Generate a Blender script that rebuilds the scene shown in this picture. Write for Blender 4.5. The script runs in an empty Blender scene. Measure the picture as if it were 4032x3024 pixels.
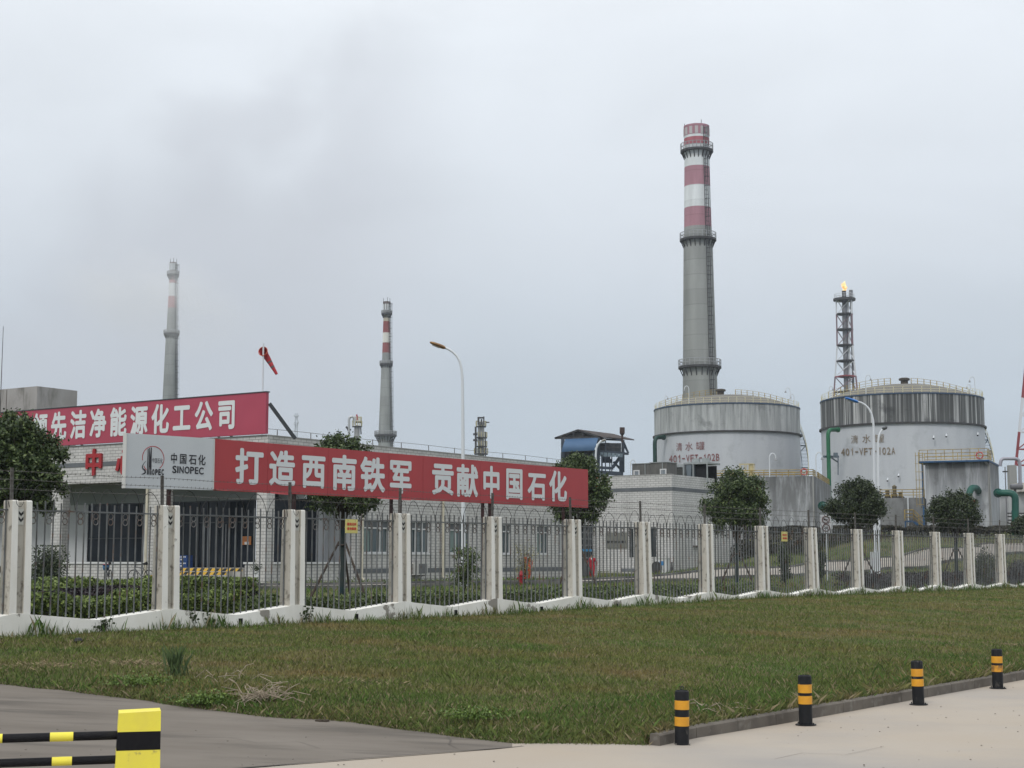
import bpy, math, random
import numpy as np
from mathutils import Vector, Matrix
R = math.radians
rnd = random.Random(7)
scene = bpy.context.scene
COL = scene.collection

# ------------------------------------------------------------------ camera
PHI = R(6.51); F = 6057.0; CX = 2016.0; CY = 1512.0; CAMZ = 1.41
cd = bpy.data.cameras.new('camera'); cam = bpy.data.objects.new('camera', cd); COL.objects.link(cam)
cd.sensor_width = 36; cd.lens = 36 * F / 4032; cd.clip_start = 0.3; cd.clip_end = 12000
cam.location = (0, 0, CAMZ); cam.rotation_euler = (math.pi / 2 + PHI, 0, 0)
scene.camera = cam
# ------------------------------------------------------------------ world, sun, exposure
W = bpy.data.worlds.new('World'); scene.world = W; W.use_nodes = True
nt = W.node_tree; N = nt.nodes; L = nt.links; N.clear()
SUN_EL, SUN_AZ = 46, 207      # overcast sun, behind and left of the camera
out = N.new('ShaderNodeOutputWorld'); bg = N.new('ShaderNodeBackground'); bg2 = N.new('ShaderNodeBackground')
sky = N.new('ShaderNodeTexSky'); sky.sky_type = 'NISHITA'; sky.sun_disc = False
sky.sun_elevation = R(SUN_EL); sky.sun_rotation = R(SUN_AZ); sky.air_density = 1.0; sky.dust_density = 3.0
L.new(sky.outputs[0], bg.inputs[0]); bg.inputs[1].default_value = 0.10
tc = N.new('ShaderNodeTexCoord'); sp = N.new('ShaderNodeSeparateXYZ'); L.new(tc.outputs['Generated'], sp.inputs[0])
ramp = N.new('ShaderNodeValToRGB'); L.new(sp.outputs['Z'], ramp.inputs[0])
cr = ramp.color_ramp; cr.elements[0].position = 0.0; cr.elements[0].color = (0.47, 0.55, 0.635, 1)
cr.elements[1].position = 1.0; cr.elements[1].color = (1.40, 1.42, 1.45, 1)
for p, c in ((0.10, (0.535, 0.605, 0.68)), (0.20, (0.70, 0.75, 0.81)), (0.33, (0.87, 0.92, 0.975)), (0.45, (1.02, 1.05, 1.08)), (0.65, (1.25, 1.27, 1.3))):
    e = cr.elements.new(p); e.color = (*c, 1)
mp = N.new('ShaderNodeMapping'); mp.inputs['Scale'].default_value = (2.2, 2.2, 5.0); L.new(tc.outputs['Generated'], mp.inputs[0])
n1 = N.new('ShaderNodeTexNoise'); n1.inputs['Scale'].default_value = 2.1; n1.inputs['Detail'].default_value = 5; n1.inputs['Roughness'].default_value = 0.5; n1.inputs['Distortion'].default_value = 0.4
L.new(mp.outputs[0], n1.inputs[0])
r1 = N.new('ShaderNodeMapRange'); r1.inputs[1].default_value = 0.34; r1.inputs[2].default_value = 0.68; r1.inputs[3].default_value = 0.95; r1.inputs[4].default_value = 1.04
L.new(n1.outputs[0], r1.inputs[0])
# a darker bank of low cloud drifting over the western side of the sky
rx = N.new('ShaderNodeMapRange'); rx.interpolation_type = 'SMOOTHSTEP'; rx.inputs[1].default_value = 0.06; rx.inputs[2].default_value = -0.30; L.new(sp.outputs['X'], rx.inputs[0])
mp2 = N.new('ShaderNodeMapping'); mp2.inputs['Scale'].default_value = (1.6, 1, 3.0); mp2.inputs['Location'].default_value = (0.35, 0, 0.2); L.new(tc.outputs['Generated'], mp2.inputs[0])
n2 = N.new('ShaderNodeTexNoise'); n2.inputs['Scale'].default_value = 3.1; n2.inputs['Detail'].default_value = 4; n2.inputs['Distortion'].default_value = 0.8; L.new(mp2.outputs[0], n2.inputs[0])
r2 = N.new('ShaderNodeMapRange'); r2.interpolation_type = 'SMOOTHSTEP'; r2.inputs[1].default_value = 0.32; r2.inputs[2].default_value = 0.62; L.new(n2.outputs[0], r2.inputs[0])
mm = N.new('ShaderNodeMath'); mm.operation = 'MULTIPLY'; L.new(rx.outputs[0], mm.inputs[0]); L.new(r2.outputs[0], mm.inputs[1])
mix1 = N.new('ShaderNodeVectorMath'); mix1.operation = 'SCALE'; L.new(ramp.outputs[0], mix1.inputs[0]); L.new(r1.outputs[0], mix1.inputs['Scale'])
mixc = N.new('ShaderNodeMix'); mixc.data_type = 'RGBA'; mixc.inputs[7].default_value = (0.545, 0.565, 0.615, 1)
mf = N.new('ShaderNodeMath'); mf.operation = 'MULTIPLY'; mf.inputs[1].default_value = 0.62; L.new(mm.outputs[0], mf.inputs[0])
vl = N.new('ShaderNodeMath'); vl.operation = 'MULTIPLY_ADD'; vl.inputs[1].default_value = -0.63; L.new(sp.outputs['X'], vl.inputs[0]); vz = N.new('ShaderNodeMath'); vz.operation = 'SUBTRACT'; vz.inputs[1].default_value = 0.362; L.new(sp.outputs['Z'], vz.inputs[0]); L.new(vz.outputs[0], vl.inputs[2])
n3 = N.new('ShaderNodeTexNoise'); n3.inputs['Scale'].default_value = 9.0; n3.inputs['Detail'].default_value = 4; n3.inputs['Roughness'].default_value = .5; n3.inputs['Distortion'].default_value = .6; L.new(tc.outputs['Generated'], n3.inputs[0])
wob = N.new('ShaderNodeMath'); wob.operation = 'MULTIPLY_ADD'; wob.inputs[1].default_value = .16; wob.inputs[2].default_value = -.08; L.new(n3.outputs[0], wob.inputs[0]); dl = N.new('ShaderNodeMath'); L.new(vl.outputs[0], dl.inputs[0]); L.new(wob.outputs[0], dl.inputs[1])
below = N.new('ShaderNodeMapRange'); below.interpolation_type = 'SMOOTHSTEP'; below.inputs[1].default_value = .045; below.inputs[2].default_value = -.045; below.inputs[4].default_value = .52; L.new(dl.outputs[0], below.inputs[0])
ab = N.new('ShaderNodeMath'); ab.operation = 'ABSOLUTE'; L.new(dl.outputs[0], ab.inputs[0]); core = N.new('ShaderNodeMapRange'); core.interpolation_type = 'SMOOTHSTEP'; core.inputs[1].default_value = .055; core.inputs[2].default_value = .0; core.inputs[4].default_value = .42; L.new(ab.outputs[0], core.inputs[0])
blot = N.new('ShaderNodeMapRange'); blot.interpolation_type = 'SMOOTHSTEP'; blot.inputs[1].default_value = .42; blot.inputs[2].default_value = .62; L.new(n2.outputs[0], blot.inputs[0]); cb_ = N.new('ShaderNodeMath'); cb_.operation = 'MULTIPLY'; L.new(core.outputs[0], cb_.inputs[0]); L.new(blot.outputs[0], cb_.inputs[1])
mxx = N.new('ShaderNodeMath'); mxx.operation = 'MAXIMUM'; L.new(below.outputs[0], mxx.inputs[0]); L.new(cb_.outputs[0], mxx.inputs[1]); xf = N.new('ShaderNodeMapRange'); xf.interpolation_type = 'SMOOTHSTEP'; xf.inputs[1].default_value = -.01; xf.inputs[2].default_value = -.14; L.new(sp.outputs['X'], xf.inputs[0])
tot = N.new('ShaderNodeMath'); tot.operation = 'MULTIPLY'; L.new(mxx.outputs[0], tot.inputs[0]); L.new(xf.outputs[0], tot.inputs[1]); L.new(tot.outputs[0], mixc.inputs[0]); L.new(mix1.outputs[0], mixc.inputs[6]); L.new(mixc.outputs[2], bg2.inputs[0])
bg2.inputs[1].default_value = 1.0
ms = N.new('ShaderNodeMixShader'); ms.inputs[0].default_value = 0.95; L.new(bg.outputs[0], ms.inputs[1]); L.new(bg2.outputs[0], ms.inputs[2]); L.new(ms.outputs[0], out.inputs[0])
sd = bpy.data.lights.new('sun', 'SUN'); sun = bpy.data.objects.new('sun', sd); COL.objects.link(sun)
sd.energy = 1.35; sd.angle = R(12); sd.color = (1, 0.97, 0.93)
sdir = Vector((math.sin(R(SUN_AZ)) * math.cos(R(SUN_EL)), math.cos(R(SUN_AZ)) * math.cos(R(SUN_EL)), math.sin(R(SUN_EL))))
sun.rotation_euler = sdir.to_track_quat('Z', 'Y').to_euler()
scene.view_settings.view_transform = 'Standard'; scene.view_settings.look = 'None'
scene.view_settings.exposure = 0.0; scene.view_settings.gamma = 1
scene.cycles.use_denoising = True; scene.cycles.max_bounces = 6; scene.cycles.diffuse_bounces = 3
scene.cycles.volume_bounces = 1; scene.cycles.caustics_reflective = False; scene.cycles.caustics_refractive = False

# ------------------------------------------------------------------ picture <-> place helpers
def ray(x, y):
    v = (CY - y) / F
    return Vector(((x - CX) / F, math.cos(PHI) - v * math.sin(PHI), math.sin(PHI) + v * math.cos(PHI)))
def at(x, y, Y):
    d = ray(x, y); s = Y / d.y
    return Vector((d.x * s, Y, CAMZ + d.z * s))
def onz(x, y, z):
    d = ray(x, y); s = (z - CAMZ) / d.z
    return Vector((d.x * s, d.y * s, z))
class Frame:
    """a vertical plane: origin, right-going direction; local x right, y into the wall, z up"""
    def __init__(s, ox, oy, ang):
        s.o = Vector((ox, oy, 0)); s.a = ang; s.d = Vector((math.cos(ang), math.sin(ang), 0)); s.n = Vector((-math.sin(ang), math.cos(ang), 0))
    def hit(s, x, y, off=0.0):
        d = ray(x, y); c = Vector((0, 0, CAMZ)); o = s.o + s.n * off
        k = (o - c).dot(s.n) / d.dot(s.n); p = c + d * k
        return (p - o).dot(s.d), p.z
    def w(s, t, off, z): return s.o + s.d * t + s.n * off + Vector((0, 0, z))

# ------------------------------------------------------------------ materials
MATS = {}
def mat(name, c1, c2=None, scale=1.0, stretch=(1, 1, 1), lo=0.35, hi=0.65, rough=0.8, metal=0.0, bump=0.0, detail=6, c3=None, s3=1.0, st3=(1, 1, 1), lo3=0.55, hi3=0.7, spec=0.3, coord='Object', island=0.0, emit=None, vary=0.0):
    if name in MATS: return MATS[name]
    m = bpy.data.materials.new(name); m.use_nodes = True; t = m.node_tree; n = t.nodes; l = t.links
    b = n['Principled BSDF']; b.inputs['Roughness'].default_value = rough; b.inputs['Metallic'].default_value = metal
    b.inputs['Specular IOR Level'].default_value = spec; b.inputs['Base Color'].default_value = (*c1, 1)
    m.diffuse_color = (*c1, 1)
    last = None
    def noise(scale, st, lo, hi):
        c = n.new('ShaderNodeTexCoord'); mp = n.new('ShaderNodeMapping'); mp.inputs['Scale'].default_value = st
        l.new(c.outputs[coord], mp.inputs[0])
        if vary:
            oi = n.new('ShaderNodeObjectInfo'); mv = n.new('ShaderNodeMath'); mv.operation = 'MULTIPLY'; mv.inputs[1].default_value = vary; l.new(oi.outputs['Random'], mv.inputs[0]); l.new(mv.outputs[0], mp.inputs['Location'])
        x = n.new('ShaderNodeTexNoise'); x.inputs['Scale'].default_value = scale; x.inputs['Detail'].default_value = detail
        x.inputs['Roughness'].default_value = 0.6
        l.new(mp.outputs[0], x.inputs[0]); r = n.new('ShaderNodeMapRange'); r.inputs[1].default_value = lo; r.inputs[2].default_value = hi
        l.new(x.outputs[0], r.inputs[0]); return r.outputs[0], x.outputs[0]
    if c2 is not None:
        f, raw = noise(scale, stretch, lo, hi); k = n.new('ShaderNodeMix'); k.data_type = 'RGBA'
        l.new(f, k.inputs[0]); k.inputs[6].default_value = (*c1, 1); k.inputs[7].default_value = (*c2, 1); last = k.outputs[2]
        if bump:
            bp = n.new('ShaderNodeBump'); bp.inputs['Strength'].default_value = bump; bp.inputs['Distance'].default_value = 0.02
            l.new(raw, bp.inputs['Height']); l.new(bp.outputs[0], b.inputs['Normal'])
    if c3 is not None:
        f, raw = noise(s3, st3, lo3, hi3); k = n.new('ShaderNodeMix'); k.data_type = 'RGBA'
        l.new(f, k.inputs[0])
        if last: l.new(last, k.inputs[6])
        else: k.inputs[6].default_value = (*c1, 1)
        k.inputs[7].default_value = (*c3, 1); last = k.outputs[2]
    if island:
        g = n.new('ShaderNodeNewGeometry'); r = n.new('ShaderNodeMapRange'); r.inputs[3].default_value = 1 - island; r.inputs[4].default_value = 1 + island
        l.new(g.outputs['Random Per Island'], r.inputs[0]); v = n.new('ShaderNodeVectorMath'); v.operation = 'SCALE'
        if last: l.new(last, v.inputs[0])
        else: v.inputs[0].default_value = c1
        l.new(r.outputs[0], v.inputs['Scale']); last = v.outputs[0]
    if last: l.new(last, b.inputs['Base Color'])
    if emit:
        b.inputs['Emission Color'].default_value = (*emit[0], 1); b.inputs['Emission Strength'].default_value = emit[1]
    MATS[name] = m; return m
def brick_mat(name, c1, c2, mortar, w=0.42, h=0.165, mort=0.014):
    m = bpy.data.materials.new(name); m.use_nodes = True; t = m.node_tree; n = t.nodes; l = t.links; b = n['Principled BSDF']
    b.inputs['Roughness'].default_value = 0.55; b.inputs['Specular IOR Level'].default_value = 0.35
    c = n.new('ShaderNodeTexCoord'); sx = n.new('ShaderNodeSeparateXYZ'); l.new(c.outputs['Object'], sx.inputs[0])
    cx = n.new('ShaderNodeCombineXYZ'); ad = n.new('ShaderNodeMath'); l.new(sx.outputs[0], ad.inputs[0]); l.new(sx.outputs[1], ad.inputs[1])
    l.new(ad.outputs[0], cx.inputs[0]); l.new(sx.outputs[2], cx.inputs[1])
    k = n.new('ShaderNodeTexBrick'); k.inputs['Scale'].default_value = 1; k.inputs['Brick Width'].default_value = w; k.inputs['Row Height'].default_value = h
    k.inputs['Mortar Size'].default_value = mort; k.inputs['Mortar Smooth'].default_value = 0.1; k.inputs['Color1'].default_value = (*c1, 1); k.inputs['Color2'].default_value = (*c2, 1); k.inputs['Mortar'].default_value = (*mortar, 1)
    l.new(cx.outputs[0], k.inputs[0])
    no = n.new('ShaderNodeTexNoise'); no.inputs['Scale'].default_value = 0.5; no.inputs['Detail'].default_value = 8; mp = n.new('ShaderNodeMapping'); mp.inputs['Scale'].default_value = (3, 3, 0.6)
    l.new(c.outputs['Object'], mp.inputs[0]); l.new(mp.outputs[0], no.inputs[0]); r = n.new('ShaderNodeMapRange'); r.inputs[1].default_value = 0.3; r.inputs[2].default_value = 0.75; r.inputs[3].default_value = 1.06; r.inputs[4].default_value = 0.84
    l.new(no.outputs[0], r.inputs[0]); v = n.new('ShaderNodeVectorMath'); v.operation = 'SCALE'; l.new(k.outputs[0], v.inputs[0]); l.new(r.outputs[0], v.inputs['Scale']); l.new(v.outputs[0], b.inputs['Base Color'])
    bp = n.new('ShaderNodeBump'); bp.inputs['Strength'].default_value = 0.4; bp.inputs['Distance'].default_value = 0.01; bp.invert = True; l.new(k.outputs['Fac'], bp.inputs['Height']); l.new(bp.outputs[0], b.inputs['Normal'])
    MATS[name] = m; return m
def streak_mat(name, base, light, dark, per_m=0.9, lo=0.42, hi=0.62, round_R=None, zs=0.12, dlo=0.5, dhi=0.68, topz=None, toph=3.0, rough=0.85, seam=None):
    """painted steel or concrete with runs of dirt going straight down"""
    m = bpy.data.materials.new(name); m.use_nodes = True; t = m.node_tree; n = t.nodes; l = t.links; b = n['Principled BSDF']
    b.inputs['Roughness'].default_value = rough; b.inputs['Specular IOR Level'].default_value = 0.25
    c = n.new('ShaderNodeTexCoord'); sx = n.new('ShaderNodeSeparateXYZ'); l.new(c.outputs['Object'], sx.inputs[0]); cb = n.new('ShaderNodeCombineXYZ')
    if round_R:
        at2 = n.new('ShaderNodeMath'); at2.operation = 'ARCTAN2'; l.new(sx.outputs[1], at2.inputs[0]); l.new(sx.outputs[0], at2.inputs[1])
        mu = n.new('ShaderNodeMath'); mu.operation = 'MULTIPLY'; mu.inputs[1].default_value = round_R; l.new(at2.outputs[0], mu.inputs[0]); u = mu.outputs[0]
    else:
        ad = n.new('ShaderNodeMath'); l.new(sx.outputs[0], ad.inputs[0]); l.new(sx.outputs[1], ad.inputs[1]); u = ad.outputs[0]
    l.new(u, cb.inputs[0]); l.new(sx.outputs[2], cb.inputs[2])
    def ns(scx, scz, lo, hi, det=5, off=0.0):
        mp = n.new('ShaderNodeMapping'); mp.inputs['Scale'].default_value = (scx, 1, scz); mp.inputs['Location'].default_value = (off, off, off); l.new(cb.outputs[0], mp.inputs[0])
        x = n.new('ShaderNodeTexNoise'); x.inputs['Scale'].default_value = 1; x.inputs['Detail'].default_value = det; x.inputs['Roughness'].default_value = 0.65; l.new(mp.outputs[0], x.inputs[0])
        r = n.new('ShaderNodeMapRange'); r.inputs[1].default_value = lo; r.inputs[2].default_value = hi; l.new(x.outputs[0], r.inputs[0]); return r.outputs[0]
    def mix(f, a, bcol):
        k = n.new('ShaderNodeMix'); k.data_type = 'RGBA'; l.new(f, k.inputs[0])
        if isinstance(a, tuple): k.inputs[6].default_value = (*a, 1)
        else: l.new(a, k.inputs[6])
        k.inputs[7].default_value = (*bcol, 1); return k.outputs[2]
    col = mix(ns(per_m, zs, lo, hi), base, light)
    fd = ns(per_m * 1.9, zs * 0.8, dlo, dhi, 7, 13.0)
    if topz is not None:
        mr = n.new('ShaderNodeMapRange'); mr.inputs[1].default_value = topz - toph; mr.inputs[2].default_value = topz; mr.inputs[3].default_value = 0.12; l.new(sx.outputs[2], mr.inputs[0])
        g = n.new('ShaderNodeMath'); g.operation = 'MULTIPLY'; l.new(fd, g.inputs[0]); l.new(mr.outputs[0], g.inputs[1]); fd = g.outputs[0]
    col = mix(fd, col, dark)
    col = mix(ns(0.35, 0.35, 0.55, 0.8, 8, 5.0), col, tuple(0.8 * x for x in dark))
    if seam:
        fr = n.new('ShaderNodeMath'); fr.operation = 'MODULO'; fr.inputs[1].default_value = seam; l.new(sx.outputs[2], fr.inputs[0])
        lt = n.new('ShaderNodeMath'); lt.operation = 'LESS_THAN'; lt.inputs[1].default_value = 0.12; l.new(fr.outputs[0], lt.inputs[0])
        h = n.new('ShaderNodeMath'); h.operation = 'MULTIPLY'; h.inputs[1].default_value = 0.45; l.new(lt.outputs[0], h.inputs[0]); col = mix(h.outputs[0], col, dark)
    l.new(col, b.inputs['Base Color']); MATS[name] = m; return m

# ------------------------------------------------------------------ mesh builder
class MB:
    def __init__(s): s.v = []; s.f = []; s.mi = []; s.cur = 0
    def face(s, idx): s.f.append(tuple(idx)); s.mi.append(s.cur)
    def poly(s, pts):
        b = len(s.v); s.v += [tuple(p) for p in pts]; s.face(range(b, b + len(pts)))
    def box(s, x0, x1, y0, y1, z0, z1, M=None):
        b = len(s.v); pts = [Vector((x, y, z)) for z in (z0, z1) for y in (y0, y1) for x in (x0, x1)]
        if M: pts = [M @ p for p in pts]
        s.v += [tuple(p) for p in pts]
        for q in ((0, 2, 3, 1), (4, 5, 7, 6), (0, 1, 5, 4), (2, 6, 7, 3), (0, 4, 6, 2), (1, 3, 7, 5)): s.face([b + i for i in q])
    def tube(s, pts, r, n=8, cap=True, r2=None):
        pts = [Vector(p) for p in pts]; m = len(pts); b = len(s.v); up = Vector((0, 0, 1)); prev = None
        for i, p in enumerate(pts):
            d = (pts[min(i + 1, m - 1)] - pts[max(i - 1, 0)]).normalized()
            if prev is None:
                a = d.cross(up) if abs(d.z) < 0.95 else d.cross(Vector((0, 1, 0)))
            else: a = prev - d * prev.dot(d)
            a.normalize(); prev = a; c = d.cross(a)
            rr = r[i] if isinstance(r, (list, tuple)) else (r if r2 is None else r + (r2 - r) * i / (m - 1))
            for k in range(n):
                an = 2 * math.pi * k / n; s.v.append(tuple(p + a * math.cos(an) * rr + c * math.sin(an) * rr))
        for i in range(m - 1):
            for k in range(n):
                k2 = (k + 1) % n; s.face((b + i * n + k, b + i * n + k2, b + (i + 1) * n + k2, b + (i + 1) * n + k))
        if cap: s.face([b + k for k in range(n)][::-1]); s.face([b + (m - 1) * n + k for k in range(n)])
    def lathe(s, prof, n=32, cx=0, cy=0, a0=0, a1=2 * math.pi, cap=False):
        full = abs(a1 - a0 - 2 * math.pi) < 1e-6; b = len(s.v); k = n if full else n + 1
        for r, z in prof:
            for i in range(k):
                a = a0 + (a1 - a0) * i / n; s.v.append((cx + r * math.cos(a), cy + r * math.sin(a), z))
        for j in range(len(prof) - 1):
            for i in range(n):
                i2 = (i + 1) % k if full else i + 1
                s.face((b + j * k + i, b + j * k + i2, b + (j + 1) * k + i2, b + (j + 1) * k + i))
        if cap and full: s.face([b + (len(prof) - 1) * k + i for i in range(k)])
    def bar(s, p, q, w, h=None):
        p = Vector(p); q = Vector(q); d = q - p; ln = d.length; h = h or w
        M = Matrix.Translation(p) @ d.to_track_quat('Z', 'Y').to_matrix().to_4x4(); s.box(-w / 2, w / 2, -h / 2, h / 2, 0, ln, M)
    def torus(s, c, axis, Rr, r, n=20, k=6, a0=0, a1=2 * math.pi):
        q = Vector(axis).to_track_quat('Z', 'Y'); pts = []
        m = n + 1
        for i in range(m):
            a = a0 + (a1 - a0) * i / n; pts.append(Vector(c) + q @ Vector((Rr * math.cos(a), Rr * math.sin(a), 0)))
        s.tube(pts, r, k, cap=abs(a1 - a0) < 6.28)
    def build(s, name, m, parent=None, smooth=False):
        me = bpy.data.meshes.new(name); me.from_pydata(s.v, [], s.f)
        ms = m if isinstance(m, (list, tuple)) else [m]
        for q in ms: me.materials.append(q)
        if len(ms) > 1: me.polygons.foreach_set('material_index', s.mi)
        if smooth: me.polygons.foreach_set('use_smooth', [True] * len(me.polygons)); 
        me.update()
        o = bpy.data.objects.new(name, me); COL.objects.link(o)
        if parent: o.parent = parent
        if smooth:
            try: me.set_sharp_from_angle(angle=R(40))
            except Exception: pass
        return o
def thing(name, label, cat, loc=(0, 0, 0), rz=0, group=None):
    o = bpy.data.objects.new(name, None); COL.objects.link(o); o.location = loc; o.rotation_euler = (0, 0, rz)
    o['label'] = label; o['category'] = cat
    if group: o['group'] = group
    return o
def tag(o, label, cat, group=None):
    o['label'] = label; o['category'] = cat
    if group: o['group'] = group
    return o
def struct(o, kind='structure', label=None):
    o['kind'] = kind
    if label: o['label'] = label
    return o
def copy_tree(o, parent=None):
    c = o.copy(); COL.objects.link(c); c.parent = parent
    for ch in list(o.children): copy_tree(ch, c)
    return c
def np_mesh(name, verts, faces, m, parent=None):
    """verts (n,3), faces (k,3|4) numpy"""
    me = bpy.data.meshes.new(name); nv = len(verts); nf, q = faces.shape
    me.vertices.add(nv); me.vertices.foreach_set('co', verts.astype(np.float32).ravel())
    me.loops.add(nf * q); me.loops.foreach_set('vertex_index', faces.astype(np.int32).ravel())
    me.polygons.add(nf); me.polygons.foreach_set('loop_start', np.arange(0, nf * q, q, dtype=np.int32))
    me.materials.append(m); me.update(); me.validate()
    o = bpy.data.objects.new(name, me); COL.objects.link(o)
    if parent: o.parent = parent
    return o

# ------------------------------------------------------------------ lettering
_glyph = {}
def glyph(ch, bold=0.03):
    key = ch
    if key in _glyph: return _glyph[key]
    cu = bpy.data.curves.new('g', 'FONT'); cu.body = ch; cu.size = 1; cu.resolution_u = 3
    ob = bpy.data.objects.new('g', cu); COL.objects.link(ob); dg = bpy.context.evaluated_depsgraph_get()
    me = bpy.data.meshes.new_from_object(ob.evaluated_get(dg))
    v = [(p.co.x, p.co.y) for p in me.vertices]; f = [tuple(p.vertices) for p in me.polygons]
    bpy.data.objects.remove(ob); bpy.data.meshes.remove(me); bpy.data.curves.remove(cu)
    if not v: _glyph[key] = None; return None
    xs = [a for a, b in v]; ys = [b for a, b in v]
    bb = (min(xs), max(xs), min(ys), max(ys)); _glyph[key] = (v, f, bb); return _glyph[key]
def put_text(mb, text, x0, x1, z0, z1, y=-0.004, bold=0.03, fit=False, fn=None, gap=0.12):
    """write text filling the rectangle x0..x1, z0..z1 of the wall plane; CJK glyphs get equal cells"""
    cjk = any(ord(c) > 0x2000 for c in text)
    if cjk:
        n = len(text); cw = (x1 - x0) / (n + (n - 1) * gap); cells = [(c, x0 + i * cw * (1 + gap), x0 + i * cw * (1 + gap) + cw) for i, c in enumerate(text)]
    else:
        ws = []
        for c in text:
            g = glyph(c, bold); ws.append(0.35 if g is None else g[2][1] - g[2][0] + 0.10)
        k = (x1 - x0) / (sum(ws) - 0.10); cells = []; x = x0
        for c, w in zip(text, ws): cells.append((c, x, x + (w - 0.10) * k)); x += w * k
    for c, a, b in cells:
        g = glyph(c, bold)
        if g is None: continue
        v, f, bb = g
        if cjk: sx = (b - a) / 1.0; gx0 = 0.0; gy0 = -0.10; gy1 = 0.86; gx0 = (bb[0] + bb[1]) / 2 - 0.48; sx = (b - a) / 0.96
        else:
            gx0 = bb[0]; sx = (b - a) / max(bb[1] - bb[0], 1e-3); gy0 = 0.0; gy1 = 0.73
        sz_ = (z1 - z0) / (gy1 - gy0); hv = bold * 1.0
        # heavier strokes: the glyph is laid down several times, nudged around its place
        sh = [(0, 0)] + ([(math.cos(k * math.pi / 4) * hv, math.sin(k * math.pi / 4) * hv) for k in range(8)] if hv > 0 else [])
        for j, (ex, ez) in enumerate(sh):
            base = len(mb.v)
            for px, py in v:
                X = a + (px + ex - gx0) * sx; Z = z0 + (py + ez - gy0) * sz_
                mb.v.append(tuple(fn(X, Z, j * .0015)) if fn else (X, y - j * .0004, Z))
            for q in f: mb.face([base + i for i in q])

_glyph['1'] = ([(0.15, 0), (0.27, 0), (0.27, .73), (0.19, .73), (0.15, .66), (0.0, .57), (0.0, .45), (0.15, .52)], [(0, 1, 2, 3, 4, 7), (4, 5, 6, 7)], (0, .27, 0, .73))
_glyph['-'] = ([(0, 0), (.3, 0), (.3, .73), (0, .73)], [(0, 1, 2, 3)], (0, .3, 0, .73))
# ------------------------------------------------------------------ the ground behind the fence
FA = R(90 - 38.285); FP = (-9.23, 28.85); FL = 3.52           # fence line
fence = Frame(FP[0], FP[1], FA)
CTRL = []
for k in range(-8, 34, 2): p = fence.w(k * FL, 0, 0); CTRL.append((p.x, p.y, 0.0)); p = fence.w(k * FL, 4, 0); CTRL.append((p.x, p.y, 0.03))
for x, y, z in ((-45, 95, .25), (-30, 75, .22), (-30, 88, .25), (-12.3, 74, .22), (-12.3, 77, .25), (-6, 85, .22), (0, 92, .2), (4, 98, .17), (6, 100, .15), (9, 108, .2), (11.7, 110, .45), (14, 116, .6), (18, 122, .8),
                (-8.7, 69, .1), (2, 76, .2), (8, 79, .3), (13.5, 82, .45), (18, 86, .63), (22.5, 89, .85), (27.7, 94, 1.33), (33, 100, 1.77), (40, 106, 2.3),
                (14.8, 90, .85), (21.3, 97, 1.23), (24.8, 98, 1.49), (30.3, 103, 2.12), (36, 109, 2.5), (20, 112, 1.7), (28, 114, 2.3), (38, 122, 3.2), (16, 104, 1.1),
                (20, 128, 3.3), (30, 128, 3.4), (45, 130, 3.6), (20, 150, 4.0), (40, 150, 4.3), (60, 150, 4.3), (30, 200, 4.5), (70, 200, 4.5), (30, 300, 4.5), (90, 300, 4.5),
                (0, 200, 1), (-60, 200, .3), (0, 300, 1.5), (-90, 300, .5), (-60, 130, .3), (0, 140, .5), (70, 90, 1.5), (40, 60, .3), (90, 60, .3), (-60, 60, .1), (-60, 40, 0), (-30, 40, 0), (-40, 20, -.2)):
    CTRL.append((x, y, z))
CT = np.array(CTRL)
def Hn(X, Y):
    X = np.atleast_1d(np.asarray(X, float)); Y = np.atleast_1d(np.asarray(Y, float))
    d2 = (X[:, None] - CT[None, :, 0]) ** 2 + (Y[:, None] - CT[None, :, 1]) ** 2 + 0.3
    w = d2 ** -1.9; return (w * CT[None, :, 2]).sum(1) / w.sum(1)
def H(x, y): return float(Hn([x], [y])[0])
g_dirt = mat('soil_and_turf', (0.085, 0.105, 0.036), (0.12, 0.11, 0.05), scale=0.35, lo=0.4, hi=0.62, rough=1, bump=0.5, c3=(0.055, 0.07, 0.026), s3=3.0, lo3=0.45, hi3=0.7, spec=0.1)
def grid_patch(name, us, vs, fn, m, smooth=True):
    P = np.array([[fn(u, v) for v in vs] for u in us], float); nu, nv = P.shape[:2]; V = P.reshape(-1, 3)
    i = np.arange(nu - 1)[:, None] * nv + np.arange(nv - 1)[None, :]; i = i.ravel()
    Fa = np.stack([i, i + nv, i + nv + 1, i + 1], 1); o = np_mesh(name, V, Fa, m)
    o.data.polygons.foreach_set('use_smooth', [True] * len(o.data.polygons)); return o
# inner ground: strips that start at the fence line and run to the horizon
us = np.concatenate([np.linspace(-60, -12, 14), np.linspace(-10, 90, 80), np.linspace(100, 400, 12), [700, 1500, 3500]])
vs = np.concatenate([[0.12, 1, 2.5, 4, 6], np.linspace(8, 120, 70), np.linspace(130, 350, 20), [500, 900, 2000, 4500]])
def inner(u, v): p = fence.w(u, v, 0); return (p.x, p.y, 0)
P = np.array([[inner(u, v) for v in vs] for u in us]); fl = P.reshape(-1, 3); fl[:, 2] = Hn(fl[:, 0], fl[:, 1])
i = (np.arange(len(us) - 1)[:, None] * len(vs) + np.arange(len(vs) - 1)[None, :]).ravel(); nv_ = len(vs)
gi = np_mesh('ground', fl, np.stack([i, i + nv_, i + nv_ + 1, i + 1], 1), g_dirt); gi.data.polygons.foreach_set('use_smooth', [True] * len(gi.data.polygons)); struct(gi)

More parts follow.
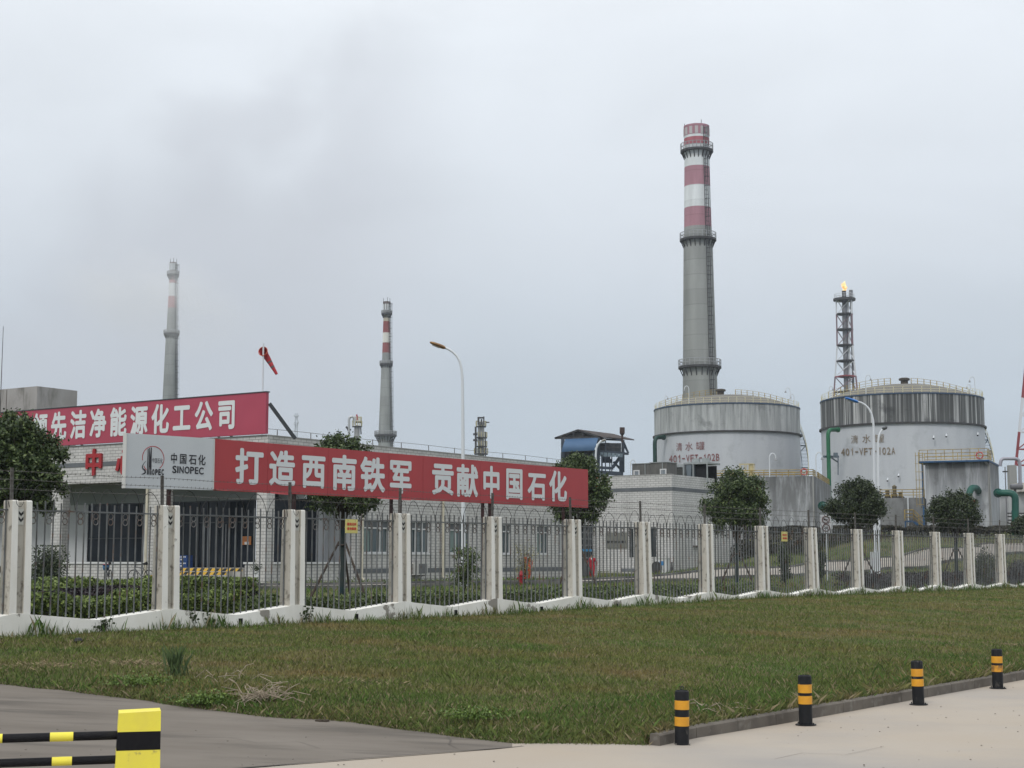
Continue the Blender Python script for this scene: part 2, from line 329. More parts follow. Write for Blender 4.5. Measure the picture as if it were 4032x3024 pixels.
# ------------------------------------------------------------------ the ground before the fence: pavements, kerb, lawn
RZ = -0.82
def pave_z(x, y): return RZ + max(0.0, 1.0 - x) * 0.042 if x < 1 else RZ
def onpave(x, y):
    z = RZ
    for _ in range(12): p = onz(x, y, z); z = pave_z(p.x, p.y)
    return onz(x, y, z)
conc_light = mat('pale_concrete_paving', (0.36, 0.31, 0.25), (0.37, 0.335, 0.29), scale=0.30, lo=0.3, hi=0.7, rough=0.9, bump=0.15, c3=(0.285, 0.27, 0.255), s3=0.22, st3=(1, 1.5, 1), lo3=0.42, hi3=0.72, detail=9, spec=0.2)
conc_dark = mat('grey_driveway_concrete', (0.128, 0.112, 0.094), (0.185, 0.165, 0.142), scale=0.35, stretch=(1, 2.6, 1), lo=0.3, hi=0.7, rough=0.92, bump=0.2, c3=(0.085, 0.076, 0.066), s3=0.6, st3=(0.7, 3.0, 1), lo3=0.5, hi3=0.72, detail=9, spec=0.2)
struct(grid_patch('road', np.linspace(-70, 120, 50), np.linspace(-30, 120, 30), lambda x, y: (x, y, pave_z(x, y) - 0.006 - (2.6 if y > 60 else 0)), conc_light))
# darker driveway slab on the left, in front of the lawn
dv = [onpave(*q) for q in ((949, 3024), (1300, 2994), (1743, 2961), (2091, 2937))]
d0 = (dv[0] - dv[-1]).normalized(); mbd = MB()
near = [dv[0] + d0 * 25, dv[0] + d0 * 6] + dv
edge_px = [(0, 2692), (253, 2721), (506, 2752), (785, 2790), (1076, 2825), (1400, 2846), (1616, 2879), (1933, 2915), (2091, 2934)]
front = [onpave(*q) for q in edge_px]; e0 = (front[0] - front[2]).normalized()
front = [front[0] + e0 * 30, front[0] + e0 * 8] + front
def resample(pl, n):
    pl = [Vector(p) for p in pl]; ls = [0]
    for a, b in zip(pl, pl[1:]): ls.append(ls[-1] + (b - a).length)
    o = []
    for k in range(n):
        s = ls[-1] * k / (n - 1); j = max(i for i in range(len(ls)) if ls[i] <= s + 1e-9); j = min(j, len(pl) - 2)
        o.append(pl[j].lerp(pl[j + 1], (s - ls[j]) / max(ls[j + 1] - ls[j], 1e-6)))
    return o
A_ = resample(near, 60); B_ = resample([p + Vector((0, .22, 0)) for p in front], 60)
def drive(i, j): p = A_[int(i)].lerp(B_[int(i)], j / 12); return (p.x, p.y, pave_z(p.x, p.y))
struct(grid_patch('driveway', range(60), range(13), drive, conc_dark))
# slab joints: thin dark lines sawn in the concrete
jm = mat('joint_filler', (0.10, 0.09, 0.08), rough=1)
mj = MB()
def joint(a, b, w=0.03, n=30):
    a = Vector(a); b = Vector(b); d = (b - a).normalized(); s = Vector((-d.y, d.x, 0)) * w / 2
    for i in range(n):
        p = a.lerp(b, i / n); q = a.lerp(b, (i + 1) / n); h = lambda v: (v.x, v.y, pave_z(v.x, v.y) + 0.004)
        mj.poly([h(p - s), h(q - s), h(q + s), h(p + s)])
joint(dv[0] + d0 * 10, dv[-1], 0.04)
for (xa, ya, xb, yb, w_) in ((1764, 2902, 1775, 2916, .03), (1775, 2916, 1768, 2932, .022), (1768, 2932, 1800, 2948, .008), (905, 2905, 1010, 2925, .006), (1010, 2925, 1180, 2922, .006), (1180, 2922, 1260, 2948, .006), (3050, 2990, 3160, 2965, .006), (3160, 2965, 3330, 2972, .006), (3330, 2972, 3480, 2940, .006)): joint(onpave(xa, ya), onpave(xb, yb), w_, 6)
struct(mj.build('paving_joints', jm))
# kerb from the corner, along the lawn, to the right
kb_px = [(2597, 2944), (2713, 2915), (3144, 2837), (3603, 2753), (4032, 2675)]
kb = [onz(x, y, RZ) for x, y in kb_px]; kd = (kb[-1] - kb[1]).normalized(); kb = kb + [kb[-1] + kd * 60]
KH = 0.155
def kerb_n(): return Vector((-kd.y, kd.x, 0))
kerb_mat = mat('weathered_kerb_concrete', (0.15, 0.135, 0.115), (0.09, 0.08, 0.07), scale=2.2, lo=0.35, hi=0.7, rough=0.95, bump=0.3, c3=(0.21, 0.20, 0.18), s3=6, lo3=0.55, hi3=0.75)
mk = MB(); kr = resample(kb, 70); kn = kerb_n()
for a, b in zip(kr, kr[1:]):
    j = (b - a) * 0.006; a2 = a + j; b2 = b - j; base = len(mk.v)
    for p in (a2, b2): mk.v += [tuple(p + Vector((0, 0, -0.05))), tuple(p + Vector((0, 0, KH - 0.02))), tuple(p + kn * 0.02 + Vector((0, 0, KH))), tuple(p + kn * 0.14 + Vector((0, 0, KH))), tuple(p + kn * 0.14 + Vector((0, 0, -.05)))]
    for k in range(4): mk.face((base + k, base + 5 + k, base + 6 + k, base + 1 + k))
    mk.face((base + 4, base + 3, base + 2, base + 1, base)); mk.face(tuple(base + 5 + k for k in range(5)))
struct(mk.build('kerb', kerb_mat))
# lawn: lofted between the pavement edge and the fence
fr_line = [Vector((p.x, p.y, pave_z(p.x, p.y) + 0.01)) for p in front] + [onz(2376, 2933, RZ + 0.01), onz(2500, 2940, RZ + 0.02)] + [p + kn * 0.13 + Vector((0, 0, KH - 0.02)) for p in kb]
NL = 260
# denser sampling by image: parameter by arc length
fl_ = resample(fr_line, NL)
bk_line = []
t0 = -60; t1 = 110
for p in fl_:
    # nearest point on the fence going square to it, bounded
    t = (p - fence.o).dot(fence.d); bk_line.append(t)
lo_t = min(bk_line); bk_line = np.array(bk_line) + .06 * np.arange(NL); bk_line = np.maximum.accumulate(bk_line); kw_ = 45; bk_line = np.convolve(np.pad(bk_line, kw_ // 2, mode='reflect', reflect_type='odd'), np.ones(kw_) / kw_, 'valid')
NV = 60
LV = np.zeros((NL, NV, 3))
rs = np.random.RandomState(3)
def bumpy(x, y): return 0.035 * np.sin(x * 0.9 + 1.3 * np.sin(y * 0.35)) * np.cos(y * 0.7 + 0.5) + 0.02 * np.sin(x * 2.3 + y * 1.7)
for i_ in range(NL):
    a = fl_[i_] + Vector((0, .05 * math.sin(i_ * 1.7) + .04 * math.sin(i_ * .61 + 1) + .03 * math.sin(i_ * 3.3), 0)) * (1 if fl_[i_].x < 1.6 else 0); t = bk_line[i_] + 0.0005 * i_; b = fence.w(t, -0.02, 0.0); zb0 = max(0.0, min(1, (t - 12) / 16)) * .16
    for j_ in range(NV):
        s = (j_ / (NV - 1)) ** 1.15; p = a.lerp(b, s); lift = 0.10 * min(1, s * 12) if a.x < 1.6 else .03; z = a.z + (zb0 - a.z) * (s ** 0.85) + lift * (1 - s) + bumpy(p.x, p.y) * min(1, s * 8) * (1 - s * 0.7)
        LV[i_, j_] = (p.x, p.y, z) if j_ else (p.x, p.y - .01, a.z - .04 if a.x < .6 else pave_z(p.x, p.y) - .06)
i = (np.arange(NL - 1)[:, None] * NV + np.arange(NV - 1)[None, :]).ravel()
lawn_soil = mat('lawn_soil', (0.085, 0.092, 0.036), (0.12, 0.095, 0.05), scale=0.45, lo=0.4, hi=0.6, rough=1, bump=0.5, c3=(0.045, 0.06, 0.02), s3=1.3, lo3=0.5, hi3=0.7, spec=0.1)
lawn = np_mesh('lawn_ground', LV.reshape(-1, 3), np.stack([i, i + NV, i + NV + 1, i + 1], 1), lawn_soil)
lawn.data.polygons.foreach_set('use_smooth', [True] * len(lawn.data.polygons)); struct(lawn)
#GRASS
# ------------------------------------------------------------------ grass blades
def grass_mat(name, cols, pscale=0.5, straw=0.10):
    m = bpy.data.materials.new(name); m.use_nodes = True; t = m.node_tree; n = t.nodes; l = t.links; b = n['Principled BSDF']
    b.inputs['Roughness'].default_value = 0.75; b.inputs['Specular IOR Level'].default_value = 0.15
    c = n.new('ShaderNodeTexCoord'); mp = n.new('ShaderNodeMapping'); mp.inputs['Scale'].default_value = (0.6, 1, 1); l.new(c.outputs['Object'], mp.inputs[0])
    x = n.new('ShaderNodeTexNoise'); x.inputs['Scale'].default_value = pscale; x.inputs['Detail'].default_value = 6; x.inputs['Roughness'].default_value = 0.62; l.new(mp.outputs[0], x.inputs[0])
    r = n.new('ShaderNodeValToRGB'); l.new(x.outputs[0], r.inputs[0]); r.color_ramp.elements[0].position = 0.33; r.color_ramp.elements[1].position = 0.68
    r.color_ramp.elements[0].color = (*cols[0], 1); r.color_ramp.elements[1].color = (*cols[2], 1); e = r.color_ramp.elements.new(0.5); e.color = (*cols[1], 1)
    g = n.new('ShaderNodeNewGeometry'); r2 = n.new('ShaderNodeValToRGB'); l.new(g.outputs['Random Per Island'], r2.inputs[0]); q = r2.color_ramp; q.interpolation = 'LINEAR'
    q.elements[0].color = (0.55, 0.55, 0.5, 1); q.elements[1].color = (1.45, 1.4, 1.25, 1)
    mu = n.new('ShaderNodeMix'); mu.data_type = 'RGBA'; mu.blend_type = 'MULTIPLY'; mu.inputs[0].default_value = 1; l.new(r.outputs[0], mu.inputs[6]); l.new(r2.outputs[0], mu.inputs[7])
    wn = n.new('ShaderNodeTexWhiteNoise'); wn.noise_dimensions = '1D'; l.new(g.outputs['Random Per Island'], wn.inputs['W'])
    lt = n.new('ShaderNodeMath'); lt.operation = 'LESS_THAN'; lt.inputs[1].default_value = straw; l.new(wn.outputs[0], lt.inputs[0])
    k = n.new('ShaderNodeMix'); k.data_type = 'RGBA'; l.new(lt.outputs[0], k.inputs[0]); l.new(mu.outputs[2], k.inputs[6]); k.inputs[7].default_value = (0.24, 0.20, 0.12, 1)
    l.new(k.outputs[2], b.inputs['Base Color']); MATS[name] = m; return m
gm = grass_mat('lawn_grass_blades', ((0.074, 0.136, 0.032), (0.118, 0.146, 0.045), (0.19, 0.15, 0.068)), 0.55, 0.10)
gm_green = grass_mat('fresh_verge_grass', ((0.06, 0.125, 0.028), (0.08, 0.13, 0.036), (0.12, 0.12, 0.045)), 0.8, 0.12)
gm_straw = grass_mat('dry_straw', ((0.25, 0.21, 0.14), (0.30, 0.25, 0.17), (0.22, 0.17, 0.11)), 0.8, 0.3)
def blades(pos, h, w, lean, rs, name, m, parent=None):
    n = len(pos); ang = rs.uniform(0, 2 * np.pi, n); la = rs.uniform(0, 2 * np.pi, n)
    side = np.stack([np.cos(ang), np.sin(ang), np.zeros(n)], 1) * w[:, None] / 2
    ln = np.stack([np.cos(la), np.sin(la), np.zeros(n)], 1) * (lean * h)[:, None]
    up = np.zeros((n, 3)); up[:, 2] = h
    V = np.stack([pos - side, pos + side, pos + ln * 0.35 + up * 0.6 + side * 0.6, pos + ln + up], 1)   # 4 verts: quad blade
    V = V.reshape(-1, 3); Fa = np.arange(n * 4).reshape(-1, 4); Fa = Fa[:, [0, 1, 2, 3]]
    return np_mesh(name, V, Fa, m, parent)
def lawn_points(n, rs, jmin=0.0, jmax=1.0, imin=0, imax=None):
    # area sampling weighted to be roughly even in the picture
    C = (LV[:-1, :-1] + LV[1:, 1:]) / 2; E1 = LV[1:, :-1] - LV[:-1, :-1]; E2 = LV[:-1, 1:] - LV[:-1, :-1]
    A = np.linalg.norm(np.cross(E1, E2), axis=2); d = np.maximum(np.linalg.norm(C[..., :2], axis=2), 10)
    th = np.abs(C[..., 0] / np.maximum(C[..., 1], 1)); A = A / d ** 1.7 * (th < 0.42) * (d < 95) * (C[..., 1] > 5)
    jj = np.arange(A.shape[1]) / A.shape[1]; A = A * ((jj >= jmin) & (jj <= jmax))[None, :]
    ii = np.arange(A.shape[0]); 
    if imax is not None: A = A * ((ii >= imin) & (ii < imax))[:, None]
    pr = A.ravel() / A.sum(); idx = rs.choice(len(pr), n, p=pr); a, b = np.divmod(idx, A.shape[1]); u = rs.uniform(0, 1, n)[:, None]; v = rs.uniform(0, 1, n)[:, None]
    p = LV[a, b] * (1 - u) * (1 - v) + LV[a + 1, b] * u * (1 - v) + LV[a, b + 1] * (1 - u) * v + LV[a + 1, b + 1] * u * v
    return p
rs = np.random.RandomState(11)
NB = 330000
p = lawn_points(NB, rs); d = np.linalg.norm(p[:, :2], axis=1)
patch = 0.5 + 0.5 * np.sin(p[:, 0] * 0.8 + 2 * np.sin(p[:, 1] * 0.5)) * np.cos(p[:, 1] * 0.9)
hh = rs.gamma(5, 0.0075, NB) * (0.7 + 0.6 * patch) + 0.012; hh = np.minimum(hh, 0.13)
gr = blades(p - np.array([0, 0, 0.004]), hh, 0.006 + 0.00028 * d * rs.uniform(0.6, 1.3, NB), rs.uniform(0, 0.9, NB), rs, 'lawn_grass', gm)
struct(gr, 'stuff', 'patchy green and brown mown grass between pavement and white fence'); gr['category'] = 'grass'
# longer verge along the pavement edge
NB = 26000; i1 = int(NL * 0.72)
p = lawn_points(NB, rs, 0.0, 0.16); hh = rs.gamma(5, 0.017, NB); hh = np.minimum(hh, 0.24) * rs.uniform(0.35, 1, NB)
vg = blades(p, hh, np.full(NB, 0.008), rs.uniform(0, .9, NB), rs, 'verge_grass', gm_green); struct(vg, 'stuff', 'longer tufts of grass hanging over the pavement edge'); vg['category'] = 'grass'
NB = 16000; p = lawn_points(NB, rs, 0.0, 0.04); p[:, 1] -= np.abs(rs.normal(size=NB)) * .03; p[:, 2] = np.maximum(p[:, 2], [pave_z(x, y) for x, y in p[:, :2]]) - .01; hh = np.minimum(rs.gamma(4, .018, NB), .2) * rs.uniform(.3, 1, NB)
vg2 = blades(p, hh, np.full(NB, .008), rs.uniform(.3, 1.3, NB), rs, 'edge_grass', gm_green); struct(vg2, 'stuff', 'short grass creeping over the very edge of the pavement'); vg2['category'] = 'grass'
# weeds at the foot of the fence
NB = 12000; t = rs.uniform(-3, 70, NB); off = -rs.gamma(2, 0.07, NB) - 0.16; P_ = np.array([tuple(fence.w(a, b, -0.02 + max(0.0, min(1, (a - 12) / 16)) * .16)) for a, b in zip(t, off)])
cl = np.sin(t * 3.1) * np.sin(t * 1.27 + 1) ; hh = (rs.gamma(3, 0.035, NB) + 0.03) * (0.7 + 0.6 * (cl > 0.1)); hh = np.minimum(hh, 0.42)
wd = blades(P_, hh, np.full(NB, 0.012) + 0.0001 * t, rs.uniform(0, 0.5, NB), rs, 'fence_weeds', gm_green); struct(wd, 'stuff', 'weeds and grass growing along the foot of the fence wall'); wd['category'] = 'weeds'
# grass inside the compound
NB = 90000; t = rs.uniform(-4, 95, NB * 2); off = 0.2 + rs.uniform(0, 1, NB * 2) ** 1.3 * 60; P_ = fl[:0]
ox = fence.o.x + fence.d.x * t + fence.n.x * off; oy = fence.o.y + fence.d.y * t + fence.n.y * off
keep = np.where((np.abs(ox / oy) < 0.36) & (oy < 125))[0][:NB]; ox = ox[keep]; oy = oy[keep]
INNER_GRASS = (ox, oy)
#ROADIN
# ------------------------------------------------------------------ inner service road
inner_near = [(-40, 52, None), (-20, 61.5, None), (-8.7, 69, None), (2, 75.4, None), (13.5, 82, None), (22.5, 89, None), (27.7, 94, None), (33, 100, None), (45, 112, None), (60, 128, None)]
inner_far = [(-42, 56, None), (-21.5, 65, None), (-10, 72, None), (0.5, 79, None), (11.5, 88.5, None), (20.7, 97, None), (25.5, 101.5, None), (30.8, 106.5, None), (42, 119, None), (56, 136, None)]
def V3(q): return Vector((q[0], q[1], 0))
ra = resample([V3(q) for q in inner_near], 90); rb = resample([V3(q) for q in inner_far], 90)
ROAD_POLY = None
def rfn(i, j): p = ra[i].lerp(rb[i], j / 8); return (p.x, p.y, H(p.x, p.y) + 0.05)
inroad_mat = mat('inner_road_concrete', (0.30, 0.275, 0.24), (0.23, 0.21, 0.185), scale=0.5, rough=0.9, detail=8)
ir = grid_patch('service_road', range(90), range(9), rfn, inroad_mat); struct(ir)
mk = MB(); kwhite = mat('inner_kerb', (0.16, 0.155, 0.145), (0.08, 0.08, 0.08), scale=1.0, lo=.45, hi=.55, rough=0.9)
for pl in (ra, rb):
    for a, b in zip(pl, pl[1:]):
        za = H(a.x, a.y) + 0.16; zb = H(b.x, b.y) + 0.16; dd = (b - a).normalized(); s = Vector((-dd.y, dd.x, 0)) * 0.07; base = len(mk.v)
        for q, z in ((a, za), (b, zb)): mk.v += [(q.x - s.x, q.y - s.y, z - .3), (q.x - s.x, q.y - s.y, z), (q.x + s.x, q.y + s.y, z), (q.x + s.x, q.y + s.y, z - .3)]
        for k in range(3): mk.face((base + k, base + 4 + k, base + 5 + k, base + 1 + k))
struct(mk.build('service_road_kerb', kwhite))
na = np.array([(v.x, v.y) for v in ra]); nb = np.array([(v.x, v.y) for v in rb])
ox, oy = INNER_GRASS; mid = (na + nb) / 2
keep = []
for s in range(0, len(ox), 4000):
    dx = ox[s:s + 4000, None] - mid[None, :, 0]; dy = oy[s:s + 4000, None] - mid[None, :, 1]; keep.append((dx ** 2 + dy ** 2).min(1) > 2.6 ** 2)
keep = np.concatenate(keep); ox = ox[keep]; oy = oy[keep]; NB = len(ox)
P_ = np.stack([ox, oy, Hn(ox, oy)], 1); hh = np.minimum(rs.gamma(4, 0.03, NB), 0.3)
ig = blades(P_, hh, np.full(NB, 0.03), rs.uniform(0, 0.8, NB), rs, 'compound_grass', gm_green); struct(ig, 'stuff', 'rough grass inside the compound around the white tiled building'); ig['category'] = 'grass'
#FENCE
# ------------------------------------------------------------------ white post fence with iron railings
white_paint = mat('chalky_white_limewash', (0.78, 0.775, 0.73), (0.66, 0.65, 0.59), scale=1.4, stretch=(1, 1, 0.5), lo=0.35, hi=0.72, rough=0.95, bump=0.25, c3=(0.27, 0.255, 0.225), s3=1.5, lo3=0.60, hi3=0.63, detail=9, vary=40)
white_top = mat('flaking_white_post_face', (0.78, 0.775, 0.73), (0.68, 0.66, 0.61), scale=1.4, stretch=(2, 2, 0.6), lo=0.35, hi=0.72, rough=0.95, bump=0.25, c3=(0.30, 0.285, 0.25), s3=5, lo3=0.64, hi3=0.70, detail=10, vary=60)
dirty_conc = mat('bare_stained_concrete', (0.54, 0.515, 0.455), (0.40, 0.375, 0.325), scale=1.2, stretch=(3, 3, 1), lo=0.3, hi=0.66, rough=0.95, bump=0.35, c3=(0.20, 0.185, 0.155), s3=7.0, lo3=0.54, hi3=0.68, detail=12, vary=60)
iron = mat('grey_iron_with_rust', (0.155, 0.165, 0.168), (0.10, 0.105, 0.105), scale=2.0, lo=0.4, hi=0.6, rough=0.6, metal=0.2, c3=(0.12, 0.075, 0.055), s3=3.0, lo3=0.57, hi3=0.68, vary=40)
rust = mat('rusty_rings', (0.11, 0.075, 0.06), (0.16, 0.17, 0.17), scale=3, rough=0.85)
wire_m = mat('galvanised_wire', (0.16, 0.16, 0.155), (0.07, 0.06, 0.05), scale=3, rough=0.6, metal=0.4)
cable_m = mat('black_cable', (0.02, 0.02, 0.02), rough=0.5)
angle_m = mat('weathered_angle_iron', (0.15, 0.15, 0.14), (0.06, 0.05, 0.045), scale=5, rough=0.8, metal=0.2)
black = mat('black_paint', (0.015, 0.015, 0.016), rough=0.5)
fe = thing('fence', 'long white concrete post fence with grey iron railings and barbed wire', 'fence', (FP[0], FP[1], 0), FA)
K0, K1 = -2, 20
ZT, ZP, ZM = 2.51, 0.42, 0.25
def post_mesh():
    b = MB()
    for sx in (-1, 1):
        # tapering pillar
        xa, xb = (0.075, 0.195); cx = sx * 0.15; base = len(b.v)
        for z, w, dd in ((ZP - .08, .155, .165), (ZT - 0.02, .128, .14), (ZT, .112, .125)):
            for px, py in ((-w / 2, -dd), (w / 2, -dd), (w / 2, dd), (-w / 2, dd)): b.v.append((cx + px, py, z))
        for r_ in range(2):
            for k in range(4):
                k2 = (k + 1) % 4; b.cur = 0 if k == 0 else 1; b.face((base + r_ * 4 + k, base + r_ * 4 + k2, base + r_ * 4 + 4 + k2, base + r_ * 4 + 4 + k))
        b.cur = 0; b.face([base + 8 + k for k in range(4)])
    b.cur = 1; b.box(-.09, .09, -.095, .10, ZP - .08, ZT - 0.03)
    return b.build('post', [white_top, dirty_conc])
pm = post_mesh(); 
b = MB(); b.box(-.12, -.07, -0.045, -0.04, ZT - .03, 3.12); b.box(-.12, -.115, -0.045, 0.005, ZT - .03, 3.12)
arm0 = b.build('wire_arm', angle_m)
b = MB(); b.box(-.058, .058, -.106, -.099, ZT - .46, ZT - .16); b.cur = 1
for zz in (ZT - .25, ZT - .36):
    b.poly([(-.052, -.108, zz), (0, -.108, zz - .05), (0, -.108, zz + .005), (-.052, -.108, zz + .055)]); b.poly([(0, -.108, zz - .05), (.052, -.108, zz), (.052, -.108, zz + .055), (0, -.108, zz + .005)])
chev0 = b.build('chevron_plate', [mat('off_white_plate', (0.5, 0.5, 0.46), rough=0.6), black])
for k in range(K0, K1 + 1):
    o = pm if k == K0 else pm.copy()
    if k != K0: COL.objects.link(o)
    o.parent = fe; o.location = (k * FL, 0, 0); o.rotation_euler = (R(rnd.uniform(-.5, .5)), R(rnd.uniform(-.5, .5)), 0)
    a = arm0 if k == K0 else arm0.copy()
    if k != K0: COL.objects.link(a)
    a.parent = o; a.rotation_euler = (0, R(rnd.uniform(-1.5, 1.5)), 0)
    c = chev0 if k == K0 else chev0.copy()
    if k != K0: COL.objects.link(c)
    c.parent = o
# plinth wall, its top sagging between the posts, one length per bay
hole_m = mat('drain_hole_dark', (0.01, 0.01, 0.01), rough=1)
for k in range(K0, K1):
    b = MB(); x0 = k * FL; n = 24; base = len(b.v)
    for i_ in range(n + 1):
        u = i_ / n; x = x0 + FL * u + (0.001 if i_ == 0 else 0); s = abs(u - .5) * 2; z = ZM + (ZP - ZM) * max(0, (s - 0.03)) ** 1.0 if s < .88 else ZP - 0.004
        z += rnd.uniform(-.0025, .0025); zi = z + 0.012
        b.v += [(x, -.20, -.5), (x, -.175, 0.05), (x, -.17, z), (x, .12, zi), (x, .12, -.5)]
    for i_ in range(n):
        for j_ in range(4): a = base + i_ * 5 + j_; b.face((a, a + 5, a + 6, a + 1))
    pl = b.build('plinth_wall', white_paint, fe)
    hx = x0 + FL * 0.53; h = MB(); h.box(hx - .05, hx + .05, -.19, -.12, .04, .17); h.build('drain_hole', hole_m, pl)
# railing panels
def panel_mesh():
    b = MB(); g = 18; a0, a1 = .25, FL - .25; st = (a1 - a0) / (g - 1)
    b.box(.2, FL - .2, -.02, .02, 2.315, 2.345); xs = []
    for i_ in range(g):
        x = a0 + i_ * st; s = abs(x / FL - .5) * 2; zb = ZM + (ZP - ZM) * s; xs.append(x); dx = rnd.uniform(-.012, .012); dt = rnd.uniform(-.03, .02)
        b.tube([(x + dx, 0, zb - .03), (x + dx * .3, 0, 1.5), (x, 0, 2.3), (x + rnd.uniform(-.01, .01), 0, 2.50 + dt)], .0165, 6)
    return b, xs
pb, bxs = panel_mesh(); pan0 = pb.build('railing_panel', iron)
b = MB()
for i_ in range(0, 17, 2):
    x = (bxs[i_] + bxs[i_ + 1]) / 2
    for z in (2.25, 2.14): b.torus((x, 0, z), (0, 1, 0), .058, .0105, 14, 5)
ring0 = b.build('scroll_rings', rust)
for k in range(K0, K1):
    o = pan0 if k == K0 else pan0.copy()
    if k != K0: COL.objects.link(o)
    o.parent = fe; o.location = (k * FL, 0.02, 0)
    c = ring0 if k == K0 else ring0.copy()
    if k != K0: COL.objects.link(c)
    c.parent = o
# barbed wire strands
for z in (3.06, 2.90, 2.72):
    b = MB(); pts = []
    for k in range(K0, K1):
        for u in (0, .33, .66): pts.append((k * FL + u * FL, -.05, z - .02 * math.sin(u * math.pi) + rnd.uniform(-.008, .008)))
    b.tube(pts, .0045, 4)
    x = K0 * FL
    while x < 45:
        dz = rnd.uniform(-.006, .006); b.bar((x, -.05, z - .028 + dz), (x + .01, -.05, z + .014 + dz), .005); b.bar((x - .014, -.06, z - .01 + dz), (x + .018, -.04, z - .004 + dz), .005); x += .11
    b.build('barbed_wire', wire_m, fe)
# vibration sensing cable laid in loops on the railing
b = MB()
for k in range(K0, K1):
    r2_ = random.Random(k + 50); nl = r2_.choice((5, 6, 6)); p0 = k * FL + .2; pw = (FL - .4) / nl; pts = []
    for j_ in range(nl):
        hgt = r2_.uniform(.38, .50); sk = r2_.uniform(-.05, .05)
        for s in range(12):
            u = s / 12; pts.append((p0 + (j_ + u) * pw + sk * math.sin(math.pi * u), -.03, 2.34 + hgt * math.sin(math.pi * u) ** .62))
    pts.append((p0 + nl * pw, -.03, 2.34)); b.tube(pts, .0065, 5)
    pts = [(k * FL + .1 * math.cos(a) - .1, -.19, 2.6 + .22 * math.sin(a)) for a in [i * .5 for i in range(14)]]; b.tube(pts, .0055, 4)
b.build('sensor_cable', cable_m, fe)
# yellow warning plates tied to the railings
yel_plate = mat('faded_yellow_plate', (0.62, 0.55, 0.17), (0.55, 0.49, 0.2), scale=4, rough=0.5)
red_ink = mat('red_lettering', (0.55, 0.06, 0.04), rough=0.6)
def plate(px, label):
    x0, y0, x1, y1 = px; a, zt = fence.hit(x0, y0, -.05); c, zb = fence.hit(x1, y1, -.05)
    th = thing('warning_sign', label, 'sign', tuple(fence.w((a + c) / 2, -.05, zb)), FA, 'yellow warning plates on the fence'); w = .40; h = zt - zb
    b = MB(); b.box(-w / 2, w / 2, 0, .012, 0, h); b.box(-w / 2 + .02, w / 2 - .02, -.003, 0.0, .02, .03); b.build('plate', yel_plate, th)
    b = MB(); put_text(b, '振动光纤', -w * .38, w * .38, h * .55, h * .76, -.003, .045); put_text(b, '请勿攀爬', -w * .38, w * .38, h * .22, h * .43, -.003, .045); b.build('lettering', red_ink, th)
    b = MB()
    for s in (-.12, .12): b.torus((s, .03, h - .03), (1, 0, 0), .035, .004, 10, 4)
    b.build('wire_tie', wire_m, th)
plate((1359, 2044, 1410, 2100), 'yellow plate with red writing on the near railing by the propped tree')
plate((3077, 2093, 3102, 2132), 'small far yellow plate with red writing on the railing before the dark bank')

# ------------------------------------------------------------------ red slogan board on the fence
red_board = mat('red_vinyl', (0.36, 0.040, 0.045), (0.32, 0.036, 0.042), scale=1.2, stretch=(1, 1, .4), rough=0.45, spec=.4)
white_vinyl = mat('white_vinyl', (0.52, 0.55, 0.57), (0.47, 0.50, 0.52), scale=.8, rough=0.45, c3=(0.36, 0.37, 0.35), s3=2.5, lo3=.66, hi3=.75)
letter_white = mat('white_letters', (0.58, 0.61, 0.62), rough=0.5)
pole_m = mat('dark_red_rusty_steel', (0.07, 0.03, 0.028), (0.035, 0.02, 0.02), scale=4, rough=0.7)
bo = fence.w(0, .30, 0); BF = Frame(bo.x, bo.y, FA)
bt = thing('slogan_board', 'long red board with white characters and a white logo panel above the fence', 'billboard', tuple(bo), FA)
xl, zbl = BF.hit(493, 1922); xm, zbm = BF.hit(840, 1930); xr, zbr = BF.hit(2316, 2000); _, zt1 = BF.hit(496, 1705); _, zt2 = BF.hit(843, 1727); _, zt3 = BF.hit(2316, 1849)
def board_panel(name, x0, x1, zb0, zb1, zt0_, zt1_, m):
    b = MB(); b.v += [(x0, 0, zb0), (x1, 0, zb1), (x1, 0, zt1_), (x0, 0, zt0_), (x0, .10, zb0), (x1, .10, zb1), (x1, .10, zt1_), (x0, .10, zt0_)]
    for q in ((0, 1, 2, 3), (5, 4, 7, 6), (1, 5, 6, 2), (4, 0, 3, 7), (3, 2, 6, 7), (4, 5, 1, 0)): b.face(q)
    return b.build(name, m, bt)
wp = board_panel('logo_panel', xl, xm - .004, zbl, zbm, zt1, zt2, white_vinyl)
rp = board_panel('red_panel', xm, xr, zbm, zbr, zt2, zt3, red_board)
b = MB(); b.box(xl - .012, xl, -.012, .10, zbl, zt1); b.box(xm - .014, xm + .006, -.012, -.002, zbm + .01, zt2 - .01); b.build('edge_trim', mat('aluminium_trim', (.55, .55, .52), rough=.4, metal=.3), bt)
b = MB()
for px in (1052, 1290, 1530, 1665, 1890, 2110):
    u_, zb9 = BF.hit(px, 1940 + (px - 842) * .047); _, zt9 = BF.hit(px, 1729 + (px - 842) * .0828); b.box(u_ - .004, u_ + .004, -.0025, -.0005, zb9 + .03, zt9 - .02)
b.build('seam', mat('seam_dark_red', (.24, .028, .032), rough=.5), rp)  # seam strips in a darker red than the panel vinyl
b = MB()
for (xa, xb9, ya9, yb9, dr) in ((1058, 1142, 1938, 1943, .05), (1480, 1618, 1961, 1968, .035), (842, 900, 1928, 1931, .03)):
    u0, z0_ = BF.hit(xa, ya9 - 4); u1, z1_9 = BF.hit(xb9, yb9 - 4); b.poly([(u0, -.008, z0_), (u0 + .05, -.03, z0_ - dr), (u1 - .03, -.02, z1_9 - dr * 1.2), (u1, -.008, z1_9)])
b.build('loose_edge', red_board, rp)
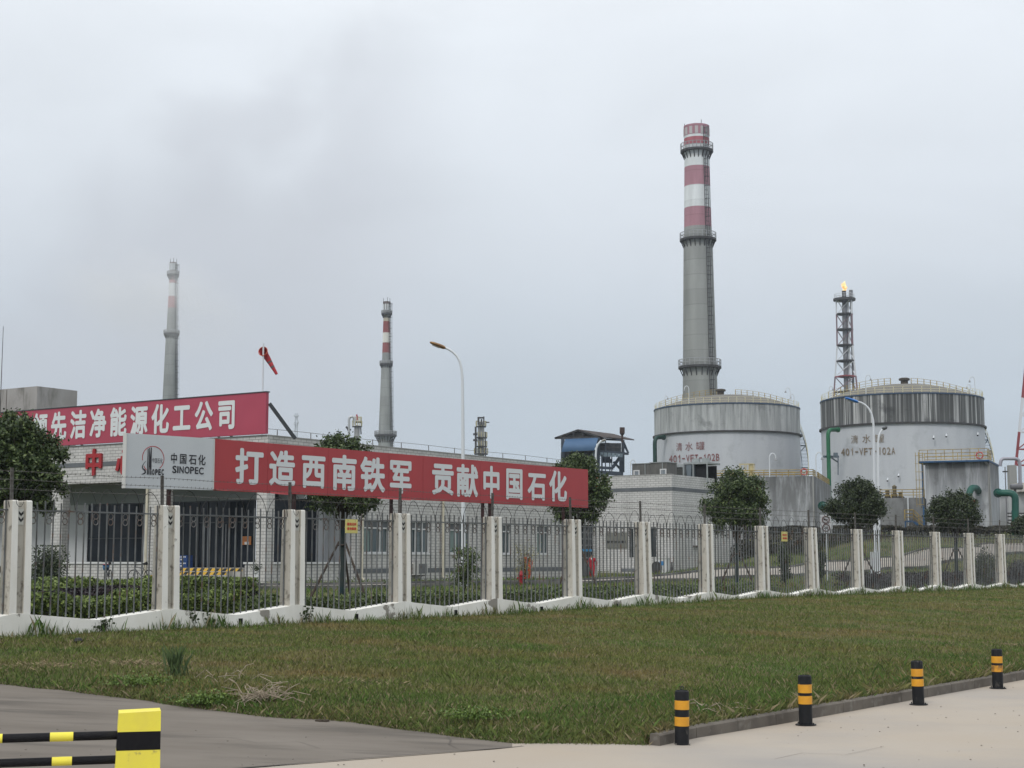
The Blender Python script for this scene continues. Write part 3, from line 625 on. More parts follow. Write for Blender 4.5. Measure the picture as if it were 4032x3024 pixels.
# main lettering: pixel cells (x0,x1,ytop,ybot)
LET = [('打', 928, 1034, 1768, 1907), ('造', 1062, 1160, 1775, 1913), ('西', 1187, 1280, 1788, 1921), ('南', 1306, 1403, 1793, 1930), ('铁', 1420, 1513, 1801, 1937), ('军', 1533, 1621, 1810, 1942),
       ('贡', 1700, 1786, 1822, 1948), ('献', 1798, 1881, 1830, 1956), ('中', 1899, 1969, 1836, 1962), ('国', 1990, 2059, 1842, 1966), ('石', 2077, 2148, 1857, 1969), ('化', 2162, 2231, 1855, 1974)]
b = MB()
for ch, a0, a1, y0, y1 in LET:
    u0, zt_ = BF.hit(a0, y0); u1, zb_ = BF.hit(a1, y1); _, za = BF.hit((a0 + a1) / 2, y0); _, zb_ = BF.hit((a0 + a1) / 2, y1); put_text(b, ch, u0, u1, zb_, za, -.006, .032)
b.build('lettering', letter_white, rp)
# logo
ink = mat('black_vinyl', (0.02, 0.02, 0.025), rough=.5); redv = mat('red_ring_vinyl', (0.40, 0.05, 0.06), rough=.5)
def q5(x, y): return BF.hit(480 + x / 5.53, 1680 + y / 5.53)
def strip(b, pts, ws, y=-.005):
    P2 = [Vector(p) for p in pts]
    for i_ in range(len(P2) - 1):
        p, q = P2[i_], P2[i_ + 1]; dd = (q - p).normalized(); s = Vector((-dd.y, dd.x)); w0 = ws[i_] if isinstance(ws, list) else ws; w1 = ws[i_ + 1] if isinstance(ws, list) else ws
        e = dd * .0008
        A = p - s * w0 / 2 - e; B = q - s * w1 / 2 + e; C = q + s * w1 / 2 + e; D = p + s * w0 / 2 - e; b.poly([(A.x, y, A.y), (B.x, y, B.y), (C.x, y, C.y), (D.x, y, D.y)])
b = MB(); c0 = q5(680, 690); rxp, rzp = q5(913, 700); rr_x = abs(rxp - c0[0]); rr_z = abs(q5(680, 428)[1] - c0[1])
def ringpt(a): return (c0[0] + rr_x * math.cos(a), c0[1] + rr_z * math.sin(a) * (1.0))
strip(b, [ringpt(R(a)) for a in range(-52, 196, 4)], .016); strip(b, [q5(478, 855), q5(500, 905), q5(532, 942)], .016); b.build('logo_ring', redv, wp)
b = MB()
def pol(pts, y=-.0065): b.poly([(u, y, z) for u, z in [q5(*p) for p in pts]])
pol([(560, 485), (578, 475), (568, 1045), (543, 1040)][::-1]); pol([(594, 468), (612, 460), (596, 1048), (577, 1046)][::-1]); pol([(608, 462), (632, 760), (640, 1040), (596, 850), (590, 700)][::-1], -.0068); pol([(632, 455), (650, 450), (636, 1050), (612, 1048)][::-1])
strip(b, [q5(530, 745), q5(490, 780), q5(455, 830), q5(440, 880), q5(455, 915), q5(490, 945), q5(510, 975), q5(500, 1010), q5(460, 1030), q5(420, 1038)], [.004, .010, .017, .022, .024, .03, .035, .034, .024, .004], -.0075)
for ch, x0 in (('O', 655), ('P', 724), ('E', 792), ('C', 860)):
    a = q5(x0, 1045); c = q5(x0 + 48, 925); put_text(b, ch, a[0], c[0], a[1], c[1], -.006, .05)
a = q5(655, 790); c = q5(885, 690); put_text(b, '中国石化', a[0], c[0], a[1], c[1], -.006, 0.0)
for ch, x0, x1, y0, y1 in (('中', 1055, 1208, 575, 800), ('国', 1250, 1412, 590, 808), ('石', 1450, 1625, 605, 820), ('化', 1655, 1822, 615, 835)):
    a = q5(x0, y1); c = q5(x1, y0); put_text(b, ch, a[0], c[0], a[1], c[1], -.006, .014)
a = q5(1098, 1012); c = q5(1775, 868)
for ch, x0, x1, y0, y1 in (('S', 1098, 1185, 848, 1002), ('I', 1203, 1226, 855, 1004), ('N', 1250, 1340, 858, 1008), ('O', 1362, 1468, 863, 1014), ('P', 1485, 1568, 870, 1018), ('E', 1588, 1660, 878, 1022), ('C', 1675, 1775, 885, 1032)):
    a = q5(x0, y1); c = q5(x1, y0); put_text(b, ch, a[0], c[0], a[1], c[1], -.006, .022)
b.build('logo_lettering', ink, wp)
for px in (668, 1162, 1545, 1580, 1905, 1933, 2222):
    t_, _ = BF.hit(px, 1990, .1); b = MB(); b.box(t_ - .035, t_ + .035, .11, .17, 0.0, 3.3); b.build('leg', pole_m, bt)
for z_ in (.25, .8):
    b = MB(); xa = xl + .1; xb_ = xr - .2; b.bar((xa, .14, zbl + z_), (xb_, .14, zbr + z_), .05); b.build('back_rail', pole_m, bt)

#BUILDING
# ------------------------------------------------------------------ white tiled building (main block) and its wing
TH = R(33)
C1 = at(1045, 2290, 77); C2 = at(2650, 2250, 112)
AF = Frame(C1.x, C1.y, R(-33)); AS = Frame(C1.x, C1.y, R(57)); BFr = Frame(C2.x, C2.y, R(-33)); BS = Frame(C2.x, C2.y, R(57))
tile = brick_mat('white_brick_tile', (0.52, 0.515, 0.50), (0.47, 0.465, 0.45), (0.24, 0.235, 0.225), 0.42, 0.165, .016)
tile2 = brick_mat('white_brick_tile_wing', (0.53, 0.53, 0.52), (0.48, 0.48, 0.47), (0.25, 0.245, 0.24), 0.44, 0.165, .016)
plaster = mat('white_plaster', (0.52, 0.535, 0.55), (0.47, 0.485, 0.5), scale=.5, rough=.8)
greyband = mat('slate_grey_band', (0.10, 0.11, 0.12), (0.13, 0.14, 0.15), scale=1, rough=.7)
glass = mat('dark_glass', (0.010, 0.014, 0.020), (0.02, 0.025, 0.032), scale=.3, rough=.15, spec=.16)
glass2 = mat('teal_window_glass', (0.04, 0.06, 0.065), (0.11, 0.14, 0.145), scale=1.2, stretch=(2, 1, .3), rough=.15, spec=.5)
frame_w = mat('white_window_frame', (0.55, 0.56, 0.56), rough=.5)
frame_d = mat('dark_aluminium_frame', (0.05, 0.055, 0.06), rough=.4, metal=.3)
cream = mat('cream_pvc_pipe', (0.55, 0.52, 0.42), (0.45, 0.42, 0.33), scale=2, rough=.6)
roofc = mat('roof_bitumen', (0.15, 0.15, 0.15), rough=.9)
soffit = mat('grey_soffit', (0.30, 0.32, 0.33), rough=.9)
def wall(fr_, parent, x0, x1, z0, z1, holes, m, th=.3, name='wall', off=0.0):
    b = MB(); xs = sorted({x0, x1, *[h[0] for h in holes], *[h[1] for h in holes]}); xs = [x for x in xs if x0 <= x <= x1]
    for a, c in zip(xs, xs[1:]):
        zc = [(h[2], h[3]) for h in holes if h[0] <= a + 1e-6 and h[1] >= c - 1e-6]; zc.sort(); z = z0
        for q0, q1 in zc:
            if q0 > z: b.box(a, c, off, off + th, z, q0)
            z = q1
        if z1 > z: b.box(a, c, off, off + th, z, z1)
    return b.build(name, m, parent)
def sub_empty(fr_, root):
    """part meshes of a face are built in the face's own frame: returns matrix to the root"""
    return Matrix.Rotation(fr_.a - root.rotation_euler.z, 4, 'Z')
hA = thing('office_building', 'long white tiled single storey office with dark glazed entrance behind the fence', 'building', (C1.x, C1.y, 0), R(-33))
def onface(o, fr_, root, rootfr):
    d = (fr_.o - rootfr.o); c, s = math.cos(-rootfr.a), math.sin(-rootfr.a)
    o.location = (d.x * c - d.y * s, d.x * s + d.y * c, 0); o.rotation_euler = (0, 0, fr_.a - rootfr.a); return o
PZ = AF.hit(1049, 1716)[1]; Z0 = -.3; LZ = AF.hit(245, 1907)[1]
x_p2a = AF.hit(583, 2100)[0]; x_p2b = AF.hit(650, 2100)[0]; x_p1 = AF.hit(1008, 2100)[0]; x_p3a = AF.hit(200, 2100)[0]; x_p3b = AF.hit(243, 2100)[0]
capz = AF.hit(700, 2213)[1]
def wA(*a, **k): return wall(AF, hA, *a, **k)
# front face: long lintel, pillars, low walls
wA(-62, 0, LZ, PZ, [], tile, name='front_wall')
for a, c in ((x_p1, 0), (x_p2a, x_p2b), (x_p3a, x_p3b), (x_p3a - 12, x_p3a - 11)): wA(a, c, Z0, LZ - .002, [], tile, th=.5, name='pillar', off=.005)
wA(-62, x_p3a - 12.01, Z0, LZ - .002, [], tile, name='end_wall')
x_st0 = AF.hit(652, 2250)[0]; x_st1 = AF.hit(963, 2250)[0]
for a, c in ((x_p3b + .005, x_p2a - .005), (x_st1, x_p1 - .005)):
    wA(a, c, Z0, capz - .1, [], tile, th=.3, name='low_wall', off=.01)
    b = MB(); b.box(a - .05, c + .0, -.06, .36, capz - .1, capz); b.build('wall_cap', frame_w, hA)
z1_, z2_ = AF.hit(300, 1823)[1], AF.hit(300, 1840)[1]
b = MB(); b.box(-62, 0.01, -.02, 0.001, z2_, z1_); b.build('grey_band', greyband, hA)
b = MB(); b.box(-62, .02, -.03, .33, PZ, PZ + .06); b.build('parapet_cap', mat('concrete_coping', (.30, .30, .29), rough=.9), hA)
# the recess behind: glazing, white side wall, soffit
RD = 3.2; gz = AF.hit(700, 1978, RD)[1]
b = MB(); b.box(-40, -RD * .0 - .3, RD, RD + .2, gz, LZ + .6); b.build('transom_panel', mat('grey_panel_wall', (0.27, 0.295, 0.30), rough=.7), hA)
gl0 = AF.hit(345, 2100, RD)[0]; gl1 = AF.hit(582, 2100, RD)[0]; dl0 = AF.hit(648, 2100, RD)[0]; dl1 = -RD - .5
def glazing(a, c, zb, zt, mull, name='glazing', root=hA, y=RD, ztr=None):
    b = MB(); b.box(a, c, y + .05, y + .08, zb, zt); o = b.build(name, glass, root); f = MB()
    for m_ in mull: f.box(m_ - .035, m_ + .035, y, y + .05, zb, zt)
    for z_ in (zb, zt, *(ztr or ())): f.box(a, c, y - .005, y + .045, z_ - .03, z_ + .03)
    f.build('mullions', frame_d, o); return o
glazing(gl0, gl1, capz, gz, list(np.linspace(gl0, gl1, 4)), ztr=(2.6,))
b = MB(); b.box(gl0, gl1, RD, RD + .2, Z0, capz - .001); b.build('low_back_wall', tile, hA)
mul = [AF.hit(x, 2100, RD)[0] for x in (648, 720, 780, 815, 848, 900, 930, 1000)]
glazing(dl0, dl1, .35, gz, mul, name='entrance_doors', ztr=(3.4,))
b = MB(); b.box(gl1, dl0, RD - .3, RD + .2, Z0, gz - .001); b.box(-40, gl0 - .0, RD, RD + .2, Z0, gz - .001); b.build('recess_wall', plaster, hA)
f = MB()
for x in (808, 823, 856, 893, 907): t_ = AF.hit(x, 2100, RD)[0]; f.box(t_ - .025, t_ + .025, RD - .08, RD - .03, .5, 3.3)
f.build('door_handle', mat('brushed_steel', (.35, .36, .37), rough=.35, metal=.7), hA)
b = MB(); b.box(-40, -.31, .301, RD + 3, LZ + .25, LZ + .3); b.build('soffit', soffit, hA)
b = MB(); b.box(-62, -.3, .3, 24, PZ - .9, PZ - .7); b.build('roof', roofc, hA)
# steps with hazard striped risers
def hazard_mat():
    m = bpy.data.materials.new('hazard_stripes'); m.use_nodes = True; t = m.node_tree; n = t.nodes; l = t.links; bs = n['Principled BSDF']; bs.inputs['Roughness'].default_value = .6
    c = n.new('ShaderNodeTexCoord'); s = n.new('ShaderNodeSeparateXYZ'); l.new(c.outputs['Object'], s.inputs[0]); a = n.new('ShaderNodeMath'); a.operation = 'SUBTRACT'; l.new(s.outputs[0], a.inputs[0]); l.new(s.outputs[2], a.inputs[1])
    mo = n.new('ShaderNodeMath'); mo.operation = 'FLOORED_MODULO'; mo.inputs[1].default_value = .52; l.new(a.outputs[0], mo.inputs[0]); g = n.new('ShaderNodeMath'); g.operation = 'GREATER_THAN'; g.inputs[1].default_value = .26; l.new(mo.outputs[0], g.inputs[0])
    k = n.new('ShaderNodeMix'); k.data_type = 'RGBA'; k.inputs[6].default_value = (.02, .02, .02, 1); k.inputs[7].default_value = (.62, .38, .04, 1); l.new(g.outputs[0], k.inputs[0]); l.new(k.outputs[2], bs.inputs['Base Color']); return m
hz = hazard_mat(); stepm = mat('pale_step_stone', (.42, .41, .39), (.36, .35, .33), scale=1, rough=.7)
for i_, (dx, zt_) in enumerate(((0, .98), (-1.0, .80), (-2.0, .62))):
    a = x_st0 + 0.0; c = x_st1 - .01 + dx * .65 * 1.0; y0 = .3 - .45 * (i_ + 0); b = MB(); b.box(a, c, y0 - .45, y0 if i_ else RD, Z0, zt_ - .2 * 0); st = b.build('step', stepm, hA)
    b = MB(); b.box(a, c, y0 - .457, y0 - .451, zt_ - .16, zt_ - .01); b.build('striped_riser', hz, st)
# side face
def wS(*a, **k): return onface(wall(AS, hA, *a, **k), AS, hA, AF)
sx1 = AS.hit(1080, 2100)[0]; sx2 = AS.hit(1394, 2100)[0]; sx3 = AS.hit(2352, 2100)[0]
wS(.31, sx2, LZ, PZ, [], tile, name='side_wall'); wS(.51, sx1, Z0, LZ - .002, [], tile, th=.5, name='pillar', off=.005)
WIN = []
for (a, c, y0, y1) in ((1434, 1531, 2046, 2178), (1612, 1692, 2049, 2178), (1768, 1853, 2060, 2180), (1962, 2011, 2068, 2183), (2115, 2160, 2075, 2185), (2199, 2216, 2080, 2190)):
    u0 = AS.hit(a, y0)[0]; u1, zb_ = AS.hit(c, y1); _, zt_ = AS.hit(a, y0); WIN.append((u0, u1, zb_, zt_))
sx4 = AS.hit(2280, 2100)[0]; dz_ = AS.hit(2300, 2066)[1]
holes = [(w[0], w[1], WIN[0][2], WIN[0][3]) for w in WIN] + [(sx4, sx3 - .4, Z0, dz_)]
wS(sx2, sx3, Z0, PZ, holes, tile, name='side_wall')
b = MB(); b.box(.31, sx3, -.03, .33, PZ, PZ + .06); onface(b.build('parapet_cap', MATS['concrete_coping'], hA), AS, hA, AF)
b = MB(); u = .8
while u < sx3:
    b.box(u, u + .03, .1, .13, PZ + .05, PZ + .38); u += 2.6
b.tube([(i * sx3 / 20, .115, PZ + .36 + .02 * math.sin(i)) for i in range(21)], .012, 5); onface(b.build('lightning_strip', wire_m, hA), AS, hA, AF)
onface(MB_ := None or wall(AS, hA, sx1, sx2 - .005, Z0, capz - .1, [], tile, name='low_wall', off=.01), AS, hA, AF)
b = MB(); b.box(sx1, sx2 - .006, -.06, .36, capz - .1, capz); onface(b.build('wall_cap', frame_w, hA), AS, hA, AF)
g0 = AS.hit(1247, 2100, 2.0)[0]
b = MB(); b.box(g0, sx2 + 3, 2.0, 2.2, Z0, LZ + .2); b.box(sx2 + .01, sx2 + .2, .302, 1.99, Z0, LZ + .2); b.box(.3, sx2, .302, 3.4, LZ + .25, LZ + .3); onface(b.build('recess_wall', plaster, hA), AS, hA, AF)
b = MB(); b.box(2.0, g0, 2.06, 2.1, .35, LZ - .4); gs = onface(b.build('glazing', glass, hA), AS, hA, AF)
for i_, w in enumerate(holes[:6]):
    a, c, z0_, z1_2 = w; zt_ = z0_ + (z1_2 - z0_) * .74; b = MB(); b.box(a + .04, c - .04, .165, .18, z0_ + .04, z1_2 - .04); b.cur = 0
    wo = onface(b.build('window', glass2, hA), AS, hA, AF)
    f = MB()
    for x in (a, a + (c - a) / 3, a + (c - a) * 2 / 3, c - .06): f.box(x, x + .06, .07, .14, z0_, z1_2)
    for z in (z0_, zt_, z1_2 - .06): f.box(a + .06, c - .06, .075, .135, z, z + .07)
    f.build('frame', frame_w, wo); f = MB(); cw_ = (c - a) * (.30, .22, .46, .15, .3, .2)[i_]; f.box(a + .08, a + cw_, .15, .158, z0_ + .1, zt_); f.build('curtain', mat('pale_green_curtain', (.20, .26, .25), (.14, .19, .18), scale=3, stretch=(6, 1, .2), rough=.9), wo); f = MB(); f.box(a + .06, c - .06, .10, .12, zt_ + .08, z1_2 - .06); f.build('transom_blind', mat('dark_blind', (.09, .10, .105), rough=.8), wo)
    f = MB(); f.box(a - .08, c + .08, -.06, .06, z0_ - .08, z0_); f.build('sill', frame_w, wo)
# entrance with glazed grid at the far end of the side
b = MB(); b.box(sx4, sx3 - .4, .2, .24, 0, dz_); do = onface(b.build('side_entrance', glass, hA), AS, hA, AF); f = MB(); n_ = 7
for i_ in range(n_ + 1): x = sx4 + (sx3 - .4 - sx4) * i_ / n_; f.box(x - .04, x + .04, .14, .2, 0, dz_)
for i_ in range(6): z = dz_ - .1 - i_ * .42; f.box(sx4, sx3 - .4, .145, .19, z - .035, z + .035)
f.build('grid_frame', mat('grey_grid', (.16, .165, .17), rough=.6), do); f = MB(); f.box(sx4, sx3 - .4, .10, .139, 1.95, 2.1); f.build('blue_strip', mat('light_blue_paint', (.05, .22, .42), rough=.5), do)
# dark belt low on the side and drain pipes
zb1, zb2 = AS.hit(1480, 2238)[1], AS.hit(1480, 2256)[1]
b = MB(); b.box(sx2, sx4 - .3, -.012, .001, zb2, zb1); onface(b.build('grey_band', greyband, hA), AS, hA, AF)
for px in (1421, 1740): u = AS.hit(px, 2100)[0]; b = MB(); b.tube([(u, -.1, PZ - .9), (u, -.1, .45), (u + .02, -.25, .3)], .07, 10); onface(b.build('drain_pipe', cream, hA), AS, hA, AF)
for px in (583,): u = AF.hit(px, 2100)[0]; b = MB(); b.tube([(u - .05, -.09, LZ), (u - .05, -.09, 1.3), (u - .05, -.09, .3)], .075, 10); b.build('drain_pipe', cream, hA)
# raised red characters on the front (centre)
red_let = mat('red_sign_letters', (0.33, 0.02, 0.025), (0.28, .02, .025), scale=2, rough=.5)
def raised(ch, x0, x1, y0, y1, name='wall_character'):
    a, zt_ = AF.hit(x0, y0, -.12); c, zb_ = AF.hit(x1, y1, -.12); b = MB(); put_text(b, ch, a, c, zb_, zt_, -.12, .035)
    nf = len(b.f); nvv = len(b.v); fs = list(b.f); b.v += [(x, -.02, z) for x, y, z in b.v[:nvv]]; ed = {}
    for f_ in fs:
        for p_, q_ in zip(f_, f_[1:] + f_[:1]): ed[(p_, q_)] = 1
    for (p_, q_) in ed:
        if (q_, p_) not in ed: b.face((p_, p_ + nvv, q_ + nvv, q_))
    b.build(name, red_let, hA)
raised('中', 335, 400, 1770, 1872); raised('心', 457, 530, 1768, 1868)
# wing
hB = thing('annex_building', 'white tiled annex with grey band and rooftop cooling units beside the round tree', 'building', (C2.x, C2.y, 0), R(-33))
BZ = BFr.hit(2643, 1868)[1]; bl = BFr.hit(2200, 2000)[0]; br = BS.hit(2924, 2100)[0]
bw = [(2478, 2494, 2082, 2195), (2559, 2583, 2076, 2193)]; bh = []
for a, c, y0, y1 in bw: u0, zt_ = BFr.hit(a, y0); u1, zb_ = BFr.hit(c, y1); bh.append((u0, u1, zb_, zt_))
wall(BFr, hB, bl, 0, -.2, BZ, bh, tile2)
w2 = wall(BS, hB, .3, br, -.2, BZ, [], tile2); onface(w2, BS, hB, BFr)
z1_, z2_ = BFr.hit(2640, 1917)[1], BFr.hit(2640, 1932)[1]
b = MB(); b.box(bl, .02, -.02, .001, z2_, z1_); b.build('grey_band', greyband, hB); b = MB(); b.box(.0, br, -.02, .001, z2_, z1_); onface(b.build('grey_band', greyband, hB), BS, hB, BFr)
b = MB(); b.box(bl, -.01, .3, 14, BZ - .7, BZ - .5); b.build('roof', roofc, hB)
b = MB(); b.box(bl, .02, -.03, .33, BZ, BZ + .05); b.build('parapet_cap', MATS['concrete_coping'], hB)
for a, c, z0_, z1_2 in bh:
    b = MB(); b.box(a, c, .14, .16, z0_, z1_2); wo = b.build('window', glass2, hB); f = MB()
    for i_ in range(5): x = a + (c - a) * i_ / 4; f.box(x - .02, x + .02, .0, .03, z0_, z1_2)
    for i_ in range(5): z = z0_ + (z1_2 - z0_) * i_ / 4; f.box(a, c, .005, .025, z - .02, z + .02)
    f.build('security_bars', frame_d, wo)
a, zt_ = BFr.hit(2386, 2097); c, zb_ = BFr.hit(2472, 2158)
sg = thing('notice_board', 'grey notice board with dark characters on the white annex wall', 'sign', tuple(BFr.w(a, -.06, 0)), R(-33)); w = c - a
b = MB(); b.box(0, w, 0, .05, zb_, zt_); b.build('panel', mat('grey_slate_panel', (.17, .17, .15), (.14, .14, .125), scale=1, rough=.7), sg)
b = MB(); put_text(b, '质检计量中心化验室', .1, w - .15, zb_ + (zt_ - zb_) * .32, zb_ + (zt_ - zb_) * .48, -.01, .05); b.build('lettering', black, sg)
b = MB(); a2 = BFr.hit(2360, 2250, -1)[0]; c2_ = BFr.hit(2500, 2250, -1)[0]; b.box(a2, c2_, -1.4, -.01, -.3, .5); b.build('entrance_platform', stepm, hB)
zbb = BFr.hit(2460, 2238)[1]; b = MB(); b.box(BFr.hit(2446, 2240)[0], -.5, -.012, .001, zbb - .33, zbb); b.build('low_grey_band', greyband, hB)
a, zt_ = BS.hit(2731, 2128); c, zb_ = BS.hit(2745, 2148); zc_ = BS.hit(2738, 2153)[1]
sg = thing('wall_box', 'small white double box on a brown shelf on the side of the white annex', 'box', tuple(BS.w(a, -.04, 0)), R(57)); w = c - a
b = MB(); b.box(0, w * .55, -.2, .03, zb_, zt_); b.box(w * .72, w, -.2, .03, zb_, zt_); b.build('panel', frame_w, sg); b = MB(); b.box(-.1, w + .1, -.25, .03, zc_, zb_ - .005); b.build('shelf', mat('brown_shelf', (.10, .08, .07), rough=.8), sg)

# ------------------------------------------------------------------ pink-red slogan board on the roof
rf_red = mat('pinkish_red_roof_board', (0.37, 0.058, 0.095), (0.33, 0.05, 0.085), scale=.5, rough=.5, c3=(0.30, .045, .07), s3=.3, lo3=.5, hi3=.8)
RB = Frame(*(AF.w(0, -.15, 0).xy), R(-33)); rbt = thing('roof_board', 'pinkish red rooftop board with white characters and a steel strut', 'billboard', tuple(RB.o), R(-33))
x_r, zt_ = RB.hit(1048, 1544); _, zb_ = RB.hit(1048, 1707)
b = MB(); b.box(-48, x_r, 0, .2, zb_, zt_); pnl = b.build('panel', rf_red, rbt)
b = MB(); b.box(-48, x_r + .05, -.03, .24, zt_, zt_ + .05); b.build('edge_trim', frame_d, pnl)
cent = [(158, '领'), (229, '先'), (305, '洁'), (383, '净'), (465, '能'), (547, '源'), (630, '化'), (714, '工'), (799, '公'), (892, '司')]
ts = [RB.hit(c, 1650)[0] for c, _ in cent]; sp_ = (ts[-1] - ts[0]) / 9; b = MB(); hC = .735 * (zt_ - zb_); zc0 = zb_ + .165 * (zt_ - zb_)
for i_, ch in enumerate('打造世界领先洁净能源化工公司'):
    c = ts[0] + (i_ - 4) * sp_; put_text(b, ch, c - sp_ * .40, c + sp_ * .40, zc0, zc0 + hC, -.02, .035)
b.build('lettering', letter_white, pnl)
for x in np.linspace(-44, x_r - 4, 8):
    b = MB(); b.bar((x, .25, zt_ - .3), (x, 2.6, PZ - .6), .1); b.bar((x, .25, zb_), (x, .25, zt_ - .1), .08); b.bar((x, .3, zb_ + .3), (x, 2.4, PZ - .5), .06); b.build('strut', frame_d, rbt)
b = MB(); b.bar((x_r, .25, zt_ - .55), (x_r + .75, 1.4, PZ - .1), .16); b.build('strut', frame_d, rbt)
#INDUSTRY
# ------------------------------------------------------------------ chimneys
conc_m = mat('weathered_chimney_concrete', (0.25, 0.255, 0.245), (0.30, 0.30, 0.29), scale=.12, rough=.95)
steel_d = mat('dark_painted_steel', (0.05, 0.052, 0.055), (0.035, 0.03, 0.03), scale=1.5, rough=.7)
def chimney_mat(name, bands, grey, round_R, streak=.3, lift=3.0):
    """bands: list of (z_low, colour) from the bottom upwards; painted hoops on ring-cast concrete"""
    m = bpy.data.materials.new(name); m.use_nodes = True; t = m.node_tree; n = t.nodes; l = t.links; bs = n['Principled BSDF']; bs.inputs['Roughness'].default_value = .9; bs.inputs['Specular IOR Level'].default_value = .2
    c = n.new('ShaderNodeTexCoord'); s = n.new('ShaderNodeSeparateXYZ'); l.new(c.outputs['Object'], s.inputs[0]); zmax = bands[-1][0] + 40
    mr = n.new('ShaderNodeMapRange'); mr.inputs[1].default_value = 0; mr.inputs[2].default_value = zmax; l.new(s.outputs[2], mr.inputs[0]); r = n.new('ShaderNodeValToRGB'); r.color_ramp.interpolation = 'CONSTANT'; l.new(mr.outputs[0], r.inputs[0])
    r.color_ramp.elements[0].color = (*bands[0][1], 1); r.color_ramp.elements[0].position = 0; r.color_ramp.elements[1].position = bands[1][0] / zmax; r.color_ramp.elements[1].color = (*bands[1][1], 1)
    for z, col in bands[2:]: e = r.color_ramp.elements.new(z / zmax); e.color = (*col, 1)
    mp = n.new('ShaderNodeMapping'); mp.inputs['Scale'].default_value = (.55, .55, .07); l.new(c.outputs['Object'], mp.inputs[0]); x = n.new('ShaderNodeTexNoise'); x.inputs['Scale'].default_value = 1; x.inputs['Detail'].default_value = 8; l.new(mp.outputs[0], x.inputs[0])
    a = n.new('ShaderNodeMapRange'); a.inputs[1].default_value = .3; a.inputs[2].default_value = .7; a.inputs[3].default_value = 1 + streak * .4; a.inputs[4].default_value = 1 - streak; l.new(x.outputs[0], a.inputs[0])
    wv = n.new('ShaderNodeMath'); wv.operation = 'FLOORED_MODULO'; wv.inputs[1].default_value = lift; l.new(s.outputs[2], wv.inputs[0]); lt = n.new('ShaderNodeMath'); lt.operation = 'LESS_THAN'; lt.inputs[1].default_value = .16; l.new(wv.outputs[0], lt.inputs[0])
    sn = n.new('ShaderNodeMath'); sn.operation = 'SNAP'; sn.inputs[1].default_value = lift; l.new(s.outputs[2], sn.inputs[0]); wn = n.new('ShaderNodeTexWhiteNoise'); wn.noise_dimensions = '1D'; l.new(sn.outputs[0], wn.inputs['W'])
    q = n.new('ShaderNodeMapRange'); q.inputs[3].default_value = .91; q.inputs[4].default_value = 1.06; l.new(wn.outputs[0], q.inputs[0])
    k = n.new('ShaderNodeMath'); k.operation = 'MULTIPLY_ADD'; k.inputs[1].default_value = -.16; k.inputs[2].default_value = 1; l.new(lt.outputs[0], k.inputs[0]); m1 = n.new('ShaderNodeMath'); m1.operation = 'MULTIPLY'; l.new(k.outputs[0], m1.inputs[0]); l.new(a.outputs[0], m1.inputs[1])
    m2 = n.new('ShaderNodeMath'); m2.operation = 'MULTIPLY'; l.new(m1.outputs[0], m2.inputs[0]); l.new(q.outputs[0], m2.inputs[1])
    v = n.new('ShaderNodeVectorMath'); v.operation = 'SCALE'; l.new(r.outputs[0], v.inputs[0]); l.new(m2.outputs[0], v.inputs['Scale']); l.new(v.outputs[0], bs.inputs['Base Color']); return m
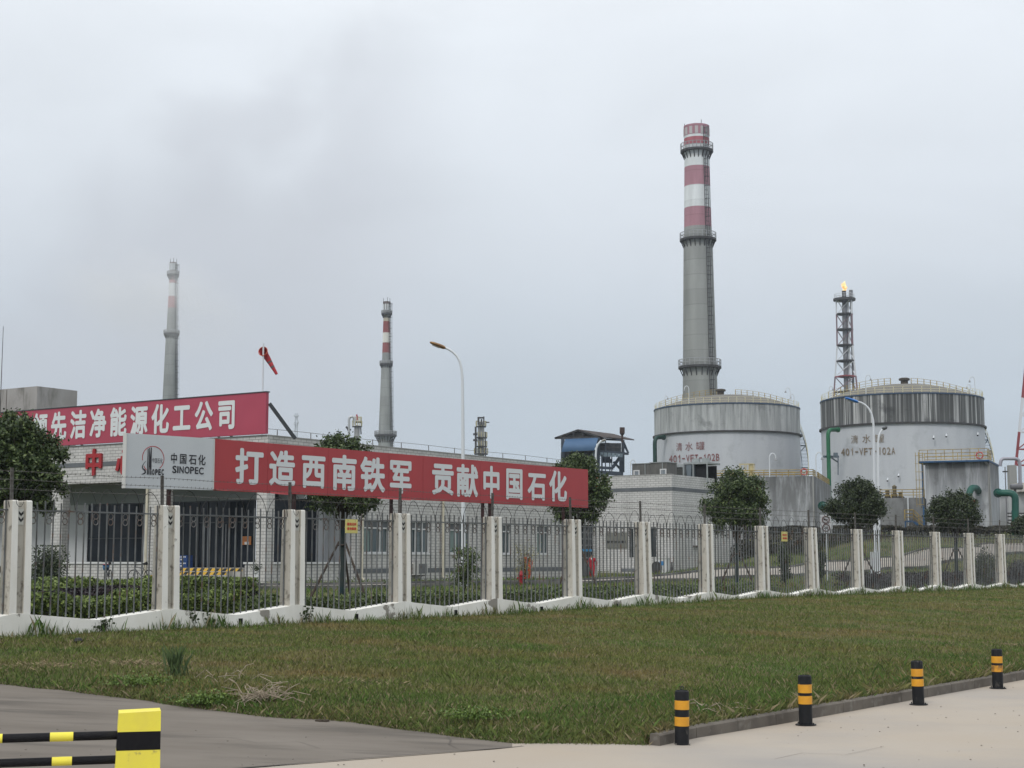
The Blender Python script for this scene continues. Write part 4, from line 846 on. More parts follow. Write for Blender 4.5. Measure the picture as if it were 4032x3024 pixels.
def chimney(label, cxN, D, prof, plats, bands, matname, slots, ladder, group='tall banded chimneys', streak=.3, rods=3, slotcol=None):
    """prof: (yN, half width in px); plats: (yN, half width px, rail px)"""
    base = at(cxN, 2203, D); th = thing('chimney', label, 'chimney', (base.x, D, 0), 0, group)
    k = D / F
    def zz(y): return at(cxN, y, D - (prof[-1][1] if y < 1000 else prof[len(prof) // 2][1]) * k).z
    pr = [(hw * k, zz(y)) for y, hw in prof]
    bm = [(0 if y is None else zz(y), c) for y, c in bands]
    sm = chimney_mat(matname, bm, None, pr[0][0], streak)
    b = MB(); r0, zt0_ = pr[-1]; pr_ = [(pr[0][0] * 1.12, -1)] + pr + [(r0 * .8, zt0_), (r0 * .78, zt0_ - 4)]; b.lathe(pr_, 40); sh = b.build('shaft', sm, th, smooth=True)
    def rad(z):
        for (ra_, za), (rb_, zb__) in zip(pr, pr[1:]):
            if za <= z <= zb__: return ra_ + (rb_ - ra_) * (z - za) / max(zb__ - za, 1e-6)
        return pr[0][0] if z < pr[0][1] else pr[-1][0]
    for y, hw, rp_ in plats:
        z = zz(y); R1 = hw * k; R0 = rad(z) * .98; h = rp_ * k; th_ = .22 + .0006 * D
        b = MB(); b.lathe([(R0, z - th_), (R1, z - th_), (R1, z), (R0, z)], 40)
        for i_ in range(20):
            a = i_ * math.pi / 10; c, s = math.cos(a), math.sin(a); b.bar((R0 * c, R0 * s, z - (R1 - R0) * 1.5 - .6), (R1 * .96 * c, R1 * .96 * s, z - th_ * .5), .16)
        pl_ = b.build('platform', steel_d, th); b = MB(); rr = .035 + D * .00011
        for zz_ in (h, h * .5): b.torus((0, 0, z + zz_), (0, 0, 1), R1 * .985, rr, 40, 4)
        for i_ in range(26):
            a = i_ * 2 * math.pi / 26; b.bar((R1 * .985 * math.cos(a), R1 * .985 * math.sin(a), z), (R1 * .985 * math.cos(a), R1 * .985 * math.sin(a), z + h), rr * 1.8)
        b.build('railing', mat('light_rail_steel', (.28, .29, .30), rough=.6), pl_)
    la = ladder; b = MB(); zt_ = pr[-1][1] - .5; z = pr[0][1]; prev = None; lw = .32 + D * .0004
    ca, sa = math.cos(la), math.sin(la); tx, ty = -sa, ca
    for s_ in (-1, 1):
        pts = []
        for i_ in range(14): q = z + (zt_ - z) * i_ / 13; r_ = rad(q) + .25; pts.append((r_ * ca + tx * lw * s_, r_ * sa + ty * lw * s_, q))
        b.tube(pts, .05 + D * .00006, 4)
        pts = [(p[0] + ca * .5, p[1] + sa * .5, p[2]) for p in pts]; b.tube(pts, .04, 4)
    q = z
    while q < zt_:
        r_ = rad(q) + .25; b.bar((r_ * ca - tx * lw, r_ * sa - ty * lw, q), (r_ * ca + tx * lw, r_ * sa + ty * lw, q), .07); 
        if int(q) % 2 == 0: b.torus(((r_ + .3) * ca, (r_ + .3) * sa, q), (0, 0, 1), lw * 1.05, .035, 10, 3)
        q += .9
    b.build('caged_ladder', steel_d, th)
    if slots:
        y0, y1, n_, w_ = slots; b = MB(); z0_, z1_2 = zz(y1), zz(y0)
        for i_ in range(n_):
            a = 2 * math.pi * i_ / n_ + .1; M = Matrix.Rotation(a, 4, 'Z'); r_ = rad((z0_ + z1_2) / 2); b.box(r_ - .3, r_ + .04 + r_ * .01, -w_, w_, z0_, z1_2, M)
        b.build('cap_pale_strips', slotcol, th)  # solid pale boxes: white paint on the main cap, painted-in sky on the others
    b = MB()
    for i_ in range(rods): a = 2.2 * i_ + .6; r_ = pr[-1][0] * .95; b.tube([(r_ * math.cos(a), r_ * math.sin(a), pr[-1][1] - .3), (r_ * math.cos(a), r_ * math.sin(a), pr[-1][1] + 16 * k)], .04 + D * .00005, 4)
    b.build('lightning_rod', steel_d, th)
    return th
redp = (0.36, 0.195, 0.23); whp = (0.62, 0.65, 0.66); gc = (0.275, 0.285, 0.275)
chimney('tallest grey concrete chimney with faded pink and white bands behind the left water tank', 2766, 300,
        [(1640, 71), (1561, 69), (1433, 66.5), (1180, 62), (928, 57.5), (920, 55.5), (600, 50), (500, 51.5), (484, 51.5)],
        [(1437, 85, 26), (932, 73, 24), (580, 66, 26)], [(None, gc), (895, redp), (812, whp), (730, redp), (649, whp), (570, (.36, .12, .14)), (540, whp), (534, redp)], 'chimney_paint_main',
        (494, 523, 14, .30), -math.pi / 2 + .55, slotcol=mat('cap_white_patch', (.42, .40, .40), rough=.9), streak=.22)
chimney('middle distant chimney with dark openwork cap and oxide red bands', 1513.5, 500,
        [(1800, 29), (1705, 27.5), (1430, 19), (1424, 16.8), (1240, 13), (1225, 14), (1190, 15), (1186, 15)],
        [(1711, 44, 14), (1431, 26, 11), (1232, 21, 11)], [(None, (.27, .285, .28)), (1388, (.30, .10, .10)), (1349, (.70, .70, .65)), (1309, (.27, .085, .085)), (1269, (.46, .42, .34)), (1238, (.13, .10, .095))], 'chimney_paint_mid',
        (1196, 1222, 10, .24), -math.pi / 2 + 1.0, slotcol=mat('cap_sky_gap_paint', (.55, .58, .60), rough=.9), streak=.3)
chimney('leftmost distant chimney half veiled by smoke with pale pink bands', 653, 440,
        [(1800, 32), (1568, 28.5), (1310, 22), (1304, 20), (1085, 14), (1072, 15), (1035, 14.5), (1031, 14.5)],
        [(1311, 31, 12), (1078, 24, 12)], [(None, (.27, .285, .28)), (1212, (.40, .20, .21)), (1166, (.60, .62, .64)), (1119, (.38, .17, .18)), (1085, (.55, .56, .56)), (1070, (.30, .27, .27))], 'chimney_paint_left',
        (1036, 1062, 10, .35), -math.pi / 2 + 1.1, slotcol=mat('cap_sky_gap_paint2', (.45, .47, .49), rough=.9), streak=.25)

# ------------------------------------------------------------------ water tanks
yrail = mat('yellow_handrail', (0.40, 0.30, 0.08), (0.20, 0.145, 0.07), scale=2.5, rough=.6)
prail = mat('pale_yellow_handrail', (0.66, 0.64, 0.46), (0.52, 0.46, 0.24), scale=2, rough=.6)
stair_blue = mat('grey_blue_steel', (.10, .13, .16), rough=.6); bluep = mat('blue_steel_paint', (0.02, 0.085, 0.20), (0.02, .06, .13), scale=2, rough=.5)
green_dk = mat('dark_green_pipe', (0.008, 0.045, 0.033), (0.008, .03, .025), scale=.7, rough=.45); green_lt = mat('green_pipe', (0.015, 0.13, 0.055), (.012, .09, .045), scale=.7, rough=.45); green_t = mat('teal_green_pipe', (0.008, 0.085, 0.06), (.008, .055, .045), scale=.7, rough=.45)
lamp_w = mat('white_lamp_paint', (0.56, 0.59, 0.62), rough=.4)
def tank(label, cxN, hwN, D, y_rim_mid, y_belt_mid, y_dome, upper, dark, vent_dx, txt, txtcol, rail_px=24):
    Rr = hwN * D / F * .995; c = at(cxN, 2203, D); th = thing('water_tank', label, 'storage tank', (c.x, D, 0), 0, 'water tanks'); df = D - Rr
    zr = at(cxN, y_rim_mid, df).z; zb_ = at(cxN, y_belt_mid, df).z; zd = at(cxN, y_dome, D - Rr * .15).z
    sh = MB(); sh.lathe([(Rr, 2.0), (Rr, zb_)], 96); sh.build('shell', streak_mat(label[:8] + '_lower', (0.46, 0.48, 0.51), (0.42, 0.44, 0.475), (0.34, 0.36, 0.38), .35, round_R=Rr, topz=zb_, toph=2.5, zs=.05, dlo=.55, dhi=.8, rough=.55), th, smooth=True)
    up = MB(); up.lathe([(Rr + .02, zb_), (Rr + .02, zr)], 96); up.build('upper_shell', upper(Rr, zr), th, smooth=True)
    b = MB(); b.lathe([(Rr, zb_ - .1), (Rr + .28, zb_ - .1), (Rr + .28, zb_ + .12), (Rr, zb_ + .12)], 96); b.build('wind_girder', steel_d, th)
    b = MB(); b.lathe([(Rr, zr - .12), (Rr + .1, zr - .12), (Rr + .1, zr + .05), (Rr, zr + .05)], 96); b.build('rim_angle', mat('dark_blue_rim', (.03, .06, .11), rough=.6), th)
    b = MB(); n_ = 10; b.lathe([(Rr * math.cos(i_ / n_ * math.pi / 2) if i_ < n_ else .01, zr + .03 + (zd - zr) * (1 - (math.cos(i_ / n_ * math.pi / 2)) ** 2.0)) for i_ in range(n_ + 1)], 72)
    b.build('dome_roof', mat('dusty_dome_paint', (0.165, 0.16, 0.142), (0.135, 0.13, 0.115), scale=.25, rough=.95), th, smooth=True)
    def domez(r): return zr + .03 + (zd - zr) * (1 - (r / Rr) ** 2.0)
    b = MB(); b.lathe([(.5, zd - .3), (.5, zd + .55), (.75, zd + .6), (.75, zd + .85), (.45, zd + .95), (0.01, zd + 1.0)], 18, vent_dx, -.5); 
    b.build('roof_vent', mat('rusty_vent', (.07, .06, .05), rough=.9), th)
    h = rail_px * D / F; rr = .018; b = MB(); n_ = 56
    for q in (h, h * .62, h * .3): b.torus((0, 0, zr + q), (0, 0, 1), Rr - .1, rr, 96, 4)
    for i_ in range(n_): a = 2 * math.pi * i_ / n_; x, y = (Rr - .1) * math.cos(a), (Rr - .1) * math.sin(a); b.bar((x, y, zr), (x, y, zr + h), .05)
    b.build('rim_railing', prail, th)
    b = MB()
    for sg_, r0_, r1_ in ((-1, Rr * .14, Rr * .93), (1, Rr * .12, Rr * .93)):
        for yy in (-.6,):
            n_ = 10; P_ = [(sg_ * (r0_ + (r1_ - r0_) * i_ / n_), yy) for i_ in range(n_ + 1)]
            for q in (h, h * .6, h * .25): b.tube([(x, y, domez(math.hypot(x, y)) + q) for x, y in P_], .022, 4)
            for x, y in P_: z = domez(math.hypot(x, y)); b.bar((x, y, z - .05), (x, y, z + h), .09)
    b.build('roof_walk_railing', yrail, th)
    # spiral stair on the right
    b = MB(); st = MB(); n_ = 64; w = Rr * .088; z1_3 = zr + .1; z0_3 = zr - Rr * 1.30; inn, ou = [], []
    for i_ in range(n_ + 1):
        u = i_ / n_; a = R(26) + (R(-34) - R(26)) * u; z = z1_3 + (z0_3 - z1_3) * u; ri, ro = Rr + .15, Rr + .15 + w; ca, sa = math.cos(a), math.sin(a)
        inn.append((ri * ca, ri * sa, z)); ou.append((ro * ca, ro * sa, z)); st.bar(inn[-1], ou[-1], .22, .05)
        if i_ % 3 == 0: b.bar(ou[-1], (ou[-1][0], ou[-1][1], z + h), .045)
        if i_ % 16 == 8: st.bar((Rr * ca, Rr * sa, z - .1), (ro * ca, ro * sa, z - .05), .12); st.bar((Rr * ca, Rr * sa, z - 1.4), (ro * ca, ro * sa, z - .1), .1)
    st.tube(inn, .07, 4); st.tube(ou, .07, 4); so = st.build('spiral_stair', stair_blue, th)
    for q in (h, h * .5): b.tube([(x, y, z + q) for x, y, z in ou], .035, 4)
    b.build('stair_railing', prail, so)
    # stencilled writing wrapped on the shell
    def cyl(x, y):
        d = ray(x, y); o = Vector((-c.x, -D)); dx, dy = d.x, d.y; A = dx * dx + dy * dy; B_ = 2 * (o.x * dx + o.y * dy); C_ = o.x ** 2 + o.y ** 2 - (Rr + .05) ** 2; s = (-B_ - math.sqrt(B_ * B_ - 4 * A * C_)) / (2 * A)
        return math.atan2(o.y + dy * s, o.x + dx * s), CAMZ + d.z * s
    b = MB()
    for ch, x0, x1, y0, y1 in txt:
        a0_, _ = cyl(x0, y0); a1_, _ = cyl(x1, y0); _, z1_2 = cyl((x0 + x1) / 2, y0); _, z0_ = cyl((x0 + x1) / 2, y1); q = Rr + .07
        put_text(b, ch, a0_ * q, a1_ * q, z0_, z1_2, bold=.012 if ord(ch) < 999 else .0, fn=lambda X, Z, e, q=q: ((q + e) * math.cos(X / q), (q + e) * math.sin(X / q), Z))
    b.build('stencilled_lettering', txtcol, th)
    return th, Rr, zr, zb_, domez
B_upper = lambda r, z: streak_mat('tank_upper_grey', (0.30, 0.315, 0.315), (0.43, 0.445, 0.45), (0.09, 0.095, 0.095), .9, round_R=r, zs=.10, dlo=.47, dhi=.63, topz=z + 2.5, toph=7, lo=.42, hi=.60)
A_upper = lambda r, z: streak_mat('tank_upper_black_streaks', (0.135, 0.14, 0.14), (0.55, 0.56, 0.56), (0.010, 0.011, 0.012), 2.2, round_R=r, zs=.03, dlo=.43, dhi=.51, topz=z + 8, toph=18, lo=.50, hi=.60)
def spread(s, x0, x1, y0, y1, n=None, ylift=0):
    cw = (x1 - x0) / len(s); o = []
    for i_, ch in enumerate(s):
        a = x0 + i_ * cw
        if ch == '-': o.append(('—' if False else '-', a + cw * .2, a + cw * .8, y0 + (y1 - y0) * .46 - ylift * (i_ / len(s)), y0 + (y1 - y0) * .62 - ylift * (i_ / len(s))))
        else: o.append((ch, a + cw * (.12 if ch != '1' else .32), a + cw * (.88 if ch != '1' else .66), y0 - ylift * i_ / len(s), y1 - ylift * i_ / len(s)))
    return o
faded_red = mat('faded_red_stencil', (0.20, 0.075, 0.075), (0.34, 0.27, 0.28), scale=1.6, lo=.54, hi=.68, rough=.8)
faded_brown = mat('faded_brown_stencil', (0.19, 0.15, 0.105), (0.34, 0.31, 0.27), scale=1.6, lo=.54, hi=.68, rough=.8)
TB, RB_, zrB, zbB, dzB = tank('left white and grey water tank with dark green pipe and red stencilled number', 2870, 286, 233, 1586, 1697, 1553, B_upper, None, -.9,
    [('清', 2662, 2686, 1743, 1776), ('水', 2698, 2728, 1740, 1775), ('罐', 2740, 2774, 1738, 1772)] + spread('401-VFT-102B', 2633, 2834, 1792, 1821, ylift=8), faded_red, 23)
TA, RA_, zrA, zbA, dzA = tank('right water tank with black weather streaks and brown stencilled number', 3566, 314.5, 212, 1546, 1664, 1511, A_upper, None, .4,
    [('清', 3350, 3379, 1713, 1747), ('水', 3395, 3428, 1709, 1745), ('罐', 3444, 3481, 1708, 1744)] + spread('401-VFT-102A', 3310, 3526, 1765, 1794, ylift=6), faded_brown, 26)
def pipe(name, label, pts, r, m, group='green water pipes', flange=True):
    """a bent pipe: pts are world points, corners rounded"""
    P_ = [Vector(p) for p in pts]; o = P_[0]; out_ = [P_[0]]
    for a, p, c in zip(P_, P_[1:], P_[2:]):
        rad_ = min((p - a).length, (c - p).length) * .45; rad_ = min(rad_, r * 3.2); s = p + (a - p).normalized() * rad_; e = p + (c - p).normalized() * rad_
        for i_ in range(9): u = i_ / 8; out_.append((s * (1 - u) + p * u) * (1 - u) + (p * (1 - u) + e * u) * u)
    out_.append(P_[-1]); th = thing(name, label, 'pipe', tuple(o), 0, group); b = MB(); b.tube([p - o for p in out_], r, 16); b.build('pipe_run', m, th, smooth=True)
    if flange:
        b = MB(); d = (P_[-1] - P_[-2]).normalized(); b.tube([P_[-1] - o - d * .05 - d * r * .3, P_[-1] - o + d * .02], r * 1.35, 16); b.build('flange', m, th)
    return th
def tank_pipe(x_n, y_bot, y_top, xw, D, label, r, m, tankc, Rr):
    p1 = at(x_n, y_top, D); return pipe('green_pipe', label, [(p1.x, D, 3.0), tuple(p1), tuple(at(xw, y_top, D + (1.6)))], r, m)
tank_pipe(2578, 1821, 1722, 2614, 226, 'dark green overflow pipe on the left edge of the left tank', .30, green_dk, None, RB_)
tank_pipe(3260, 1870, 1692, 3300, 202, 'bright green overflow pipe on the left side of the streaked tank', .27, green_lt, None, RA_)
b = MB(); p1 = at(3242, 1798, 202); p2 = at(3300, 1798, 205); b.bar(p1, p2, .28); b.bar(at(3270, 1800, 202), at(3300, 1820, 204), .14); b.bar(at(3300, 1798, 203), at(3300, 1870, 203), .12); b.bar(at(3283, 1790, 202), at(3298, 1790, 202), .5)
tag(b.build('pipe_bracket', stair_blue), 'steel bracket platform bracing the bright green pipe on the streaked tank', 'bracket')
# small swan-neck lamps
def swan(x, yb, yt, D, side, label, head=(.5, .52, .52), hr=.16, pr=.05, group='small swan neck lamps on the tanks'):
    p0 = at(x, yb, D); p1 = at(x, yt, D); th = thing('swan_neck_lamp', label, 'lamp', (p0.x, D, 0), 0, group); h = p1.z; w = (h - p0.z) * .16 + .25; b = MB(); pts = [(0, 0, p0.z - .1), (0, 0, h - w)]
    for i_ in range(1, 9): a = math.pi * i_ / 8; pts.append((side * w * .5 * (1 - math.cos(a)), 0, h - w + w * .8 * math.sin(a)))
    b.tube(pts, pr, 6); b.build('pole', lamp_w, th); e = pts[-1]; b = MB(); b.lathe([(hr * .35, .05), (hr * .6, 0), (hr, -.22), (0.01, -.24)], 10, e[0], 0); o = b.build('lamp_head', mat('grey_lamp_head', (.25, .26, .27), rough=.5), th); o.location = (0, 0, e[2]); return th
swan(2618, 1585, 1556, 225, 1, 'swan neck lamp at the left rim of the left tank'); swan(2713, 1585, 1516, 223, -1, 'tall thin lamp standing before the big chimney on the tank rim')
swan(3112, 1592, 1523, 226, -1, 'taller swan neck lamp at the right rim of the left tank'); swan(3127, 1593, 1550, 228, -1, 'shorter swan neck lamp at the right rim of the left tank')
swan(3266, 1560, 1517, 205, 1, 'swan neck lamp at the left rim of the streaked tank'); swan(3410, 1549, 1472, 203, 1, 'swan neck lamp beside the flare tower on the streaked tank')
swan(3823, 1556, 1510, 204, -1, 'shorter swan neck lamp at the right rim of the streaked tank'); swan(3840, 1558, 1479, 205, -1, 'taller swan neck lamp at the right rim of the streaked tank')
swan(3214, 1872, 1776, 150, 1, 'thin lamp behind the yellow railing between the two tanks'); swan(3031, 1874, 1780, 150, 1, 'white lamp on the basin wall before the left tank', pr=.055, hr=.16)
swan(2483, 1872, 1806, 170, 1, 'thin lamp left of the rooftop cooling units')
# floodlights on the streaked tank
def cyl_point(th, Rr, D, x, y, off=.1):
    d = ray(x, y); o = Vector((-th.location.x, -D)); A = d.x ** 2 + d.y ** 2; B_ = 2 * (o.x * d.x + o.y * d.y); C_ = o.x ** 2 + o.y ** 2 - (Rr + off) ** 2; s = (-B_ - math.sqrt(B_ * B_ - 4 * A * C_)) / (2 * A); return Vector((d.x * s, d.y * s, CAMZ + d.z * s))
for i_, (x, y, lb) in enumerate(((3676, 1723, 'leftmost of three small floodlights high on the streaked tank'), (3726, 1715, 'middle of three small floodlights high on the streaked tank'), (3850, 1710, 'rightmost of three small floodlights high on the streaked tank'),
                         (3495, 1889, 'left small floodlight low on the streaked tank'), (3538, 1872, 'upper small floodlight low on the streaked tank'))):
    p = cyl_point(TA, RA_, 212, x, y, .5); th = thing('floodlight', lb, 'lamp', tuple(p), 0, 'floodlights on the streaked tank'); b = MB(); b.bar((.06, 0, .16), (-.05, -.15, -.12), .17, .17); b.build('lamp_body', lamp_w, th); b = MB(); b.bar((-.05, -.15, -.12), (-.08, -.2, -.2), .19, .19); b.build('lens', black, th); b = MB(); b.bar((.1, 0, .1), (.15, .6, .35), .05); b.build('bracket', lamp_w, th)

# ------------------------------------------------------------------ flare tower
red_st = mat('red_lattice_paint', (0.26, 0.06, 0.07), (.20, .05, .055), scale=1, rough=.7); dull_red = mat('dull_red_lattice', (.21, .13, .15), (.17, .13, .15), scale=.5, rough=.8); wh_st = mat('white_lattice_paint', (0.55, 0.57, 0.60), rough=.6); grey_st = mat('grey_stack_steel', (0.20, 0.205, 0.22), (.14, .14, .15), scale=1, rough=.6, metal=.2)
FD = 400; fc = at(3350, 2203, FD); ft = thing('flare_tower', 'tall lattice flare tower with a burning flame behind the streaked tank', 'flare tower', (fc.x, FD, 0), 0)
kk = FD / F; lv = [1176, 1239, 1300, 1362, 1423, 1484, 1545, 1620, 1740, 1900, 2140]; hwL = {1740: 66, 1900: 82, 2140: 106, 1176: 31, 1239: 31, 1300: 31, 1362: 31.5, 1423: 36, 1484: 42, 1545: 47, 1620: 54}
def legpt(i_, y, cx=3327, D=FD, hwd=hwL): a = (R(185), R(-48), R(62))[i_]; r = hwd[y] * kk * 1.08; z = at(cx, y, D).z; return Vector((r * math.cos(a), r * math.sin(a), z))
for j_, (ya, yb) in enumerate(zip(lv, lv[1:])):
    m = (wh_st, dull_red, dull_red, wh_st, wh_st, dull_red, dull_red, wh_st, wh_st, dull_red)[j_]; b = MB()
    for i_ in range(3):
        b.bar(legpt(i_, ya), legpt(i_, yb), .32); p, q = legpt(i_, yb), legpt((i_ + 1) % 3, ya); b.bar(p, q, .16)
        mid = (legpt(i_, yb) + legpt((i_ + 1) % 3, yb)) / 2
    b.build('lattice_bay', m, ft)
    b = MB()
    for i_ in range(3): b.bar(legpt(i_, yb), legpt((i_ + 1) % 3, yb), .38 if j_ < 4 else .28)
    b.lathe([(.1, legpt(0, yb).z), (2.2, legpt(0, yb).z), (2.2, legpt(0, yb).z + .3), (.1, legpt(0, yb).z + .3)], 10); b.build('landing', steel_d if j_ != 4 else red_st, ft)
b = MB(); z = at(3327, 1177, FD).z; b.lathe([(.1, z - .5), (2.9, z - .5), (2.9, z + .1), (.1, z + .1)], 12); b.box(-2.7, 2.7, -1.2, 1.2, z - .45, z + .05); pf = b.build('top_platform', steel_d, ft)
b = MB(); rl = 2.6
for q in (1.2, .6): b.torus((0, 0, z + q), (0, 0, 1), rl, .06, 20, 4)
for i_ in range(14): a = i_ * math.pi / 7; b.bar((rl * math.cos(a), rl * math.sin(a), z), (rl * math.cos(a), rl * math.sin(a), z + 1.3), .07)
b.build('railing', wh_st, pf)
sx_ = (3348 - 3350) * kk; zt_ = at(3323, 1146, FD).z; zc2 = at(3323, 1202, FD).z
b = MB(); b.tube([(sx_, -.3, 4), (sx_, -.3, zc2)], .62, 14); b.build('flare_stack', grey_st, ft, smooth=True); b = MB(); b.tube([(sx_, -.3, zc2), (sx_, -.3, zt_)], .55, 14); b.build('burner_tip', mat('scorched_steel', (.035, .03, .03), rough=.8), ft, smooth=True)
s2 = (3376 - 3350) * kk; z3 = at(3350, 1143, FD).z; b = MB(); b.tube([(s2, -.3, 4), (s2, -.3, z3 - 3)], .32, 10); b.tube([(s2, -.3, z3 - 3), (s2, -.3, z3)], .5, 12); b.build('second_stack', grey_st, ft, smooth=True)
b = MB(); b.tube([(s2 - .9, -.6, 4), (s2 - .9, -.6, z - 1)], .22, 8); b.build('service_pipe', wh_st, ft)
flame_m = bpy.data.materials.new('flame'); flame_m.use_nodes = True; t_ = flame_m.node_tree; t_.nodes.clear(); o_ = t_.nodes.new('ShaderNodeOutputMaterial'); e_ = t_.nodes.new('ShaderNodeEmission'); n_ = t_.nodes.new('ShaderNodeTexNoise'); n_.inputs['Scale'].default_value = 1.1
c_ = t_.nodes.new('ShaderNodeTexCoord'); t_.links.new(c_.outputs['Object'], n_.inputs[0]); r_ = t_.nodes.new('ShaderNodeValToRGB'); r_.color_ramp.elements[0].position = .35; r_.color_ramp.elements[0].color = (1, .42, .12, 1); r_.color_ramp.elements[1].position = .6; r_.color_ramp.elements[1].color = (1, .86, .45, 1)
t_.links.new(n_.outputs[0], r_.inputs[0]); t_.links.new(r_.outputs[0], e_.inputs[0]); e_.inputs[1].default_value = 1.35; t_.links.new(e_.outputs[0], o_.inputs[0])
b = MB(); hF = at(3324, 1109, FD).z - zt_; pr_ = []
for i_ in range(17):
    u = i_ / 16; pr_.append((max(.01, .50 * (.45 + .9 * math.sin(math.pi * min(1, u * .9 + .1)) ** 1.2) * (1 if u < .8 else (1 - u) / .2) * (1 + .18 * math.sin(u * 21))), zt_ + hF * u))
b.lathe(pr_, 14); v_ = []
for x, y, z in b.v:
    u = (z - zt_) / hF; v_.append((x + sx_ + .25 * u + .22 * math.sin(u * 7), y - .3, z + .15 * math.sin(math.atan2(y, x) * 3) * u))
b.v = v_; fl_o = b.build('flame', flame_m, ft, smooth=True)
# second red and white lattice tower at the right edge
RD2 = 170; rc = at(4128, 2203, RD2); rt = thing('lattice_tower', 'red and white lattice tower leg at the right edge of the view', 'tower', (rc.x, RD2, 0), 0); k2 = RD2 / F
lv2 = [(y, 24 + (y - 1180) * .137) for y in (1180, 1310, 1440, 1566, 1636, 1701, 1769, 1832)]
for j_, ((ya, ha), (yb, hb_)) in enumerate(zip(lv2, lv2[1:])):
    za, zb__ = at(4128, ya, RD2).z, at(4128, yb, RD2).z; b = MB(); m = (red_st, wh_st, red_st, wh_st, wh_st, red_st, red_st)[j_]
    A3 = [Vector((ha * k2 * math.cos(a), ha * k2 * math.sin(a), za)) for a in (R(180), R(300), R(60))]; B3 = [Vector((hb_ * k2 * math.cos(a), hb_ * k2 * math.sin(a), zb__)) for a in (R(180), R(300), R(60))]
    for i_ in range(3): b.bar(A3[i_], B3[i_], .24); b.bar(B3[i_], B3[(i_ + 1) % 3], .13); b.bar(B3[i_], (A3[i_] + A3[(i_ + 1) % 3]) / 2, .11)
    b.build('lattice_bay', m, rt)
b = MB()
for i_ in range(3): a = (R(180), R(300), R(60))[i_]; p = Vector((130 * k2 * math.cos(a), 130 * k2 * math.sin(a), at(4128, 1832, RD2).z)); b.box(p.x - .4, p.x + .4, p.y - .4, p.y + .4, 2, p.z)
b.build('pedestal', conc_m, rt)
# faint far lattice mast
MD = 1150; mc = at(1158, 2203, MD); mt_ = thing('lattice_mast', 'faint distant lattice mast left of the middle chimney', 'mast', (mc.x, MD, 0), 0); b = MB(); km = MD / F; zt_ = at(1158, 1627, MD).z
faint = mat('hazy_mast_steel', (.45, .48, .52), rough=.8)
for sx in (-1, 1):
    for sy in (-1, 1): b.bar((sx * 9 * km, sy * 9 * km, 0), (sx * 3.5 * km, sy * 3.5 * km, zt_), .5)
for i_ in range(16): u = i_ / 16; hw = (9 - 5.5 * u) * km; z = zt_ * u; z2 = zt_ * (u + 1 / 16); b.bar((-hw, -hw, z), (hw, -hw, z2), .3); b.bar((hw, -hw, z), (-hw, -hw, z2), .3)
b.build('lattice', faint, mt_); b = MB(); b.box(-10 * km, 10 * km, -6 * km, 6 * km, at(1158, 1640, MD).z, at(1158, 1634, MD).z); b.box(-8 * km, -3 * km, -2, 2, at(1158, 1673, MD).z, at(1158, 1663, MD).z); b.box(3 * km, 9 * km, -2, 2, at(1158, 1668, MD).z, at(1158, 1660, MD).z); b.build('antenna_platform', faint, mt_)

# ------------------------------------------------------------------ distillation columns
col_m = mat('insulated_column_cladding', (.36, .365, .37), (.20, .20, .20), scale=.5, stretch=(1, 1, .4), rough=.5, metal=.3); ylw = mat('far_yellow_rail', (.40, .36, .18), rough=.7)
def column(label, cxN, D, y0, y1, hw, plats, name='distillation_column'):
    c = at(cxN, 2203, D); th = thing(name, label, 'process column', (c.x, D, 0), 0, 'far process columns'); k = D / F; zt_ = at(cxN, y0, D).z; b = MB(); b.lathe([(hw * k, 0), (hw * k, zt_ - hw * k * .6), (hw * k * .6, zt_ - .2), (.01, zt_)], 20); b.build('shell', col_m, th, smooth=True)
    for y, r_, a0_, a1_ in plats:
        z = at(cxN, y, D).z; b = MB(); b.lathe([(hw * k, z - .3), (r_ * k, z - .3), (r_ * k, z), (hw * k, z)], 16, a0=a0_, a1=a1_); p = b.build('platform', steel_d, th); b = MB()
        for i_ in range(9): a = a0_ + (a1_ - a0_) * i_ / 8; b.bar((r_ * k * math.cos(a), r_ * k * math.sin(a), z), (r_ * k * math.cos(a), r_ * k * math.sin(a), z + 1.3), .16)
        b.torus((0, 0, z + 1.3), (0, 0, 1), r_ * k, .08, 16, 4, a0_, a1_); b.build('railing', ylw, p)
    return th, k, zt_
th, k, zt_ = column('far process column with stacked platforms right of the white lamp post', 1893, 400, 1655, 1900, 13, [(1678, 20, 2.6, 7.0), (1722, 24, 3, 6.6), (1757, 24, 3, 6.6), (1786, 27, 2.5, 6.9)])
b = MB()
for x0, y0, x1, y1, w in ((1912, 1663, 1927, 1663, .3), (1873, 1680, 1873, 1790, .5), (1911, 1700, 1911, 1800, .35), (1905, 1640, 1905, 1672, .35), (1880, 1645, 1905, 1645, .4), (1863, 1710, 1880, 1710, .5), (1863, 1733, 1880, 1733, .5), (1884, 1648, 1884, 1672, .5), (1896, 1650, 1896, 1672, .4)):
    p = at(x0, y0, 398); q = at(x1, y1, 398); o = Vector((th.location.x, 400, 0)); b.bar(p - o, q - o, w)
b.build('side_pipes', steel_d, th)
th, k, zt_ = column('far process column with a large inverted U pipe behind the propped tree', 1400, 400, 1672, 1900, 11, [(1678, 19, 3.0, 6.9), (1661, 17, 3.6, 6.6)])
o = Vector((th.location.x, 400, 0)); b = MB(); pts = [at(1374, 1720, 399), at(1374, 1655, 399)] + [at(1385.5 - 11.5 * math.cos(math.pi * i_ / 10), 1653 - 13 * math.sin(math.pi * i_ / 10), 399) for i_ in range(11)] + [at(1397, 1672, 399)]
b.tube([p - o for p in pts], .32, 12); b.build('overhead_pipe', mat('bare_aluminium_cladding', (.42, .43, .44), rough=.35, metal=.4), th, smooth=True)
